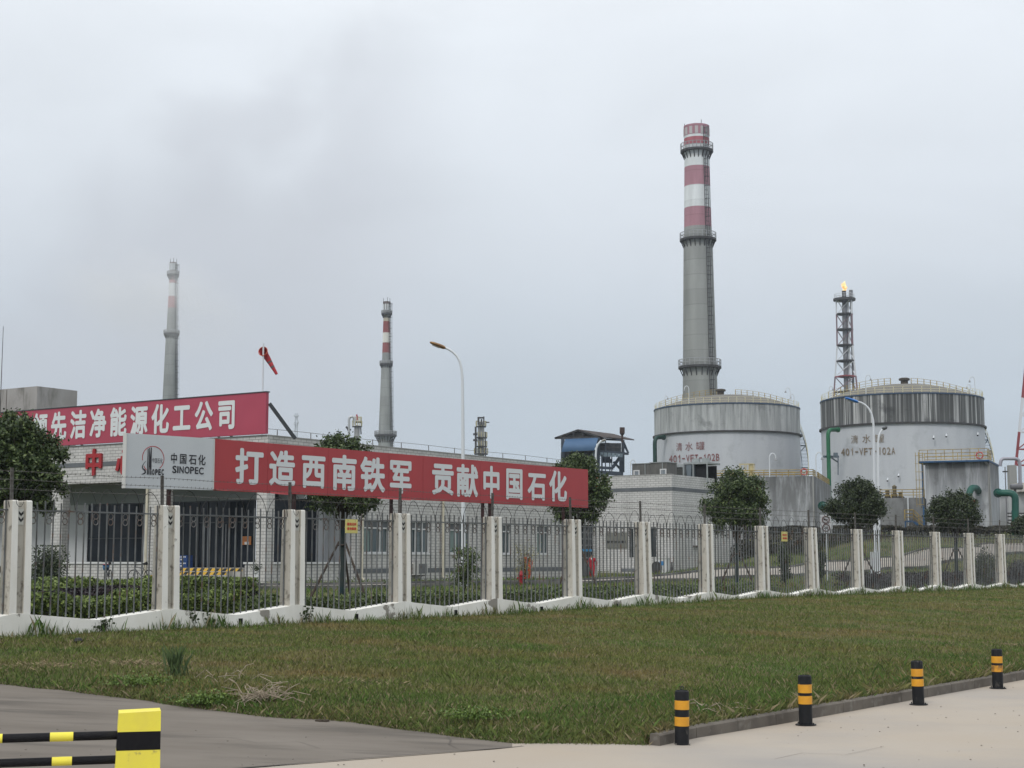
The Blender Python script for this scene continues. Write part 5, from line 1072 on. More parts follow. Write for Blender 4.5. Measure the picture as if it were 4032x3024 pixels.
b = MB(); b.tube([at(1406, 1655, 399) - o, at(1406, 1640, 399) - o, at(1404, 1632, 399) - o], .22, 8); b.build('relief_vent', mat('red_vent', (.35, .05, .07), rough=.6), th)
b = MB(); b.bar(at(1363, 1680, 399) - o, at(1371, 1690, 399) - o, .5); b.bar(at(1367, 1692, 399) - o, at(1382, 1692, 399) - o, .4); b.bar(at(1420, 1682, 399) - o, at(1422, 1710, 399) - o, .3); b.bar(at(1392, 1664, 399) - o, at(1412, 1664, 399) - o, .25); b.build('side_pipes', steel_d, th)

# ------------------------------------------------------------------ concrete basins and pump house
def basin(name, label, fr_, x0, x1, z0, z1, depth, m, slab=None, side=None):
    th = thing(name, label, 'basin', tuple(fr_.o), fr_.a, 'concrete water basins'); b = MB(); b.box(x0, x1, 0, depth, z0, z1); b.build('wall', m, th)
    if slab: b = MB(); b.box(x0 - slab, x1 + .05, -slab, depth, z1, z1 + .14); b.build('deck_slab', bluep, th); b = MB(); b.box(x0 - slab + .05, x1 + .02, -slab + .05, depth, z1 + .14, z1 + .2); b.build('deck_top', dirty_conc, th)
    return th
c3 = at(3210, 2075, 150); G = Frame(c3.x, 150, R(-16)); tz = G.hit(3210, 1874)[1]; bz = G.hit(3100, 2073)[1]; x0 = G.hit(2770, 1875)[0]; x1 = 0.0
st1 = streak_mat('basin_concrete_a', (0.24, 0.25, 0.26), (0.44, 0.46, 0.48), (0.085, 0.085, 0.085), 1.2, zs=.22, dlo=.36, dhi=.54, topz=tz + 1.2, toph=6, lo=.46, hi=.60)
b1 = basin('concrete_basin', 'long stained concrete basin with yellow railing below the left tank', G, x0, x1, bz, tz, 21, st1)
b = MB(); b.box(.05, x1 + .01, -.012, .0, bz, tz - .01); 
b = MB(); b.bar((-.1, -.10, bz), (-.1, -.10, tz), .14); b.build('down_pipe', conc_m, b1)
b = MB(); b.box(x0, x1, .4, 8, bz - 3, bz - .9 + .001)
for i_ in range(9): xx = x0 + (x1 - x0) * i_ / 8; b.box(xx - .25, xx + .25, .3, .7, bz - 1.2, bz)
b.build('under_piers', steel_d, b1)
def rail(th, fr_, pts, h, m=yrail, step=1.5, n=3, name='railing', r=.035, pr=.07):
    b = MB()
    for a, c in zip(pts, pts[1:]):
        a = Vector(a); c = Vector(c); k = max(1, int((c - a).length / step))
        for i_ in range(k + 1): p = a.lerp(c, i_ / k); b.bar(p, p + Vector((0, 0, h)), pr)
        for j_ in range(n): q = Vector((0, 0, h * (j_ + 1) / n - (.0))); b.tube([a + q, c + q], r, 5)
    return b.build(name, m, th)
rail(b1, G, [(x0, .1, tz), (-.1, .1, tz), (-.1, 20, tz)], 26 * 150 / F, step=1.15); rail(b1, G, [(x0, 5, tz), (x1, 5, tz)], 26 * 150 / F, step=1.15)
pb_ = G.hit(2908, 1850)[0]; b = MB()
for x_ in (0, .55, .95, 1.4):
    for y_ in (.6, 1.6): b.bar((pb_ + x_, y_, tz), (pb_ + x_, y_, tz + 1.35), .06)
for z_ in (1.33, .7): b.bar((pb_, .6, tz + z_), (pb_ + 1.4, .6, tz + z_), .06); b.bar((pb_, 1.6, tz + z_), (pb_ + 1.4, 1.6, tz + z_), .06); b.bar((pb_ + 1.4, .6, tz + z_), (pb_ + 1.4, 1.6, tz + z_), .06)
b.box(pb_ + .95, pb_ + 1.35, .7, .75, tz + .1, tz + 1.3); b.build('valve_cage', mat('cream_cabinet', (.50, .44, .26), (.42, .36, .2), scale=3, rough=.7), b1)
# middle low basin and blue-yellow stair
c4 = at(3600, 2070, 146); G2 = Frame(c4.x, 146, R(-17)); tz2 = G2.hit(3550, 1960)[1]; x0 = G2.hit(3380, 1960)[0]; x1 = G2.hit(3640, 1960)[0]; st2 = streak_mat('basin_concrete_b', (0.17, 0.175, 0.175), (0.22, 0.225, 0.23), (0.11, 0.11, 0.11), .8, zs=.5)
b2 = basin('concrete_basin', 'low grey concrete basin with pumps on top between two round trees', G2, x0, x1, bz - .3, tz2, 8, st2)
rail(b2, G2, [(x0, .1, tz2), (x1, .1, tz2)], 34 * 146 / F * .95, step=1.0, n=3); x_ = G2.hit(3576, 2000)[0]; b = MB(); b.bar((x_, -.08, bz - .3), (x_, -.08, tz2), .12); b.build('down_pipe', lamp_w, b2)
for px, h_ in ((3521, 1.25), (3545, .6), (3493, .8)):
    x = G2.hit(px, 1950)[0]; th = thing('pump_motor', {3521: 'taller brown pump motor on the low basin deck', 3545: 'squat pump motor right of the taller one on the low basin', 3493: 'small pump motor left of the taller one on the low basin'}[px], 'pump', tuple(G2.w(x, .6, tz2)), 0, 'pump motors on the low basin')
    b = MB(); b.lathe([(.28, 0), (.28, h_ * .3), (.2, h_ * .32), (.2, h_ * .8), (.23, h_ * .82), (.23, h_ * .9), (.05, h_), (.01, h_)], 12); b.build('motor_body', mat('brown_pump_paint', (.12, .10, .06), rough=.7), th); b = MB(); b.box(-.3, .3, -.3, .3, 0, .08); b.build('base_plate', steel_d, th)
c5 = at(3905, 2107, 140); G3 = Frame(c5.x, 140, R(-23)); tz3 = G3.hit(3780, 1820)[1]; x0 = G3.hit(3645, 1900)[0]; st3 = streak_mat('basin_concrete_c', (0.31, 0.325, 0.345), (0.48, 0.50, 0.525), (0.06, 0.06, 0.06), 1.0, zs=.16, dlo=.30, dhi=.52, topz=tz3 + .7, toph=4.2, lo=.44, hi=.60)
b3 = basin('concrete_basin', 'tall stained concrete basin with life ring and yellow railing on the right', G3, x0, 0, bz - 1.2, tz3, 8.4, st3, slab=.55)
xr_ = 0
b = MB()
for xx in (-.10, .02): b.tube([(xx, -.08, bz - 1.2), (xx, -.08, tz3 - .4), (xx - .3, -.3, tz3)], .045, 6)
b.build('conduit', conc_m, b3)
hr_ = 42 * 140 / F; rail(b3, G3, [(x0 - .45, -.45, tz3 + .2), (-.1, -.45, tz3 + .2), (-.1, 3, tz3 + .2)], hr_, step=.72, n=3, r=.03, pr=.055); rail(b3, G3, [(x0 - .45, 3, tz3 + .2), (-.1, 3, tz3 + .2)], hr_ * .9, step=1.3, n=3, r=.028, pr=.05, name='rear_railing')
xc = G3.hit(3623, 1860)[0]; b = MB(); ztc = tz3 + hr_; zbc = G3.hit(3623, 1962)[1]
for dx in (-.32, .32, 0): b.bar((xc + dx, -.4 - (.3 if dx == 0 else 0), zbc - .8), (xc + dx, -.4 - (.3 if dx == 0 else 0), ztc), .045)
z = zbc - .6
while z < ztc: b.box(xc - .34, xc + .34, -.42, -.38, z, z + .04); b.box(xc - .34, xc - .30, -.72, -.4, z, z + .04); b.box(xc + .30, xc + .34, -.72, -.4, z, z + .04); z += .75
b.build('caged_ladder', yrail, b3); b = MB(); xp = G3.hit(3637, 1950)[0]; b.bar((xp, -.25, bz - 1.5), (xp, -.25, tz3), .16); b.build('corner_post', bluep, b3)
def ring_buoy(px, py, fr_, off, label, rad_):
    x, z = fr_.hit(px, py, off); th = thing('life_ring', label, 'life ring', tuple(fr_.w(x, off, z)), fr_.a, 'life rings hung on the railings'); b = MB(); b.torus((0, 0, 0), (0, 1, 0), rad_, rad_ * .22, 24, 8); b.build('ring', mat('faded_red_life_ring', (.36, .05, .05), (.42, .12, .10), scale=3, rough=.6), th, smooth=True)
    b = MB()
    for a in (.4, 2.0, 3.5, 5.1): b.torus((rad_ * math.cos(a), 0, rad_ * math.sin(a)), (-math.sin(a), 0, math.cos(a)), rad_ * .25, rad_ * .05, 10, 5)
    b.build('rope_band', mat('white_tape', (.6, .6, .58), rough=.7), th)
ring_buoy(3857, 1793, G3, -.52, 'red life ring on the yellow railing of the right basin', .29); ring_buoy(3166, 1858, G, .0, 'red life ring on the railing between the two water tanks', .30)
# blue stair with yellow rails
S = [G2.hit(3563, 2050, -1)[0], G2.hit(3598, 2050, -1)[0], G2.hit(3640, 2090, -1)[0]]; z_a = G2.hit(3580, 2050, -1)[1]; z_b = G2.hit(3640, 2090, -1)[1]
th = thing('metal_stair', 'small blue steel stair with yellow handrails beside the tall right basin', 'stair', tuple(G2.w(S[0], -1, 0)), G2.a); w1_ = S[1] - S[0]; w2_ = S[2] - S[0]
b = MB(); b.box(0, w1_, -.5, .5, z_a - .15, z_a); b.bar((w1_, -.45, z_a - .08), (w2_, -.45, z_b), .2); b.bar((w1_, .45, z_a - .08), (w2_, .45, z_b), .2)
for i_ in range(6): u = i_ / 5; b.box(w1_ + (w2_ - w1_) * u - .12, w1_ + (w2_ - w1_) * u + .12, -.45, .45, z_a - .1 + (z_b - z_a) * u, z_a - .06 + (z_b - z_a) * u)
b.box(.0, .12, -.5, -.38, bz - 1.5, z_a); b.build('stair_frame', bluep, th)
for yy in (-.45, .45): rail(th, G2, [(0, yy, z_a), (w1_, yy, z_a), (w2_, yy, z_b)], 1.0, step=.45, n=3, r=.035, pr=.06)
# green pipes at the basins
p = at(3240, 1990, 148); pipe('green_pipe', 'dark teal pipe leaving the long basin wall above the speed sign', [tuple(at(3300, 2040, 146)), tuple(at(3268, 2003, 147)), tuple(at(3238, 1992, 150.4))], .34, green_t)
pipe('green_pipe', 'teal green hooped pipe rising behind the small round tree', [tuple(at(3813, 2107, 138)), tuple(at(3814, 1950, 138)), tuple(at(3824, 1922, 138.4)), tuple(at(3846, 1921, 139.4)), tuple(at(3853, 1936, 140.6))], .30, green_t)
pipe('green_pipe', 'large teal green pipe bending down at the far right of the basin', [tuple(at(3998, 2115, 138)), tuple(at(3998, 1941, 138)), tuple(at(3933, 1941, 138.6)), tuple(at(3930, 1941, 139.6))], .31, green_t)
pipe('lagged_pipe', 'pale lilac grey pipe arching over the far right basin', [tuple(at(3938, 1835, 146)), tuple(at(3942, 1806, 146)), tuple(at(4015, 1806, 146)), tuple(at(4017, 1905, 146))], .16, mat('lilac_grey_lagging', (.30, .30, .34), rough=.5, metal=.2), group='grey process pipes')
# white store behind the right basin, horizontal vessel, pipe rack
th = thing('store_building', 'plain white walled store at the far right behind the green pipe', 'building', tuple(at(4100, 2203, 150).xy) + (0,), R(3)); a = at(3967, 1944, 150); b = MB(); b.box(a.x - th.location.x, 9, 0, 8, 2.5, a.z); b.build('wall', mat('white_render', (.52, .53, .54), (.46, .47, .48), scale=.4, rough=.8), th); b = MB(); b.box(a.x - th.location.x - .2, 9.2, -.2, 8.2, a.z, a.z + .15); b.build('roof', conc_m, th)
b = MB(); q = at(4014, 1901, 149); b.box(q.x - th.location.x, q.x - th.location.x + 3, -1, 1.5, a.z + .16, q.z); b.build('roof_cabin', mat('cream_cladding', (.50, .48, .44), rough=.7), th)
th = thing('pressure_vessel', 'small grey horizontal vessel beside the white cabin at the right edge', 'vessel', tuple(at(3996, 1917, 148)), 0); b = MB(); b.tube([(-.42, 0, 0), (-.36, 0, 0), (.7, 0, 0)], [.20, .27, .27], 14); b.build('shell', grey_st, th, smooth=True); b = MB(); b.box(-.1, .1, -.1, .1, -.75, -.2); b.build('saddle', steel_d, th)
th = thing('pipe_rack', 'stack of dark horizontal pipes behind the large green pipe', 'pipe rack', tuple(at(3985, 2090, 142).xy) + (0,), 0); b = MB()
for y in (2021, 2034, 2048, 2060): z = at(3985, y, 142).z; b.tube([(-.35, 0, z), (4, 0, z)], .07, 6)
b.build('pipes', steel_d, th); b = MB(); zt_ = at(3985, 2010, 142).z
for x in (.1, 1.5): b.bar((x, .1, 2), (x, .1, zt_), .12)
b.bar((.1, .0, at(3985, 2055, 142).z), (1.5, .0, at(3985, 2034, 142).z), .07); b.build('frame', stair_blue, th)
th = thing('instrument_post', 'thin grey post with a small bracket right of the tall basin', 'post', tuple(at(3967, 2107, 144).xy) + (0,), 0); b = MB(); b.tube([(0, 0, 2.5), (0, 0, at(3967, 1838, 144).z)], .05, 6); b.build('pole', grey_st, th); b = MB(); z = at(3967, 1857, 144).z; b.box(-.22, .22, -.1, .1, z - .06, z + .06); b.build('bracket', steel_d, th)

# ------------------------------------------------------------------ blue open shed on a steel frame
SD = 200; so_ = at(2275, 2203, SD); SF = Frame(so_.x, SD, 0); sh = thing('open_shed', 'tall open steel shed with dark pitched roof and curved blue cladding', 'process structure', (so_.x, SD, 0), 0); ks = SD / F
def sp3(x, y, off=0): p = at(x, y, SD + off); return Vector((p.x - so_.x, off, p.z))
roofm = mat('rusty_brown_sheet_roof', (0.065, 0.05, 0.045), (.04, .035, .035), scale=.6, stretch=(3, .4, 1), rough=.8); blue_c = mat('faded_blue_cladding', (0.045, 0.10, 0.19), (.055, .115, .21), scale=.8, rough=.6)
eL, pk, eR = sp3(2184, 1722), sp3(2275, 1690), sp3(2369, 1719); pkb = sp3(2416, 1708, 9); eRb = sp3(2497, 1730, 9); eLb = sp3(2330, 1735, 9)
b = MB()
def slab_(b, a, c, d, e, t=.14): b.poly([a, c, d, e]); z = Vector((0, 0, -t)); b.poly([e + z, d + z, c + z, a + z]); b.poly([a, e, e + z, a + z][::-1]); b.poly([a, a + z, c + z, c][::-1]); b.poly([c, c + z, d + z, d][::-1])
slab_(b, pk, eR, eRb, pkb); slab_(b, eL, pk, pkb, eLb); b.build('roof', roofm, sh)
b = MB(); b.poly([eL + Vector((.5, .3, -.2)), eR + Vector((-.3, .3, -.2)), pk + Vector((0, .3, -.3))]); b.build('gable_panel', steel_d, sh)
b = MB()
for a, c in ((eL, eR), (eL, pk), (pk, eR)): b.bar(a + Vector((0, 0, -.12)), c + Vector((0, 0, -.12)), .22)
for u in (.2, .4, .6, .8): p = eL.lerp(eR, u); t = (eL.lerp(pk, u * 2) if u < .5 else pk.lerp(eR, u * 2 - 1)); b.bar(p, t, .12); b.bar(p, eL.lerp(eR, u + .1), .1)
b.build('roof_truss', steel_d, sh)
# curved blue apron
b = MB(); top0, top1 = sp3(2226, 1727, 0), sp3(2356, 1722, 0); n_ = 10; base = len(b.v)
bot0, bot1 = sp3(2209, 1779.5, -1.6), sp3(2340, 1773, -1.6)
for i_ in range(n_ + 1):
    u = i_ / n_; bul = math.sin(u * math.pi / 2) ** .8; 
    for j_ in range(2):
        a, c = (top0, bot0) if j_ == 0 else (top1, bot1); p = a.lerp(c, u); ext = Vector(((.0) * bul, 0, 0)); b.v.append(tuple(p + Vector((0, -.6 * math.sin(math.pi * u), 0)) + ext)); b.v.append(tuple(p + Vector((0, -.6 * math.sin(math.pi * u) + .08, 0))))
for i_ in range(n_): a = base + i_ * 4; b.face((a, a + 2, a + 6, a + 4)); b.face((a + 1, a + 5, a + 7, a + 3)); b.face((a, a + 4, a + 5, a + 1)); b.face((a + 2, a + 3, a + 7, a + 6))
b.build('blue_apron', blue_c, sh, smooth=True)
b = MB()
for x, y0, y1, off, w in ((2216, 1727, 2200, 0, .45), (2356, 1722, 2200, 0, .4), (2453, 1733, 1860, 4, .38), (2446, 1800, 2200, 2, .5), (2340, 1780, 2200, -1, .4), (2300, 1785, 2200, 3, .4), (2384, 1735, 1862, 0, .14), (2401, 1745, 1862, 3, .14), (2409, 1745, 1862, 6, .14), (2370, 1790, 1862, 0, .2)):
    b.bar(sp3(x, y1, off), sp3(x, y0, off), w)
for x0, y0, x1, y1, off, w in ((2340, 1775, 2460, 1783, 0, .25), (2356, 1728, 2453, 1733, 4, .25), (2453, 1733, 2475, 1785, 4, .2), (2445, 1733, 2473, 1785, 4, .15), (2410, 1842, 2450, 1783, 1, .3), (2414, 1842, 2454, 1783, 2.2, .3), (2355, 1841, 2415, 1844, 0, .35), (2415, 1818, 2442, 1846, 3, .28), (2356, 1860, 2445, 1866, 0, .5), (2440, 1785, 2475, 1787, 4, .3), (2372, 1815, 2410, 1815, 3, .5), (2372, 1800, 2400, 1803, 3, .9)):
    b.bar(sp3(x0, y0, off), sp3(x1, y1, off), w)
b.build('steel_frame', mat('dark_blue_grey_frame', (.045, .06, .085), (.03, .04, .055), scale=1, rough=.7), sh)
b = MB()
for i_ in range(7): x = 2348 + i_ * 15; b.box(sp3(x, 1790).x, sp3(x + 13, 1790).x, -.1, .0, sp3(x, 1797 + i_ * .5).z, sp3(x, 1777 + i_ * .9).z)
b.build('floor_panels', mat('pale_blue_grey_panel', (.16, .21, .25), (.12, .16, .19), scale=1, rough=.7), sh)
b = MB(); b.box(sp3(2358, 1770).x, sp3(2450, 1770).x, 2, 8.5, sp3(2400, 1776).z, sp3(2400, 1740).z); b.box(sp3(2216, 1790).x, sp3(2342, 1790).x, .3, 8, sp3(2300, 1905).z, sp3(2300, 1768).z); b.build('inner_equipment', mat('dark_machinery', (.025, .03, .035), (.05, .055, .06), scale=1.5, lo=.5, hi=.6, rough=.8), sh)  # equipment blocks inside the shed, coloured near-black grey
b = MB(); p = sp3(2450, 1716, 3); q = sp3(2450, 1683, 3); b.tube([p + Vector((0, 0, -.9)), p, p + Vector((0, 0, .35)), q], [.12, .12, .34, .34], 12, True); b.build('vent_stack', mat('brown_rusted_stack', (.055, .035, .03), rough=.9), sh)
rail(sh, SF, [tuple(sp3(2358, 1775, 1)), tuple(sp3(2450, 1781, 1))], 1.1, m=steel_d, step=.9, n=2, r=.03, pr=.06)

# ------------------------------------------------------------------ rooftop cooling units and odds on the annex roof
rz_ = BZ
def unit(x0, x1, yt, yb, off, label, kind):
    a, zt_ = BFr.hit(x0, yt, off); c, _ = BFr.hit(x1, yt, off); zb_ = rz_ - .5; th = thing('cooling_unit', label, 'cooling unit', tuple(BFr.w(a, off, zb_)), R(-33), 'cooling units on the annex roof'); w = c - a; h = zt_ - zb_; return th, w, h
gbox = mat('dusty_dark_grey_cabinet', (.13, .13, .12), (.085, .085, .08), scale=1.5, stretch=(2, 2, .6), rough=.8); lbox = mat('pale_cooling_cabinet', (.30, .33, .33), (.24, .26, .26), scale=1.5, rough=.6)
for (x0, x1, yt, vx0, vx1, lb) in ((2489, 2559, 1828, 2495, 2519, 'leftmost grey rooftop unit with a white framed vent'), (2560, 2626, 1823, 2599, 2624, 'second grey rooftop unit with a white framed vent')):
    th, w, h = unit(x0, x1, yt, 1866, 1.0, lb, 0); b = MB(); b.box(0, w, 0, 1.6, 0, h); bd = b.build('cabinet', gbox, th); a = w * (vx0 - x0) / (x1 - x0); c = w * (vx1 - x0) / (x1 - x0)
    b = MB(); b.box(a, a + .09, -.05, 0, .45, h * .68); b.box(c - .09, c, -.05, 0, .45, h * .68); b.box(a + .09, c - .09, -.05, 0, h * .68 - .08, h * .68); b.build('vent_frame', frame_w, th); b = MB(); b.box(a + .1, c - .1, -.03, -.002, .45, h * .68 - .1); b.build('vent_screen', mat('bluegrey_screen', (.18, .21, .23), rough=.6), th)
    b = MB(); b.box(w * .72, w * .75, -.04, 0, .2, h); b.box(-.05, w + .05, -.06, 1.65, h, h + .05); b.build('trim', lbox, bd)
th, w, h = unit(2628, 2692, 1830, 1866, 5.0, 'third rooftop unit with a black recessed grille', 0); b = MB(); b.box(0, w, .15, 1.8, 0, h); b.box(0, w * .12, 0, .15, 0, h); b.box(w * .94, w, 0, .15, 0, h); b.box(w * .12, w * .94, 0, .15, h * .86, h); b.box(w * .12, w * .94, 0, .15, 0, h * .22); b.build('cabinet', lbox, th); b = MB(); b.box(w * .13, w * .93, .08, .14, h * .23, h * .85); b.build('grille', mat('dark_grille', (.03, .032, .03), (.07, .075, .07), scale=3, stretch=(.3, 1, 3), rough=.7), th)
th, w, h = unit(2693, 2784, 1822, 1866, 5.2, 'rightmost rooftop cooler with V shaped coils and open side', 0); b = MB()
b.box(-.05, w + .05, 0, 2.2, h - .14, h); b.box(w * .37, w * .41, 0, .14, 0, h - .14); b.box(w * .97, w, 0, .14, 0, h - .14); b.box(-.0, w * .02, 0, .14, 0, h - .14); b.build('frame', lbox, th)
b = MB(); b.v += [(w * .06, .05, h - .15), (w * .32, .05, h - .15), (w * .24, .05, .1), (w * .14, .05, .1), (w * .06, 1.9, h - .15), (w * .32, 1.9, h - .15), (w * .24, 1.9, .1), (w * .14, 1.9, .1)]
for q in ((3, 2, 1, 0), (4, 5, 6, 7), (0, 4, 7, 3), (1, 2, 6, 5)): b.face(q)
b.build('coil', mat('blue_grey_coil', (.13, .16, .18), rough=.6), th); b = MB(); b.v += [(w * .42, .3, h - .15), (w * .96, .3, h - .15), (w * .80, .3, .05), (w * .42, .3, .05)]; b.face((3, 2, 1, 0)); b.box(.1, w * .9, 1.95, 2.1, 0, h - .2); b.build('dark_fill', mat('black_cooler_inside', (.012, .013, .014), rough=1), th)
b = MB(); b.tube([(w * .28, 1, h), (w * .28, 1, h + .35)], w * .16, 16); b.tube([(w * .70, 1, h), (w * .70, 1, h + .35)], w * .16, 16); b.build('fan_shroud', lbox, th)

# ------------------------------------------------------------------ roof block, windsock, aerials on the main roof
cb = AF.w(AF.hit(141, 1700, 6)[0], 6, 0); CBF = Frame(cb.x, cb.y, R(-33)); zt_ = CBF.hit(141, 1521)[1]; th = thing('roof_block', 'square stained concrete stair head standing on the office roof', 'roof structure', tuple(CBF.o), R(-33)); b = MB(); b.box(-16, 0, 0, 3.2, PZ - 1, zt_); b.build('wall', streak_mat('stained_block', (.27, .265, .245), (.32, .315, .30), (.09, .09, .075), .6, zs=.3, dlo=.52, dhi=.68, topz=zt_, toph=3.5), th); b = MB()
for x in (-2.9, -6.5): b.box(x, x + .05, -.012, -.001, PZ - .9, zt_ - .05)
b.build('joint', MATS['joint_filler'], th)
wp_ = at(1033, 1600, 82); th = thing('windsock', 'red windsock hanging from a thin white pole above the roof board', 'windsock', (wp_.x, 82, 0), 0); zt_ = at(1033, 1352, 82).z; b = MB(); b.tube([(0, 0, PZ - 1), (0, 0, zt_)], .045, 8); b.build('pole', lamp_w, th)
sock_m = mat('red_windsock_cloth', (0.42, 0.04, 0.045), (.34, .03, .04), scale=3, rough=.8); dk_m = mat('grey_windsock_band', (.10, .09, .09), rough=.8)
def wpt(x, y): p = at(x, y, 82); return Vector((p.x - wp_.x, 0, p.z))
mc_, tp_ = wpt(1034, 1383), wpt(1085, 1471); ax = (tp_ - mc_); b = MB(); nseg = 14; rr0 = .22; rr1 = .075
mouth_n = Vector((-.25, -.93, .25)).normalized()
for i_ in range(nseg + 1):
    u = i_ / nseg; c = mc_ + Vector((.02, 0.0, .0)) + ax * u + Vector((0, .30 * math.sin(min(1, u * 3) * math.pi / 2), 0)); n_ = (mouth_n * (1 - min(1, u * 3)) + (-ax.normalized()) * min(1, u * 3)).normalized(); q = n_.to_track_quat('Z', 'Y'); r_ = rr0 + (rr1 - rr0) * u ** .7
    if i_ == 0: r_ = .25
    for j_ in range(14): a = 2 * math.pi * j_ / 14; b.v.append(tuple(c + q @ Vector((r_ * math.cos(a) * (1 + .12 * math.sin(3 * a + u * 9)), r_ * math.sin(a), 0))))
for i_ in range(nseg):
    b.cur = 1 if i_ in (6, 9) else 0
    for j_ in range(14): j2 = (j_ + 1) % 14; b.face((i_ * 14 + j_, i_ * 14 + j2, (i_ + 1) * 14 + j2, (i_ + 1) * 14 + j_))
b.build('sock', [sock_m, dk_m], th, smooth=True); b = MB(); b.torus(mc_ + Vector((.02, 0, 0)), mouth_n, .255, .018, 22, 6); b.build('mouth_ring', mat('orange_hoop', (.5, .10, .05), rough=.6), th)
ap = at(5, 1500, 88); th = thing('aerial', 'thin tall aerial above the roof at the left edge', 'aerial', (ap.x, 88, 0), 0); b = MB(); b.tube([(0, 0, PZ - 1), (0, 0, at(5, 1285, 88).z)], .035, 6, r2=.015); b.build('mast', steel_d, th); b = MB(); b.box(-.1, .1, -.1, .1, PZ - 1, PZ - .9); b.build('base_plate', steel_d, th)
#PLANTS
# ------------------------------------------------------------------ trees and shrubs
def leaf_mat(name, c_dark, c_mid, c_light, accent=None, acc=.0, topacc=None):
    m = bpy.data.materials.new(name); m.use_nodes = True; t = m.node_tree; n = t.nodes; l = t.links; bs = n['Principled BSDF']; bs.inputs['Roughness'].default_value = .5; bs.inputs['Specular IOR Level'].default_value = .3
    g = n.new('ShaderNodeNewGeometry'); r = n.new('ShaderNodeValToRGB'); l.new(g.outputs['Random Per Island'], r.inputs[0]); q = r.color_ramp; q.elements[0].color = (*c_dark, 1); q.elements[1].color = (*c_light, 1); e = q.elements.new(.6); e.color = (*c_mid, 1)
    col = r.outputs[0]
    if accent:
        c = n.new('ShaderNodeTexCoord'); x = n.new('ShaderNodeTexNoise'); x.inputs['Scale'].default_value = 1.3; l.new(c.outputs['Object'], x.inputs[0]); w = n.new('ShaderNodeTexWhiteNoise'); w.noise_dimensions = '1D'; l.new(g.outputs['Random Per Island'], w.inputs['W'])
        a = n.new('ShaderNodeMath'); a.operation = 'MULTIPLY'; l.new(x.outputs[0], a.inputs[0]); l.new(w.outputs[0], a.inputs[1]); b = n.new('ShaderNodeMath'); b.operation = 'GREATER_THAN'; b.inputs[1].default_value = acc; l.new(a.outputs[0], b.inputs[0])
        k = n.new('ShaderNodeMix'); k.data_type = 'RGBA'; l.new(b.outputs[0], k.inputs[0]); l.new(col, k.inputs[6]); k.inputs[7].default_value = (*accent, 1); col = k.outputs[2]
    l.new(col, bs.inputs['Base Color']); return m
photinia = leaf_mat('glossy_evergreen_leaves', (0.018, 0.032, 0.011), (0.050, 0.080, 0.026), (0.12, 0.155, 0.055), (0.16, 0.04, 0.022), .66)
dark_leaf = leaf_mat('dark_evergreen_leaves', (0.014, 0.022, 0.010), (0.033, 0.050, 0.021), (0.072, 0.095, 0.038), (0.11, 0.04, 0.025), .66)
hedge_leaf = leaf_mat('bright_hedge_leaves', (0.04, 0.065, 0.016), (0.11, 0.155, 0.034), (0.22, 0.28, 0.07), (0.04, 0.03, 0.02), .66)
purple_leaf = leaf_mat('dark_purple_hedge_leaves', (0.010, 0.007, 0.009), (0.022, 0.014, 0.018), (0.045, 0.03, 0.03))
bush_leaf = leaf_mat('loose_bush_leaves', (0.03, 0.05, 0.016), (0.075, 0.11, 0.03), (0.16, 0.20, 0.07))
yellow_leaf = leaf_mat('yellowing_sapling_leaves', (0.10, 0.10, 0.03), (0.20, 0.19, 0.07), (0.32, 0.29, 0.12))
bark = mat('grey_brown_bark', (0.055, 0.045, 0.035), (0.035, 0.028, 0.022), scale=4, stretch=(1, 1, .3), rough=1, bump=.4)
propwood = mat('weathered_prop_pole', (0.075, 0.06, 0.047), (0.045, 0.035, 0.03), scale=3, stretch=(1, 1, .3), rough=1, bump=.3)
wrapm = mat('dark_teal_trunk_wrap', (0.012, 0.030, 0.035), (.03, .035, .03), scale=3, rough=.9)
def leafcloud(pts, size, rs, name, m, parent, droop=.0):
    n = len(pts); q = rs.normal(size=(n, 3)); q /= np.linalg.norm(q, axis=1)[:, None]; up = rs.normal(size=(n, 3)); up[:, 2] += .6; s = np.cross(q, up); s /= np.linalg.norm(s, axis=1)[:, None]; t = np.cross(s, q)
    sz = size * rs.uniform(.6, 1.3, n)[:, None]; V = np.stack([pts - t * sz * .6, pts + s * sz * .32, pts + t * sz * .6, pts - s * sz * .32], 1).reshape(-1, 3)
    return np_mesh(name, V, np.arange(n * 4).reshape(-1, 4), m, parent)
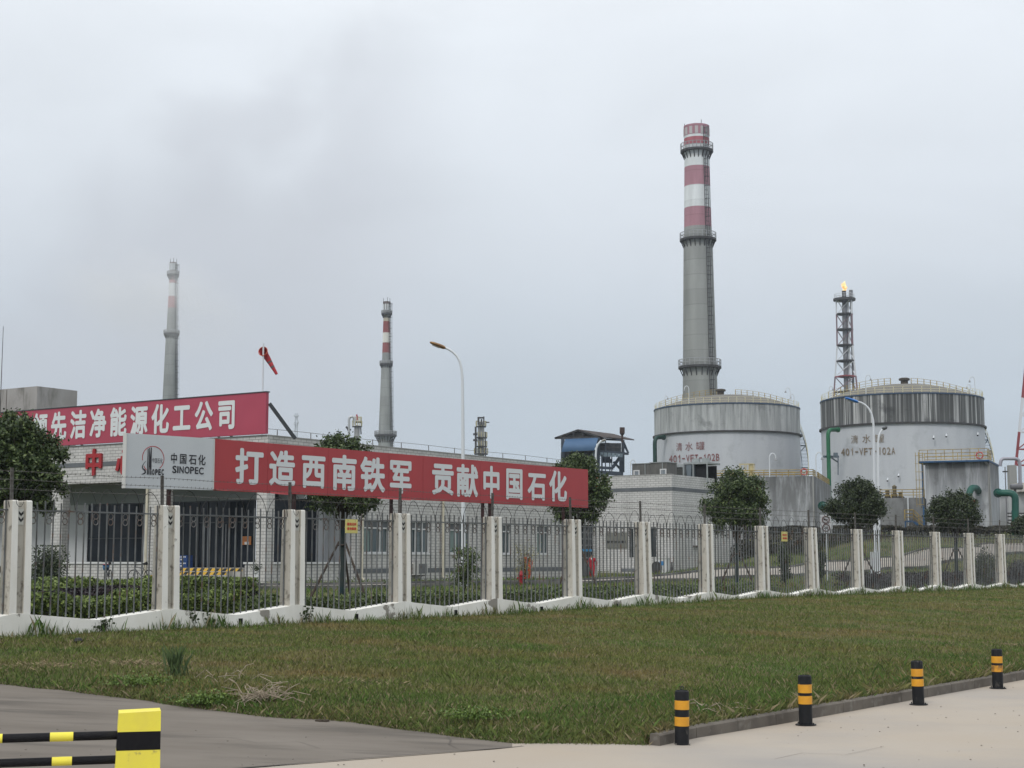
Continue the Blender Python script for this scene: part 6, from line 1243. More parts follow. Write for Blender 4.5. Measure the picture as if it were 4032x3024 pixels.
def tree(px, D, ytop, ybot, hw, label, seed, leafm=None, n=9000, trunk_y=None, props=True, wrap=True, hollow=.35, flat=.0, group='round clipped trees behind the fence', zfloor=None, name='round_tree', trunk_top=None):
    rs = np.random.RandomState(seed); rr = random.Random(seed); g = at(px, 2203, D); gz = H(g.x, D); th = thing(name, label, 'tree', (g.x, D, gz), 0, group)
    zt_ = at(px, ytop, D).z - gz; zb_ = at(px, ybot, D).z - gz; Rr = hw * D / F; zc = zb_ + (zt_ - zb_) * .45; zfork = zb_ - .15 if trunk_top is None else trunk_top
    b = MB(); b.tube([(0, 0, -.1), (rr.uniform(-.04, .04), 0, zfork * .5), (0, 0, zfork)], [.11, .085, .075], 8); b.build('trunk', wrapm if wrap else bark, th)
    b = MB(); tips = []
    for i_ in range(15):
        a = 2 * math.pi * i_ / 15 + rr.uniform(-.2, .2); r_ = Rr * rr.uniform(.35, .82); zz_ = zb_ + (zt_ - zb_) * rr.uniform(.35, .85); p1 = Vector((0, 0, zfork - .05)); p2 = Vector((math.cos(a) * r_ * .45, math.sin(a) * r_ * .45, zfork + (zz_ - zfork) * .5)); p3 = Vector((math.cos(a) * r_, math.sin(a) * r_, zz_))
        b.tube([p1, p1.lerp(p2, .5) + Vector((0, 0, .03)), p2, p3], [.04, .034, .026, .010], 5, cap=False)
        for j_ in range(3):
            q = p2.lerp(p3, rr.uniform(0, .8)); e = q + Vector((rr.uniform(-.5, .5), rr.uniform(-.5, .5), rr.uniform(.05, .6))) * Rr * .6; b.tube([q, q.lerp(e, .5), e], [.016, .012, .005], 4, cap=False); tips.append(e)
    b.build('branches', bark, th)
    # leaf clumps gathered near the outside of the crown
    nc = 210; cl = []
    while len(cl) < nc:
        v = rs.normal(size=3); v /= np.linalg.norm(v); r_ = rs.uniform(hollow, 1.0) ** .45
        if v[2] < -.75: continue
        x, y, z = v * r_
        low = z < -.25
        if low and rs.uniform() < .30: continue
        rx = Rr * (1.0 if z > -.2 else 1 - .25 * (-z - .2)) * (1 + .07 * math.sin(3 * math.atan2(y, x) + seed)); zr_ = (zt_ - zc) if z > 0 else (zc - zb_)
        cl.append((x * rx, y * rx, zc + z * zr_))
    cl = np.array(cl); n = int(n * 1.35); k = rs.randint(0, nc, n); P_ = cl[k] + rs.normal(size=(n, 3)) * np.array([1, 1, .9]) * Rr * .085
    sprig = rs.uniform(size=n) < .07; P_[sprig] += rs.normal(size=(sprig.sum(), 3)) * Rr * .085
    leafcloud(P_, .072 + .0003 * D, rs, 'crown', leafm or photinia, th)
    if props:
        hz_ = zfork * .78
        for i_, a in enumerate((R(200), R(-35), R(80))):
            rb_ = hz_ * .62; b = MB(); b.tube([(math.cos(a) * rb_, math.sin(a) * rb_, -.1), (math.cos(a) * .1, math.sin(a) * .1, hz_ + .1)], [.045, .035], 7); b.build('support_prop', propwood, th)
        b = MB(); b.torus((0, 0, hz_), (0, 0, 1), .12, .03, 12, 5); b.build('tie', propwood, th)
    return th
tree(60, 37, 1626, 2085, 172, 'big round evergreen tree at the left edge before the office pillar', 1, n=26000, hollow=.2, zfloor=0)
tree(1347, 48, 1706, 2075, 150, 'propped tree with bare lower limbs behind the long red board', 2, n=12000, trunk_top=2.35)
tree(2277, 58, 1786, 2090, 122, 'round tree at the right end of the long red board', 3, n=14000, trunk_top=2.2)
tree(2901, 66, 1853, 2125, 128, 'dense round tree in front of the white annex corner', 4, n=17000, hollow=.15)
tree(3378, 73, 1893, 2095, 112, 'dark round tree in front of the tall blue headed street lamp', 5, leafm=dark_leaf, n=14000, hollow=.2)
tree(3765, 76, 1936, 2115, 101, 'small round tree before the hooped green pipe', 6, leafm=dark_leaf, hollow=.35, n=9500, wrap=True)
tree(4068, 84, 2028, 2125, 78, 'round tree cut by the right edge of the picture', 7, n=7000, leafm=dark_leaf)
def bush(px, D, ytop, hw, label, seed, m, n=3000, size=.07, stems=6, hfl=None, name='shrub', loose=.5, group='shrubs inside the fence', cat='shrub'):
    rs = np.random.RandomState(seed); rr = random.Random(seed); g = at(px, 2203, D); gz = H(g.x, D); th = thing(name, label, cat, (g.x, D, gz), 0, group); h = at(px, ytop, D).z - gz; Rr = hw * D / F; b = MB(); C = []
    for i_ in range(stems):
        a = rr.uniform(0, 6.28); r_ = Rr * rr.uniform(.2, .8); hh_ = h * rr.uniform(.6, .98); e = Vector((math.cos(a) * r_, math.sin(a) * r_, hh_)); mdl = Vector((e.x * .4, e.y * .4, hh_ * .5)); b.tube([(0, 0, -.05), mdl, e], [.022, .016, .006], 5, cap=False)
        for j_ in range(10): u = rr.uniform(.3, 1); p = (mdl.lerp(e, (u - .5) * 2) if u > .5 else Vector((0, 0, 0)).lerp(mdl, u * 2)); C.append(tuple(p + Vector((rr.gauss(0, 1), rr.gauss(0, 1), rr.gauss(0, .7))) * Rr * .28))
    b.build('stems', bark, th); C = np.array(C); P_ = C[rs.randint(0, len(C), n)] + rs.normal(size=(n, 3)) * Rr * loose * .35; P_[:, 2] = np.clip(P_[:, 2], .03, h * 1.04)
    leafcloud(P_, size, rs, 'foliage', m, th); return th
bush(178, 62, 2155, 66, 'dark rounded shrub left of the parked bicycles', 21, dark_leaf, 6000, .08, 9, loose=.9)
bush(1830, 60, 2130, 62, 'loose leafy bush before the second white post past the board middle', 22, bush_leaf, 2600, .085, 7, loose=.45)
bush(2062, 74, 2132, 50, 'sapling with thin yellowing leaves hiding a worker in red', 23, yellow_leaf, 1100, .06, 9, loose=.5, name='sapling')
bush(1560, 52, 2290, 40, 'low weedy shrub near the yellow plate', 24, bush_leaf, 700, .07, 5)
bush(3092, 70, 2118, 28, 'slender dark shrub beside the small yellow plate', 25, dark_leaf, 2200, .09, 6, loose=.6)
bush(3232, 76, 2128, 22, 'narrow shrub left of the speed sign post', 26, dark_leaf, 1600, .09, 5, loose=.6)
bush(3880, 70, 2158, 48, 'rose shrub with a red bloom near the right hand posts', 27, leaf_mat('rose_leaves', (.015, .022, .01), (.04, .05, .02), (.08, .09, .035), (.30, .03, .03), .80), 2600, .08, 8, loose=.6)
bush(4010, 76, 2210, 50, 'dark low shrub mass under the right edge tree', 28, purple_leaf, 3000, .09, 8, loose=.8)
def hedge(name, label, p0, p1, w, h, m, n, size=.075, group='hedges inside the fence', seed=0):
    rs = np.random.RandomState(seed); o = Vector((*p0, 0)); d = Vector((*p1, 0)) - o; ln = d.length; a = math.atan2(d.y, d.x); th = thing(name, label, 'hedge', (o.x, o.y, H(o.x, o.y)), a, group)
    x = rs.uniform(0, ln, n); y = rs.uniform(-.5, .5, n) * w; z = rs.uniform(0, 1, n) ** .45 * h * (1 + .13 * np.sin(x * 2.1 + seed) + .08 * np.sin(x * 5.3)) ; P_ = np.stack([x, y, z], 1)
    dx = np.linspace(0, ln, 8); gx = o.x + math.cos(a) * x; gy = o.y + math.sin(a) * x; P_[:, 2] += Hn(gx, gy) - H(o.x, o.y)
    leafcloud(P_, size, rs, 'leaves', m, th); b = MB(); k = 0
    while k < ln: b.tube([(k, 0, -.1), (k + .1, .05, h * .5), (k + .05, -.1, h * .85)], [.02, .015, .008], 4, cap=False); k += .3
    zz = H(*p1) - H(*p0); b.build('twigs', bark, th); return th
def fxy(t, off): p = fence.w(t, off, 0); return (p.x, p.y)
def hp(px, off): f2 = Frame(*fence.w(0, off, 0).xy, FA); t = f2.hit(px, 2200)[0]; return f2.w(t, 0, 0).xy[:]
hedge('hedge', 'front row of bright green leafy hedge behind the leftmost railings', hp(-60, 2.6), hp(905, 2.6), 1.3, .62, hedge_leaf, 17000, .085, seed=31)
hedge('hedge', 'dark purple hedge row between the two bright green rows', hp(-60, 7), hp(600, 7), 1.8, .62, purple_leaf, 14000, .08, seed=32)
hedge('hedge', 'rear row of bright green hedge before the parked bicycles', hp(-80, 11.5), hp(618, 11.5), 2.4, .76, hedge_leaf, 20000, .10, seed=33)
hedge('hedge', 'far clump of green hedge left of the hazard striped steps', hp(690, 13), hp(885, 13), 3.4, .80, hedge_leaf, 11000, .10, seed=34)
hedge('hedge', 'small purple bush at the right end of the far green clump', hp(885, 13.4), hp(950, 13.4), 1.8, .60, purple_leaf, 4500, .10, seed=35)
hedge('hedge', 'weedy green hedge running behind the third to sixth railing bays', hp(925, 3.0), hp(2120, 3.0), 1.5, .44, bush_leaf, 15000, .08, seed=36)
hedge('hedge', 'low straggly hedge behind the seventh to tenth railing bays', hp(2140, 4.0), hp(3010, 4.0), 1.6, .45, bush_leaf, 11000, .085, seed=37)
hedge('hedge', 'dull dark hedge behind the far right railing bays', hp(3350, 4.0), hp(4080, 4.0), 2.0, .72, purple_leaf, 15000, .10, seed=38)
# dense dark shrubs on the bank below the basins
rs = np.random.RandomState(77); n = 42000; xx = rs.uniform(13.5, 46, n); yy = rs.uniform(0, 1, n) * 7 + 119 + .25 * (xx - 13); base = Hn(xx, yy); zz = base + rs.uniform(0, 1, n) ** .5 * (1.7 + .35 * np.sin(xx * 1.1) + .2 * np.sin(xx * 2.9)); zz = np.minimum(zz, 1.41 + (yy + .0) * (2203 - 2082 + 8 * np.sin(xx * 1.7)) / F)
bk = leafcloud(np.stack([xx, yy, zz], 1), .20, rs, 'bank_shrubbery', leaf_mat('bank_leaves', (.014, .016, .011), (.032, .030, .020), (.065, .06, .035), (.07, .035, .025), .60), None); struct(bk, 'stuff', 'dense dark shrubs covering the bank below the concrete basins'); bk['category'] = 'shrubbery'

#FRONT PLANTS
# reed tuft, dead weeds, leafy weeds at the pavement edge
def lz(p): i_ = np.argmin(((LV[:, :, :2] - np.array([p.x, p.y])) ** 2).sum(2)); return float(LV.reshape(-1, 3)[i_][2])
def onlawn(x, y):
    d = ray(x, y); k = 14.0
    while k < 70:
        p = Vector((d.x * k, d.y * k, CAMZ + d.z * k))
        if p.z < lz(p) + .005: break
        k += .06
    return p
rs = np.random.RandomState(5); c = onlawn(690, 2665); n = 90; P_ = np.array([[c.x, c.y, c.z]] * n) + rs.normal(size=(n, 3)) * np.array([.085, .08, 0]); tf = blades(P_, rs.uniform(.12, .62, n) ** 1.2, np.full(n, .007), rs.uniform(0, .55, n), rs, 'reed_tuft', mat('reed_green', (.05, .085, .03), (.075, .115, .04), scale=5, rough=.6)); tag(tf, 'tall dark green reed tuft standing out of the lawn left of centre', 'grass tuft')
straw = mat('dead_straw_stalks', (0.34, 0.29, 0.22), (.22, .18, .13), scale=6, rough=.9)
def stalks(label, cx_, cy_, n, ln, spread_, seed, up=.35):
    rr = random.Random(seed); c = onlawn(cx_, cy_); b = MB()
    for i_ in range(n):
        o = Vector((rr.gauss(0, spread_), rr.gauss(0, spread_ * .7), rr.uniform(0, .08))); a = rr.uniform(0, 6.28); L_ = ln * rr.uniform(.4, 1.2); e = rr.uniform(-.05, 1.0) * up * 2; d = Vector((math.cos(a), math.sin(a) * .8, e)).normalized()
        m1 = o + d * L_ * .5 + Vector((0, 0, rr.uniform(0, .06))); e2 = o + d * L_ + Vector((rr.gauss(0, .05), rr.gauss(0, .05), -rr.uniform(0, .1))); m1.z = max(m1.z, .01); e2.z = max(e2.z, .01); b.tube([o, m1, e2], [.006, .0055, .004], 4, cap=False)
    ob = b.build('dead_weeds', straw); ob.location = c; tag(ob, label, 'dead weeds', 'dead weeds at the pavement edge'); return ob
stalks('tangle of pale dead stalks spilling onto the grey driveway', 1030, 2765, 80, .42, .15, 3, up=.5); stalks('sparse fallen stalks in front of the larger dead tangle', 930, 2803, 9, .30, .12, 4, up=.08)
stalks('thin dead stalks leaning in the grass above the tangle', 860, 2680, 12, .34, .25, 5, up=.4); stalks('flattened dry stalks beside the first bollard', 2800, 2800, 14, .36, .2, 6, up=.05)
rs = np.random.RandomState(9)
for (x, y, w_, n, lb) in ((150, 2628, .42, 420, 'broad dry straw patch in the left part of the lawn'), (520, 2618, .34, 260, 'smaller dry straw patch right of the broad one'), (1400, 2690, .6, 150, 'thin scatter of dry straw near the lawn middle'), (3990, 2545, .3, 260, 'dry straw patch behind the farthest bollard')):
    c = onlawn(x, y); P_ = np.array([[c.x, c.y, c.z]] * n) + rs.normal(size=(n, 3)) * np.array([w_, w_ * .5, 0]); P_[:, 2] = [lz(Vector(p)) + .02 for p in P_]
    o = blades(P_, rs.uniform(.015, .06, n), np.full(n, .008), rs.uniform(.8, 2.6, n), rs, 'dry_straw', gm_straw); struct(o, 'stuff', lb); o['category'] = 'straw'
for (x, y, w_, n, lb, sz) in ((830, 2775, .22, 1500, 'bright green leafy weeds at the driveway edge left of the dead stalks', .035), (560, 2700, .30, 1000, 'patch of broad leaved weeds behind the driveway edge', .035), (1870, 2835, .22, 700, 'leafy weeds at the lawn corner near the pale pavement', .035)):
    c = onlawn(x, y); P_ = np.array([[c.x, c.y, c.z]] * n) + rs.normal(size=(n, 3)) * np.array([w_, w_ * .5, 0]); P_[:, 2] = c.z + .03 + np.abs(rs.normal(size=n)) * .06
    o = leafcloud(P_, sz, rs, 'leafy_weeds', leaf_mat('weed_leaves', (.05, .09, .014), (.09, .15, .026), (.15, .22, .045)), None); struct(o, 'stuff', lb); o['category'] = 'weeds'
# saplings of weeds on the plinth
b = MB(); rr = random.Random(8)
for px in (395, 425, 1195, 1215, 760, 820):
    t_, _ = fence.hit(px, 2470, -.25)
    for s in range(5):
        o = fence.w(t_ + rr.uniform(-.06, .06), -.25, 0.0); e = o + Vector((rr.uniform(-.12, .12), 0, rr.uniform(.2, .42))); b.tube([o, o.lerp(e, .5) + Vector((rr.uniform(-.03, .03), 0, 0)), e], [.004, .004, .003], 4)
        for q in range(5): c = o.lerp(e, rr.uniform(.3, 1)); a = rr.uniform(-.05, .05); b.poly([c, c + Vector((a, -.01, .03)), c + Vector((a * 1.6, -.01, .0)), c + Vector((a, .0, -.02))])
tag(b.build('wall_weeds', mat('dark_weed', (.03, .045, .015), rough=.9)), 'thin dark weeds growing against the white fence wall', 'weeds')

# dead leaf litter and crumbs of soil along the lawn edge
rs = np.random.RandomState(14); n = 9000; idx = rs.randint(2, NL - 2, n); u = rs.uniform(0, 1, n)[:, None]; E0 = LV[idx, 1] * u + LV[idx + 1, 1] * (1 - u); E0 = E0[(E0[:, 0] > -12) & (E0[:, 0] < 16)]; n = len(E0)
E0[:, 1] += rs.normal(size=n) * .05 - .03; E0[:, 2] = np.array([pave_z(x, y) for x, y in E0[:, :2]]) + .008 + np.abs(rs.normal(size=n)) * .02
E0 = E0[E0[:, 0] < 1.7]; lt = leafcloud(E0, .022, rs, 'leaf_litter', leaf_mat('litter', (.03, .022, .015), (.075, .055, .035), (.20, .155, .10)), None); struct(lt, 'stuff', 'dead leaf litter and soil crumbs along the lawn edge'); lt['category'] = 'litter'
# dry grass hanging over the kerb
kk_ = [a.lerp(b_, v) for a, b_ in zip(kr, kr[1:]) for v in np.linspace(0, .95, 14) if a.x < 16]; n = 3800; rs = np.random.RandomState(15); base_ = np.array([tuple(kk_[k] + kn * .13 + Vector((0, 0, KH - .015))) for k in rs.randint(0, len(kk_), n)]) + rs.normal(size=(n, 3)) * np.array([.04, .035, 0])
kg = blades(base_, np.minimum(rs.gamma(4, .022, n), .2), np.full(n, .010), rs.uniform(.2, 1.5, n), rs, 'kerb_grass', grass_mat('dry_kerb_grass', ((.07, .12, .035), (.12, .13, .05), (.17, .145, .075)), 1.5, .16)); struct(kg, 'stuff', 'dry grass fringe leaning over the grey kerb'); kg['category'] = 'grass'
rs = np.random.RandomState(16); n = 420; px_ = rs.uniform(-6, 11, n); py_ = rs.uniform(15.5, 29, n); ok = [k for k in range(n) if (py_[k] < 19.2 or px_[k] > 1.5) and not (px_[k] > 1.2 and py_[k] > 18.0 + (px_[k] - 1.2) * 1.25)]
b = MB()
for k in ok: r_ = rs.uniform(.004, .014); z = pave_z(px_[k], py_[k]); b.lathe([(r_, z), (r_ * .8, z + r_ * .5), (.0005, z + r_ * .7)], 5, px_[k], py_[k])
pe = b.build('grit', mat('dark_grit', (.09, .08, .07), (.2, .18, .15), scale=1.5, rough=1)); struct(pe, 'stuff', 'scattered grit and small stones on the concrete paving')
#STREET
# ------------------------------------------------------------------ street lamps
def street_lamp(label, px_base, y_base, D, px_top, pts, head, headm, base_box=None, pr=(.10, .05), group='white street lamps'):
    p0 = at(px_base, y_base, D); th = thing('street_lamp', label, 'street lamp', (p0.x, D, p0.z), 0, group); o = Vector((p0.x, D, p0.z)); P_ = [Vector((0, 0, 0))] + [at(x, y, D) - o for x, y in pts]; n = len(P_)
    P_ = [Vector((p.x, 0, p.z)) for p in P_]; b = MB(); b.tube(P_, [pr[0] + (pr[1] - pr[0]) * (P_[i_].z / P_[-1].z) for i_ in range(n)], 14); b.build('pole', lamp_w, th, smooth=True)
    if base_box: b = MB(); w, h = base_box; b.box(-w / 2, w / 2, -w / 2, w / 2, 0, h); b.box(-w / 2 - .04, w / 2 + .04, -w / 2 - .04, w / 2 + .04, 0, .08); b.build('base_box', lamp_w, th)
    else: b = MB(); b.lathe([(.22, 0), (.22, .03), (.12, .05), (.12, .35)], 12); b.build('base_flange', lamp_w, th)
    a, c = at(*head[0], D) - o, at(*head[1], D) - o; a.y = c.y = 0; w = head[2]; d = (c - a).normalized(); q = Vector((0, 1, 0)); u = d.cross(q); b = MB(); prof = ((0, .3, .35), (.12, .8, .9), (.4, 1, 1), (.75, .95, .8), (.95, .6, .5), (1, .2, .2)); ln = (c - a).length; base = 0
    for t_, ww, hh_ in prof:
        m_ = a + d * ln * t_
        for k in range(10): an = 2 * math.pi * k / 10; b.v.append(tuple(m_ + q * math.cos(an) * w * ww * 1.4 + u * math.sin(an) * w * .55 * hh_))
    for i_ in range(len(prof) - 1):
        for k in range(10): b.face((i_ * 10 + k, i_ * 10 + (k + 1) % 10, i_ * 10 + 10 + (k + 1) % 10, i_ * 10 + 10 + k))
    b.face(list(range(10))[::-1]); b.face([50 + k for k in range(10)]); hd = b.build('lamp_head', headm, th, smooth=True)
    s_ = 1 if u.z < 0 else -1; b = MB(); m1 = a + d * ln * .35 + u * s_ * w * .55; m2 = a + d * ln * .8 + u * s_ * w * .50; b.bar(m1, m2, w * 1.1, .03); b.build('lamp_glass', mat('lamp_glass', (.35, .36, .36), rough=.2), hd)
    return th
arc = [(1822, 1560), (1821, 1500), (1818, 1455), (1811, 1425), (1799, 1402), (1783, 1386), (1768, 1376), (1752, 1369)]
street_lamp('tall white street lamp with rusty brown head rising above the red board', 1825, 2313, 72, 0, [(1824, 2000), (1823, 1750)] + arc, ((1755, 1371), (1692, 1347), .17), mat('rust_flaked_yellow_head', (.30, .17, .06), (.14, .08, .04), scale=7, lo=.4, hi=.6, rough=.8), (.34, .5), (.115, .055))
arc = [(3441, 1760), (3440, 1690), (3438, 1655), (3431, 1628), (3420, 1608), (3407, 1595), (3392, 1586), (3376, 1582)]
street_lamp('white street lamp with bright blue head before the streaked tank', 3447, 2259, 80, 0, [(3445, 2050), (3443, 1900)] + arc, ((3380, 1584), (3327, 1566), .15), mat('bright_blue_head', (.03, .16, .48), rough=.4), (.46, 1.12), (.105, .05))
arc = [(3458, 1850), (3458, 1740), (3460, 1722), (3465, 1705), (3472, 1694), (3480, 1688)]
street_lamp('slimmer white street lamp with dark head behind the blue headed one', 3462, 2230, 108, 0, [(3460, 2050)] + arc, ((3474, 1690), (3493, 1681), .22), mat('dark_lamp_head', (.06, .065, .07), rough=.5), None, (.12, .07))
arc = [(2346, 1790), (2348, 1765), (2354, 1750), (2363, 1740), (2372, 1736)]
street_lamp('white street lamp with grey head in front of the blue clad shed', 2346, 2150, 160, 0, [(2346, 1900)] + arc, ((2368, 1737), (2386, 1731), .22), mat('grey_beige_head', (.25, .24, .22), rough=.5), None, (.14, .10))
# ------------------------------------------------------------------ bollards
bb_black = mat('black_bollard_paint', (0.010, 0.011, 0.013), (0.02, 0.02, 0.022), scale=6, lo=.5, hi=.8, rough=.55, spec=.2, c3=(.11, .10, .085), s3=8, st3=(1, 1, .5), lo3=.60, hi3=.72, detail=10, vary=30); bb_yel = mat('amber_reflective_band', (0.68, 0.33, 0.025), (0.58, .27, .03), scale=8, rough=.4, c3=(.35, .19, .05), s3=7, lo3=.62, hi3=.72, detail=9, vary=30); bb_yel2 = mat('scuffed_amber_band', (0.62, 0.29, 0.03), (0.22, .12, .04), scale=9, lo=.45, hi=.6, rough=.6)
BOL = [(2685, 2941, 2714, 2685, 27.5, 'nearest bollard with an eye bolt on top beside the dry stalks', True), (3173, 2858, 2654, 3168, 26, 'second nearest bollard on a bolted base plate', False), (3617, 2778, 2597, 3609, 22.5, 'third bollard leaning slightly left along the kerb', False), (3929, 2714, 2551, 3924, 20.5, 'farthest bollard with a scuffed lower band', False)]
for i_, (xb, yb, yt, xt, hw, lb, eye) in enumerate(BOL):
    p = onz(xb, yb - 4, RZ); D = p.y; q = at(xt, yt + 4, D); r_ = hw * D / F; h = (q.z - RZ); th = thing('bollard', lb, 'bollard', tuple(p), 0, 'black and amber bollards along the kerb'); th.rotation_euler = (0, math.atan2(q.x - p.x, h), 0)
    b = MB(); b.lathe([(r_, 0), (r_, h - .035), (r_ * .96, h - .012), (r_ * .8, h), (r_ * .78, h - .008), (.001, h - .004)], 32); b.build('post', bb_black, th, smooth=True)
    for k, (u0, u1) in enumerate(((.655, .82), (.36, .525)) if i_ == 0 else ((.645, .815), (.42, .585))): b = MB(); b.lathe([(r_ + .0005, h * u0), (r_ + .003, h * u0 + .002), (r_ + .003, h * u1 - .002), (r_ + .0005, h * u1)], 32); b.build('reflective_band', bb_yel2 if (i_ == 3 and k == 1) else bb_yel, th, smooth=True)
    b = MB(); b.lathe([(r_, .0), (r_ + .05, .0), (r_ + .05, .010), (r_, .012)], 24)
    for k in range(4): a = .8 + k * math.pi / 2; b.tube([((r_ + .03) * math.cos(a), (r_ + .03) * math.sin(a), 0), ((r_ + .03) * math.cos(a), (r_ + .03) * math.sin(a), .035)], .009, 6)
    b.build('base_plate', bb_black if i_ else mat('grey_mortar', (.2, .19, .17), rough=1), th)
    if eye: b = MB(); b.torus((0, 0, h + .03), (0, 1, 0), .02, .005, 14, 6); b.build('eye_bolt', steel_d, th)
# ------------------------------------------------------------------ striped barrier at lower left
bar_y = mat('bright_yellow_paint', (0.80, 0.71, 0.07), (0.72, 0.62, 0.09), scale=3, rough=.55, bump=.2, c3=(.22, .19, .10), s3=7, lo3=.61, hi3=.70, detail=10); bar_k = mat('black_gloss_barrier', (0.007, 0.007, 0.009), (.015, .015, .015), scale=8, lo=.5, hi=.8, rough=.6, bump=.2, spec=.15, c3=(.12, .11, .09), s3=9, lo3=.64, hi3=.72, detail=10)
BD = 13.6; p0 = at(464, 2960, BD); p1 = at(626, 2960, BD); zt_ = at(545, 2806, BD).z; w = p1.x - p0.x; gz = pave_z(p0.x, BD); th = thing('barrier_post', 'square yellow and black striped barrier post with two striped rails at lower left', 'barrier', (p0.x, BD, gz), R(15)); hh_ = zt_ - gz; z1_ = at(545, 2883, BD).z - gz; z2_ = at(545, 2957, BD).z - gz
def taper(b, z0, z1): 
    f = lambda z: .012 * (hh_ - z) / .3
    b.v += [(-f(z0), -.0, z0), (w + f(z0) * .2, 0, z0), (w + f(z0) * .2, .30, z0), (-f(z0), .30, z0), (-f(z1), 0, z1), (w + f(z1) * .2, 0, z1), (w + f(z1) * .2, .30, z1), (-f(z1), .30, z1)]; k = len(b.v) - 8
    for q in ((0, 1, 5, 4), (1, 2, 6, 5), (2, 3, 7, 6), (3, 0, 4, 7), (4, 5, 6, 7)): b.face([k + i_ for i_ in q])
b = MB(); taper(b, z1_, hh_ - .02); taper(b, z2_ - .2 - .12, z2_); bs_ = b; yo = b.build('yellow_band', bar_y, th)
b = MB(); taper(b, hh_ - .02, hh_); b.v[-4:] = [(.0, .0, hh_ - .006), (w, 0, hh_ + .006), (w, .3, hh_ + .006), (0, .3, hh_ - .004)]; b.build('top_cap', bar_y, th)
b = MB(); taper(b, z2_, z1_); b.build('black_band', bar_k, th); b = MB(); taper(b, 0, z2_ - .32); b.build('black_band', bar_k, th)
for (ya, yb, x0s, lb) in ((2872, 2906, ((0, 0, 50), (226, 1, 313)), 'upper'), (2968, 3001, ((0, 0, 30), (236, 1, 311)), 'lower')):
    zc = at(300, (ya + yb) / 2, BD + .15).z - gz; zl = at(0, (ya + yb) / 2 + 3, BD + .15).z - gz; r_ = (yb - ya) / 2 * BD / F; sl = (zc - zl) / (300 * BD / F); rl = lambda x, off=0: Vector((x, .15, zc - .012))
    b = MB(); b.tube([rl(-3.2), rl(-1.5), rl(0.002)], r_, 20); ro = b.build('rail', bar_k, th, smooth=True); b = MB()
    for a, _, c in x0s: xa = at(a, 2900, BD + .15).x - p0.x; xc = at(c, 2900, BD + .15).x - p0.x; xa = xa if a else xa - .1; b.tube([rl(xa), rl(xc)], r_ + .0015, 20, cap=False)
    b.tube([rl(-2.2), rl(-2.0)], r_ + .0015, 20, cap=False); b.build('yellow_sleeve', bar_y, ro, smooth=True)
b = MB(); b.box(-3.5, -3.2, 0, .3, 0, hh_); b.build('far_end_block', bar_y, th)
# ------------------------------------------------------------------ hydrant, outdoor unit, crates, notice, bicycles, speed sign, small things
hyd = mat('red_hydrant_paint', (0.28, 0.012, 0.02), (.20, .01, .015), scale=6, rough=.45); p = at(2052, 2311, 73); gz = H(p.x, 73); th = thing('fire_hydrant', 'red fire hydrant in the grass before the yellowing sapling', 'hydrant', (p.x, 73, gz), 0); hH = at(2052, 2246, 73).z - gz
b = MB(); b.lathe([(.15, 0), (.15, .04), (.11, .05), (.11, hH * .62), (.15, hH * .64), (.15, hH * .70), (.12, hH * .73), (.10, hH * .86), (.05, hH * .92), (.04, hH), (.001, hH)], 18); b.build('barrel', hyd, th, smooth=True); b = MB()
for d in ((-1, 0), (1, 0), (0, -1)): b.tube([(d[0] * .09, d[1] * .09, hH * .48), (d[0] * .19, d[1] * .19, hH * .48)], .055, 10)
b.build('outlet_cap', hyd, th)
a0, zt_ = AS.hit(1630, 2214, -.5); c0_, zb_ = AS.hit(1684, 2264, -.5); th = thing('air_conditioner', 'white outdoor air conditioning unit on the office side wall under a window', 'air conditioner', tuple(AS.w(a0, -.5, zb_)), R(57)); w = (c0_ - a0); h = zt_ - zb_; b = MB(); b.box(0, w, 0, .38, 0, h); b.build('casing', mat('aged_white_casing', (.46, .46, .44), (.38, .38, .36), scale=3, rough=.6), th); b = MB(); b.box(w * .35, w * .93, -.012, -.001, h * .12, h * .88); b.build('fan_grille', mat('grey_grille', (.12, .125, .13), rough=.7), th); b = MB()
for i_ in range(8): b.box(-.012, -.001, .03, .35, h * (.1 + i_ * .1), h * (.14 + i_ * .1))
b.build('side_louvre', black, th); b = MB(); b.bar((.1, .3, -.02), (.1, .5, -.3), .04); b.bar((w - .1, .3, -.02), (w - .1, .5, -.3), .04); b.bar((0, .2, -.02), (w, .2, -.02), .04); b.build('bracket', steel_d, th)
a0, zt_ = AS.hit(2011, 2185, -.5); c0_, zb_ = AS.hit(2022, 2240, -.5)
blue_cr = mat('blue_plastic_crate', (0.012, 0.035, 0.13), (.02, .06, .18), scale=8, rough=.5)
cp = AF.w(AF.hit(728, 2220, .6)[0], .6, .98); 
for i_, lb in enumerate(('lower dark blue crate by the glazed entrance', 'upper dark blue crate stacked by the glazed entrance')):
    th = thing('crate', lb, 'crate', (cp.x, cp.y, .98 + i_ * .33), R(-33), 'blue crates at the entrance'); b = MB(); b.box(-.34, .34, -.22, -.20, 0, .32); b.box(-.34, .34, .20, .22, 0, .32); b.box(-.34, -.32, -.2, .2, 0, .32); b.box(.32, .34, -.2, .2, 0, .32); b.box(-.32, .32, -.2, .2, 0, .02); b.build('shell', blue_cr, th); b = MB()
    for k in range(6): b.box(-.29 + k * .1, -.23 + k * .1, -.228, -.221, .2, .27)
    b.box(-.1, .1, -.228, -.221, .06, .14); b.build('pale_slots', frame_w, th)
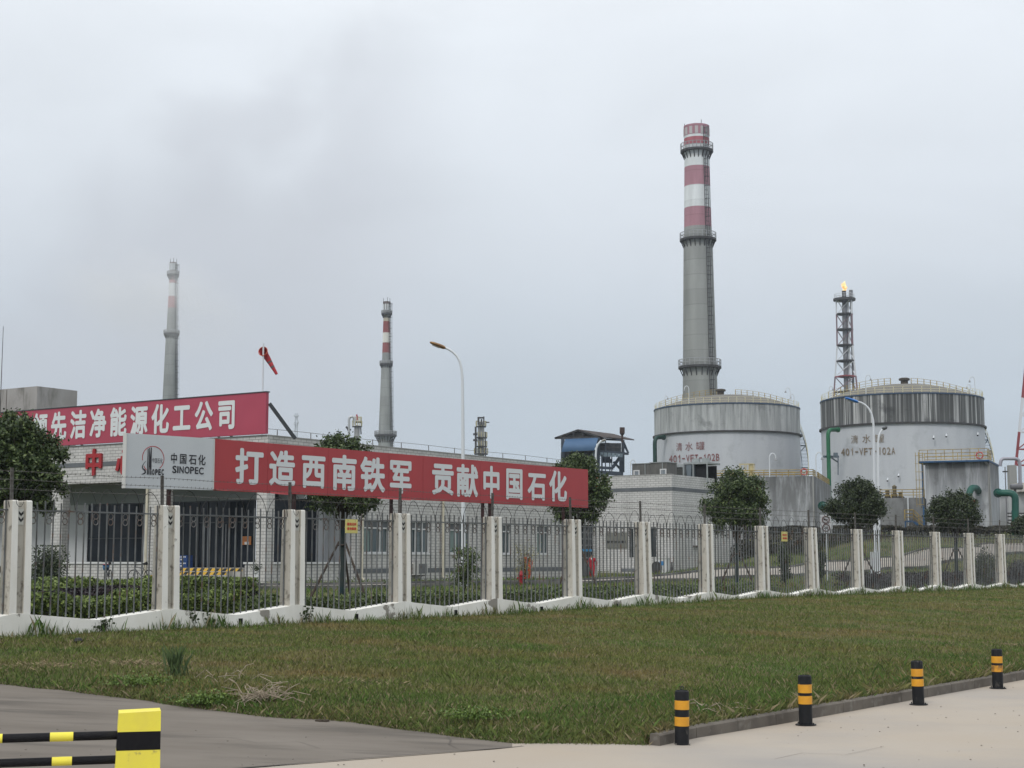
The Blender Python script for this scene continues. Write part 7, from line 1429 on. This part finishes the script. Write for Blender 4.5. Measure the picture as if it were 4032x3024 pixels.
a0, zt_ = AF.hit(953, 2112, RD - .15); c0_, zb_ = AF.hit(988, 2145, RD - .15); th = thing('orange_notice', 'orange notice with a white slip on the entrance glass', 'notice', tuple(AF.w(a0, RD - .15, zb_)), R(-33)); w = c0_ - a0; h = zt_ - zb_; b = MB(); b.box(0, w, 0, .02, 0, h); b.build('sheet', mat('orange_sheet', (.42, .17, .05), (.36, .14, .05), scale=4, rough=.6), th); b = MB(); b.box(w * .3, w * .78, -.006, -.001, h * .03, h * .35); b.build('white_slip', frame_w, th)
b = MB(); b.box(w * .08, w * .92, -.004, -.001, h * .78, h * .82); b.box(w * .08, w * .92, -.004, -.001, h * .62, h * .65); b.box(w * .08, w * .85, -.004, -.001, h * .50, h * .53); b.build('lettering', mat('dark_orange_ink', (.2, .06, .03), rough=.7), th)
p = AF.w(AF.hit(1008, 2298, -.9)[0], -.9, .15); th = thing('plant_stand', 'white stand with a dark plant beside the entrance pillar', 'plant stand', tuple(p), R(-33)); b = MB()
for sx in (-1, 1): b.bar((sx * .14, 0, 0), (sx * .06, 0, .62), .06)
b.box(-.16, .16, -.1, .1, .40, .44); b.box(-.1, .1, -.1, .1, .62, .68); b.build('frame', frame_w, th); rs = np.random.RandomState(4); leafcloud(np.array([0, 0, .85]) + rs.normal(size=(160, 3)) * np.array([.12, .08, .1]), .08, rs, 'foliage', dark_leaf, th)
# hedge of signs: speed sign
p = at(3255, 2200, 78); gz = H(p.x, 78); th = thing('speed_sign', 'white road sign panel with a no trucks ring above a 20 limit ring', 'road sign', (p.x, 78, gz), R(-8)); zt_ = at(3255, 2027, 78).z - gz; zb_ = at(3255, 2100, 78).z - gz; w = 43 * 78 / F; b = MB(); b.box(-w / 2, w / 2, -.02, 0, zb_, zt_); b.build('panel', mat('pale_grey_sign_panel', (.45, .46, .48), (.40, .41, .43), scale=2, rough=.5), th)
rg = mat('faded_sign_ring', (.14, .10, .10), rough=.6); hm = (zt_ - zb_)
b = MB(); b.torus((0, -.03, zb_ + hm * .73), (0, 1, 0), w * .31, .032, 28, 6); b.torus((0, -.03, zb_ + hm * .30), (0, 1, 0), w * .31, .028, 28, 6); b.bar((-w * .2, -.03, zb_ + hm * .73 + w * .2), (w * .2, -.03, zb_ + hm * .73 - w * .2), .03); b.build('ring', rg, th)
b = MB(); put_text(b, '20', -w * .17, w * .17, zb_ + hm * .24, zb_ + hm * .37, -.026, .04); b.box(-w * .2, w * .05, -.028, -.022, zb_ + hm * .70, zb_ + hm * .79); b.box(w * .06, w * .17, -.028, -.022, zb_ + hm * .70, zb_ + hm * .76); b.build('symbols', black, th); b = MB(); b.tube([(0, .05, -.1), (0, .05, zb_ + .4)], .045, 10); b.tube([(.3, .0, zb_ + .2), (.3, .0, zb_ + .6)], .02, 6); b.build('pole', lamp_w, th)
# bicycles by the low wall
tyre = mat('tyre_rubber', (.02, .02, .02), rough=.9); fr_k = mat('dark_bike_frame', (.02, .022, .03), rough=.5)
def bike(px, py, off, label, rot, box=False):
    t_, z_ = AF.hit(px, py, off); w0 = AF.w(t_, off, 0); gz = H(w0.x, w0.y); th = thing('bicycle', label, 'bicycle', (w0.x, w0.y, gz), R(-33) + rot, 'bicycles parked by the low wall'); r_ = .32; up = 0.22
    for x in (-.52, .52):
        b = MB(); b.torus((x, 0, r_), (0, 1, 0), r_, .022, 24, 6); wh = b.build('wheel', tyre, th); b = MB()
        for k in range(8): a = k * math.pi / 4; b.bar((x, 0, r_), (x + r_ * math.cos(a), 0, r_ + r_ * math.sin(a)), .004)
        b.build('spokes', wire_m, wh)
    b = MB(); bb_ = Vector((-.05, 0, .30)); hd = Vector((.36, 0, .80)); st_ = Vector((-.2, 0, .78)); rw = Vector((-.52, 0, r_)); fw = Vector((.52, 0, r_))
    for a, c in ((bb_, hd - Vector((-.03, 0, .1))), (bb_, st_), (st_ - Vector((-.02, 0, .08)), hd), (bb_, rw), (st_ - Vector((0, 0, .1)), rw), (hd, fw)): b.tube([a, c], .018, 6)
    b.build('frame', fr_k, th); b = MB(); b.tube([hd, hd + Vector((-.03, 0, .22))], .014, 6); q = hd + Vector((-.03, 0, .22)); b.tube([q + Vector((-.12, -.28, .02)), q + Vector((0, -.2, .03)), q, q + Vector((0, .2, .03)), q + Vector((-.12, .28, .02))], .013, 6); b.build('handlebar', fr_k, th)
    b = MB(); b.tube([st_, st_ + Vector((-.02, 0, .16))], .013, 6); c = st_ + Vector((-.02, 0, .18)); b.tube([c + Vector((-.15, 0, .02)), c, c + Vector((.14, 0, 0))], [.09, .06, .025], 8); b.build('saddle', black, th)
    if box:
        b = MB(); M = Matrix.Translation(hd + Vector((.16, 0, .02))); b.tube([(hd.x + .05, 0, hd.z - .16), (hd.x + .12, 0, hd.z - .12), (hd.x + .14, 0, hd.z + .10)], [.10, .17, .18], 12); b.build('front_bag', mat('blue_bag_cloth', (.05, .16, .30), (.01, .02, .06), scale=6, lo=.45, hi=.55, rough=.7), th); b = MB(); b.tube([(hd.x + .14, 0, hd.z + .105), (hd.x + .14, 0, hd.z + .15)], [.175, .12], 12); b.build('red_lid', mat('red_lid_cloth', (.36, .05, .05), rough=.7), th)
bike(425, 2262, -1.6, 'dark bicycle with a blue and red front bag before the low wall', R(150), True); bike(555, 2262, -1.6, 'dark bicycle with upturned saddle near the first office pillar', R(185))
b = MB(); p_ = onlawn(308, 2532); b.lathe([(.001, .10), (.06, .085), (.085, .04), (.07, 0)], 12); o = b.build('dark_lump', black); o.location = p_; tag(o, 'small black rounded object lying in the grass near the left fence bay', 'litter')
b = MB(); p_ = onpave(1268, 2841); 
for k in range(6): a = k * 1.1; b.lathe([(.001, .03), (.03, .02), (.035, 0)], 7, math.cos(a) * .06, math.sin(a) * .03)
o = b.build('mud_clod', mat('dark_mud', (.05, .04, .03), rough=1)); o.location = p_; tag(o, 'dark clod of mud on the grey driveway below the lawn edge', 'mud clod')
# fan-like reel and small cabinet at the annex wall
t_, z_ = BFr.hit(2589, 2242, -1.2); q = BFr.w(t_, -1.2, 0); th = thing('cable_reel', 'dark round reel standing against the annex wall right of the gate post', 'reel', (q.x, q.y, H(q.x, q.y)), R(-33)); b = MB(); 
for y in (-.16, .16): b.tube([(0, y - .015, .42), (0, y + .015, .42)], .42, 20)
b.build('flanges', steel_d, th); b = MB(); b.tube([(0, -.14, .42), (0, .14, .42)], .2, 14); b.build('drum', grey_st, th)
t_, z_ = BFr.hit(2609, 2242, -1.0); q = BFr.w(t_, -1.0, 0); th = thing('utility_cabinet', 'white utility cabinet with a blue label beside the dark reel', 'cabinet', (q.x, q.y, H(q.x, q.y)), R(-33)); b = MB(); b.box(-.45, .45, -.25, .25, 0, 1.05); b.box(-.5, .5, -.3, .3, 1.05, 1.1); b.build('casing', frame_w, th); b = MB(); b.box(-.1, .2, -.257, -.251, .55, .85); b.build('blue_label', mat('blue_label', (.05, .2, .42), rough=.5), th); b = MB(); b.lathe([(.12, 0), (.12, .2), (.05, .5), (.05, .8)], 10, .8, -.1); b.build('standpipe', steel_d, th)

#PEOPLE
# ------------------------------------------------------------------ people in red work clothes
cover = mat('red_coverall', (0.36, 0.018, 0.03), (.28, .014, .025), scale=5, rough=.8); skin_m = mat('skin', (.36, .20, .13), rough=.6); hair_m = mat('black_hair', (.012, .01, .01), rough=.5); boot_m = mat('dark_boots', (.02, .018, .018), rough=.7); orange_m = mat('orange_red_coverall', (0.50, 0.06, 0.025), (.42, .05, .025), scale=5, rough=.8)
def person(label, x, D, h, yaw, clothes, arms, legs, seed):
    p = at(x, 2203, D); gz = H(p.x, D); th = thing('person', label, 'person', (p.x, D, gz), yaw, 'workers in red inside the compound'); s = h / 1.75
    J = dict(pel=(0, 0, .95), sp=(0, .01, 1.15), ch=(0, 0, 1.36), nk=(0, -.01, 1.50), hd0=(0, -.015, 1.57), hd1=(0, -.02, 1.68))
    me = bpy.data.meshes.new('body'); V = []; E_ = []; Rr = []
    def add(pt, r, par=None):
        V.append(tuple(c * s for c in pt)); Rr.append(r * s)
        if par is not None: E_.append((par, len(V) - 1))
        return len(V) - 1
    a = add((0, 0, .95), .20); b1 = add((0, .01, 1.12), .19, a); c = add((0, 0, 1.36), .205, b1); n_ = add((0, -.01, 1.49), .06, c); h0 = add((0, -.02, 1.58), .085, n_); add((0, -.02, 1.68), .088, h0)
    hands = []
    for sd_ in (-1, 1):
        (e, w_) = arms[0 if sd_ < 0 else 1]; sh = add((sd_ * .20, 0, 1.41), .095, c); el = add(e, .075, sh); wr = add(w_, .052, el); hands.append(w_)
        (k, an, ft) = legs[0 if sd_ < 0 else 1]; hp = add((sd_ * .11, 0, .86), .135, a); kn = add(k, .105, hp); ak = add(an, .08, kn); add(ft, .045, ak)
    me.from_pydata(V, E_, []); o = bpy.data.objects.new('body', me); COL.objects.link(o); md = o.modifiers.new('s', 'SKIN'); 
    for i_, r_ in enumerate(Rr): me.skin_vertices[0].data[i_].radius = (r_, r_ * (.72 if i_ in (0, 1, 2) else 1))
    me.skin_vertices[0].data[0].use_root = True; o.modifiers.new('u', 'SUBSURF').levels = 2; dg = bpy.context.evaluated_depsgraph_get(); m2 = bpy.data.meshes.new_from_object(o.evaluated_get(dg)); bpy.data.objects.remove(o)
    m2.materials.clear()
    for q in (clothes, skin_m, boot_m): m2.materials.append(q)
    for pl_ in m2.polygons:
        z = pl_.center.z / s; pl_.use_smooth = True; pl_.material_index = 1 if z > 1.49 else (2 if z < .09 else 0)
    o = bpy.data.objects.new('body', m2); COL.objects.link(o); o.parent = th
    b = MB(); b.lathe([(.001, 0), (.06, .0), (.098, .05), (.10, .10), (.07, .15), (.001, .165)], 14); 
    b.v = [(x * s, (y + .012) * s, (z + 1.60) * s) for x, y, z in b.v if True]; b.build('hair', hair_m, th, smooth=True)
    b = MB()
    for hx, hy, hz_ in hands:   # palm, four fingers and a thumb
        pz = hz_ - .06; b.tube([(hx * s, hy * s, hz_ * s), (hx * s, hy * s, (pz - .02) * s)], [.026 * s, .036 * s], 8)
        for k in range(4): fx = hx + (k - 1.5) * .018; L_ = (.07, .08, .075, .06)[k]; b.tube([(fx * s, hy * s, (pz - .01) * s), (fx * s, (hy - .01) * s, (pz - L_ * .6) * s), (fx * s, (hy - .03) * s, (pz - L_) * s)], .009 * s, 6)
        b.tube([((hx + .03) * s, hy * s, (hz_ - .03) * s), ((hx + .05) * s, (hy - .02) * s, (hz_ - .08) * s)], .010 * s, 6)
    b.build('hands', skin_m, th); b = MB()
    b.tube([(0, -.105 * s, 1.615 * s), (0, -.128 * s, 1.60 * s)], .012 * s, 6); b.build('nose', skin_m, th)
    b = MB()
    for sx in (-.032, .032): b.tube([(sx * s, -.098 * s, 1.64 * s), (sx * s, -.108 * s, 1.64 * s)], .009 * s, 6)
    b.box(-.025 * s, .025 * s, -.105 * s, -.09 * s, 1.568 * s, 1.574 * s); b.build('eyes_and_mouth', hair_m, th)
    b = MB(); b.poly([(-.07 * s, -.150 * s, 1.47 * s), (0, -.165 * s, 1.34 * s), (.07 * s, -.150 * s, 1.47 * s)]); b.poly([(-.07 * s, -.150 * s, 1.47 * s), (.07 * s, -.150 * s, 1.47 * s), (.05 * s, -.07 * s, 1.50 * s), (-.05 * s, -.07 * s, 1.50 * s)]); b.build('collar', frame_w, th); return th
person('person in red coveralls with black hair walking before the glazed side door', 2331, 100, 1.60, R(-15), cover, (((-.30, .03, 1.18), (-.28, -.16, 1.05)), ((.32, .02, 1.16), (.30, -.04, .90))), (((-.10, -.04, .50), (-.09, .06, .09), (-.09, -.06, .04)), ((.11, -.12, .51), (.10, -.06, .09), (.10, -.18, .04))), 1)
person('person in orange red work suit half hidden by the yellowing sapling', 2077, 92, 1.60, R(25), orange_m, (((-.29, -.02, 1.17), (-.22, -.20, 1.12)), ((.31, .03, 1.16), (.29, -.05, .92))), (((-.11, -.03, .50), (-.12, .02, .09), (-.12, -.10, .04)), ((.11, -.03, .50), (.12, .02, .09), (.12, -.10, .04))), 2)
#AIR
# ------------------------------------------------------------------ drifting smoke before the leftmost chimney, and the hazy air
def vol_mat(name, dens, col, aniso=0.0, noise=None):
    m = bpy.data.materials.new(name); m.use_nodes = True; t = m.node_tree; n = t.nodes; l = t.links; n.clear(); o = n.new('ShaderNodeOutputMaterial'); v = n.new('ShaderNodeVolumePrincipled'); v.inputs['Color'].default_value = (*col, 1); v.inputs['Density'].default_value = dens; v.inputs['Anisotropy'].default_value = aniso; l.new(v.outputs[0], o.inputs['Volume'])
    if noise:
        c = n.new('ShaderNodeTexCoord'); g = n.new('ShaderNodeVectorMath'); g.operation = 'LENGTH'; l.new(c.outputs['Object'], g.inputs[0]); f = n.new('ShaderNodeMapRange'); f.interpolation_type = 'SMOOTHSTEP'; f.inputs[1].default_value = 1.0; f.inputs[2].default_value = .25; l.new(g.outputs['Value'], f.inputs[0])
        x = n.new('ShaderNodeTexNoise'); x.inputs['Scale'].default_value = noise; x.inputs['Detail'].default_value = 3; l.new(c.outputs['Object'], x.inputs[0]); r = n.new('ShaderNodeMapRange'); r.inputs[1].default_value = .36; r.inputs[2].default_value = .62; l.new(x.outputs[0], r.inputs[0])
        k = n.new('ShaderNodeMath'); k.operation = 'MULTIPLY'; l.new(f.outputs[0], k.inputs[0]); l.new(r.outputs[0], k.inputs[1]); k2 = n.new('ShaderNodeMath'); k2.operation = 'MULTIPLY'; k2.inputs[1].default_value = dens; l.new(k.outputs[0], k2.inputs[0]); l.new(k2.outputs[0], v.inputs['Density'])
    return m
b = MB(); pr = [(max(.001, math.sin(math.pi * i_ / 16)), -math.cos(math.pi * i_ / 16)) for i_ in range(17)]; b.lathe(pr, 32); sm_ = b.build('smoke', vol_mat('thin_smoke', .055, (.97, .975, .985), 0, 1.6)); sm_.location = at(600, 1170, 408); sm_.scale = (34, 12, 17); sm_.rotation_euler = (0, R(18), 0); struct(sm_, 'stuff', 'thin grey smoke drifting across the upper half of the leftmost chimney')
bpy.context.view_layer.update()
b = MB(); b.box(-900, 1500, -120, 4200, -3.2, 130); hz_o = b.build('haze', vol_mat('hazy_air', .00019, (.80, .88, 1.0), .2)); struct(hz_o, 'stuff', 'thin pale haze hanging over the whole plant')
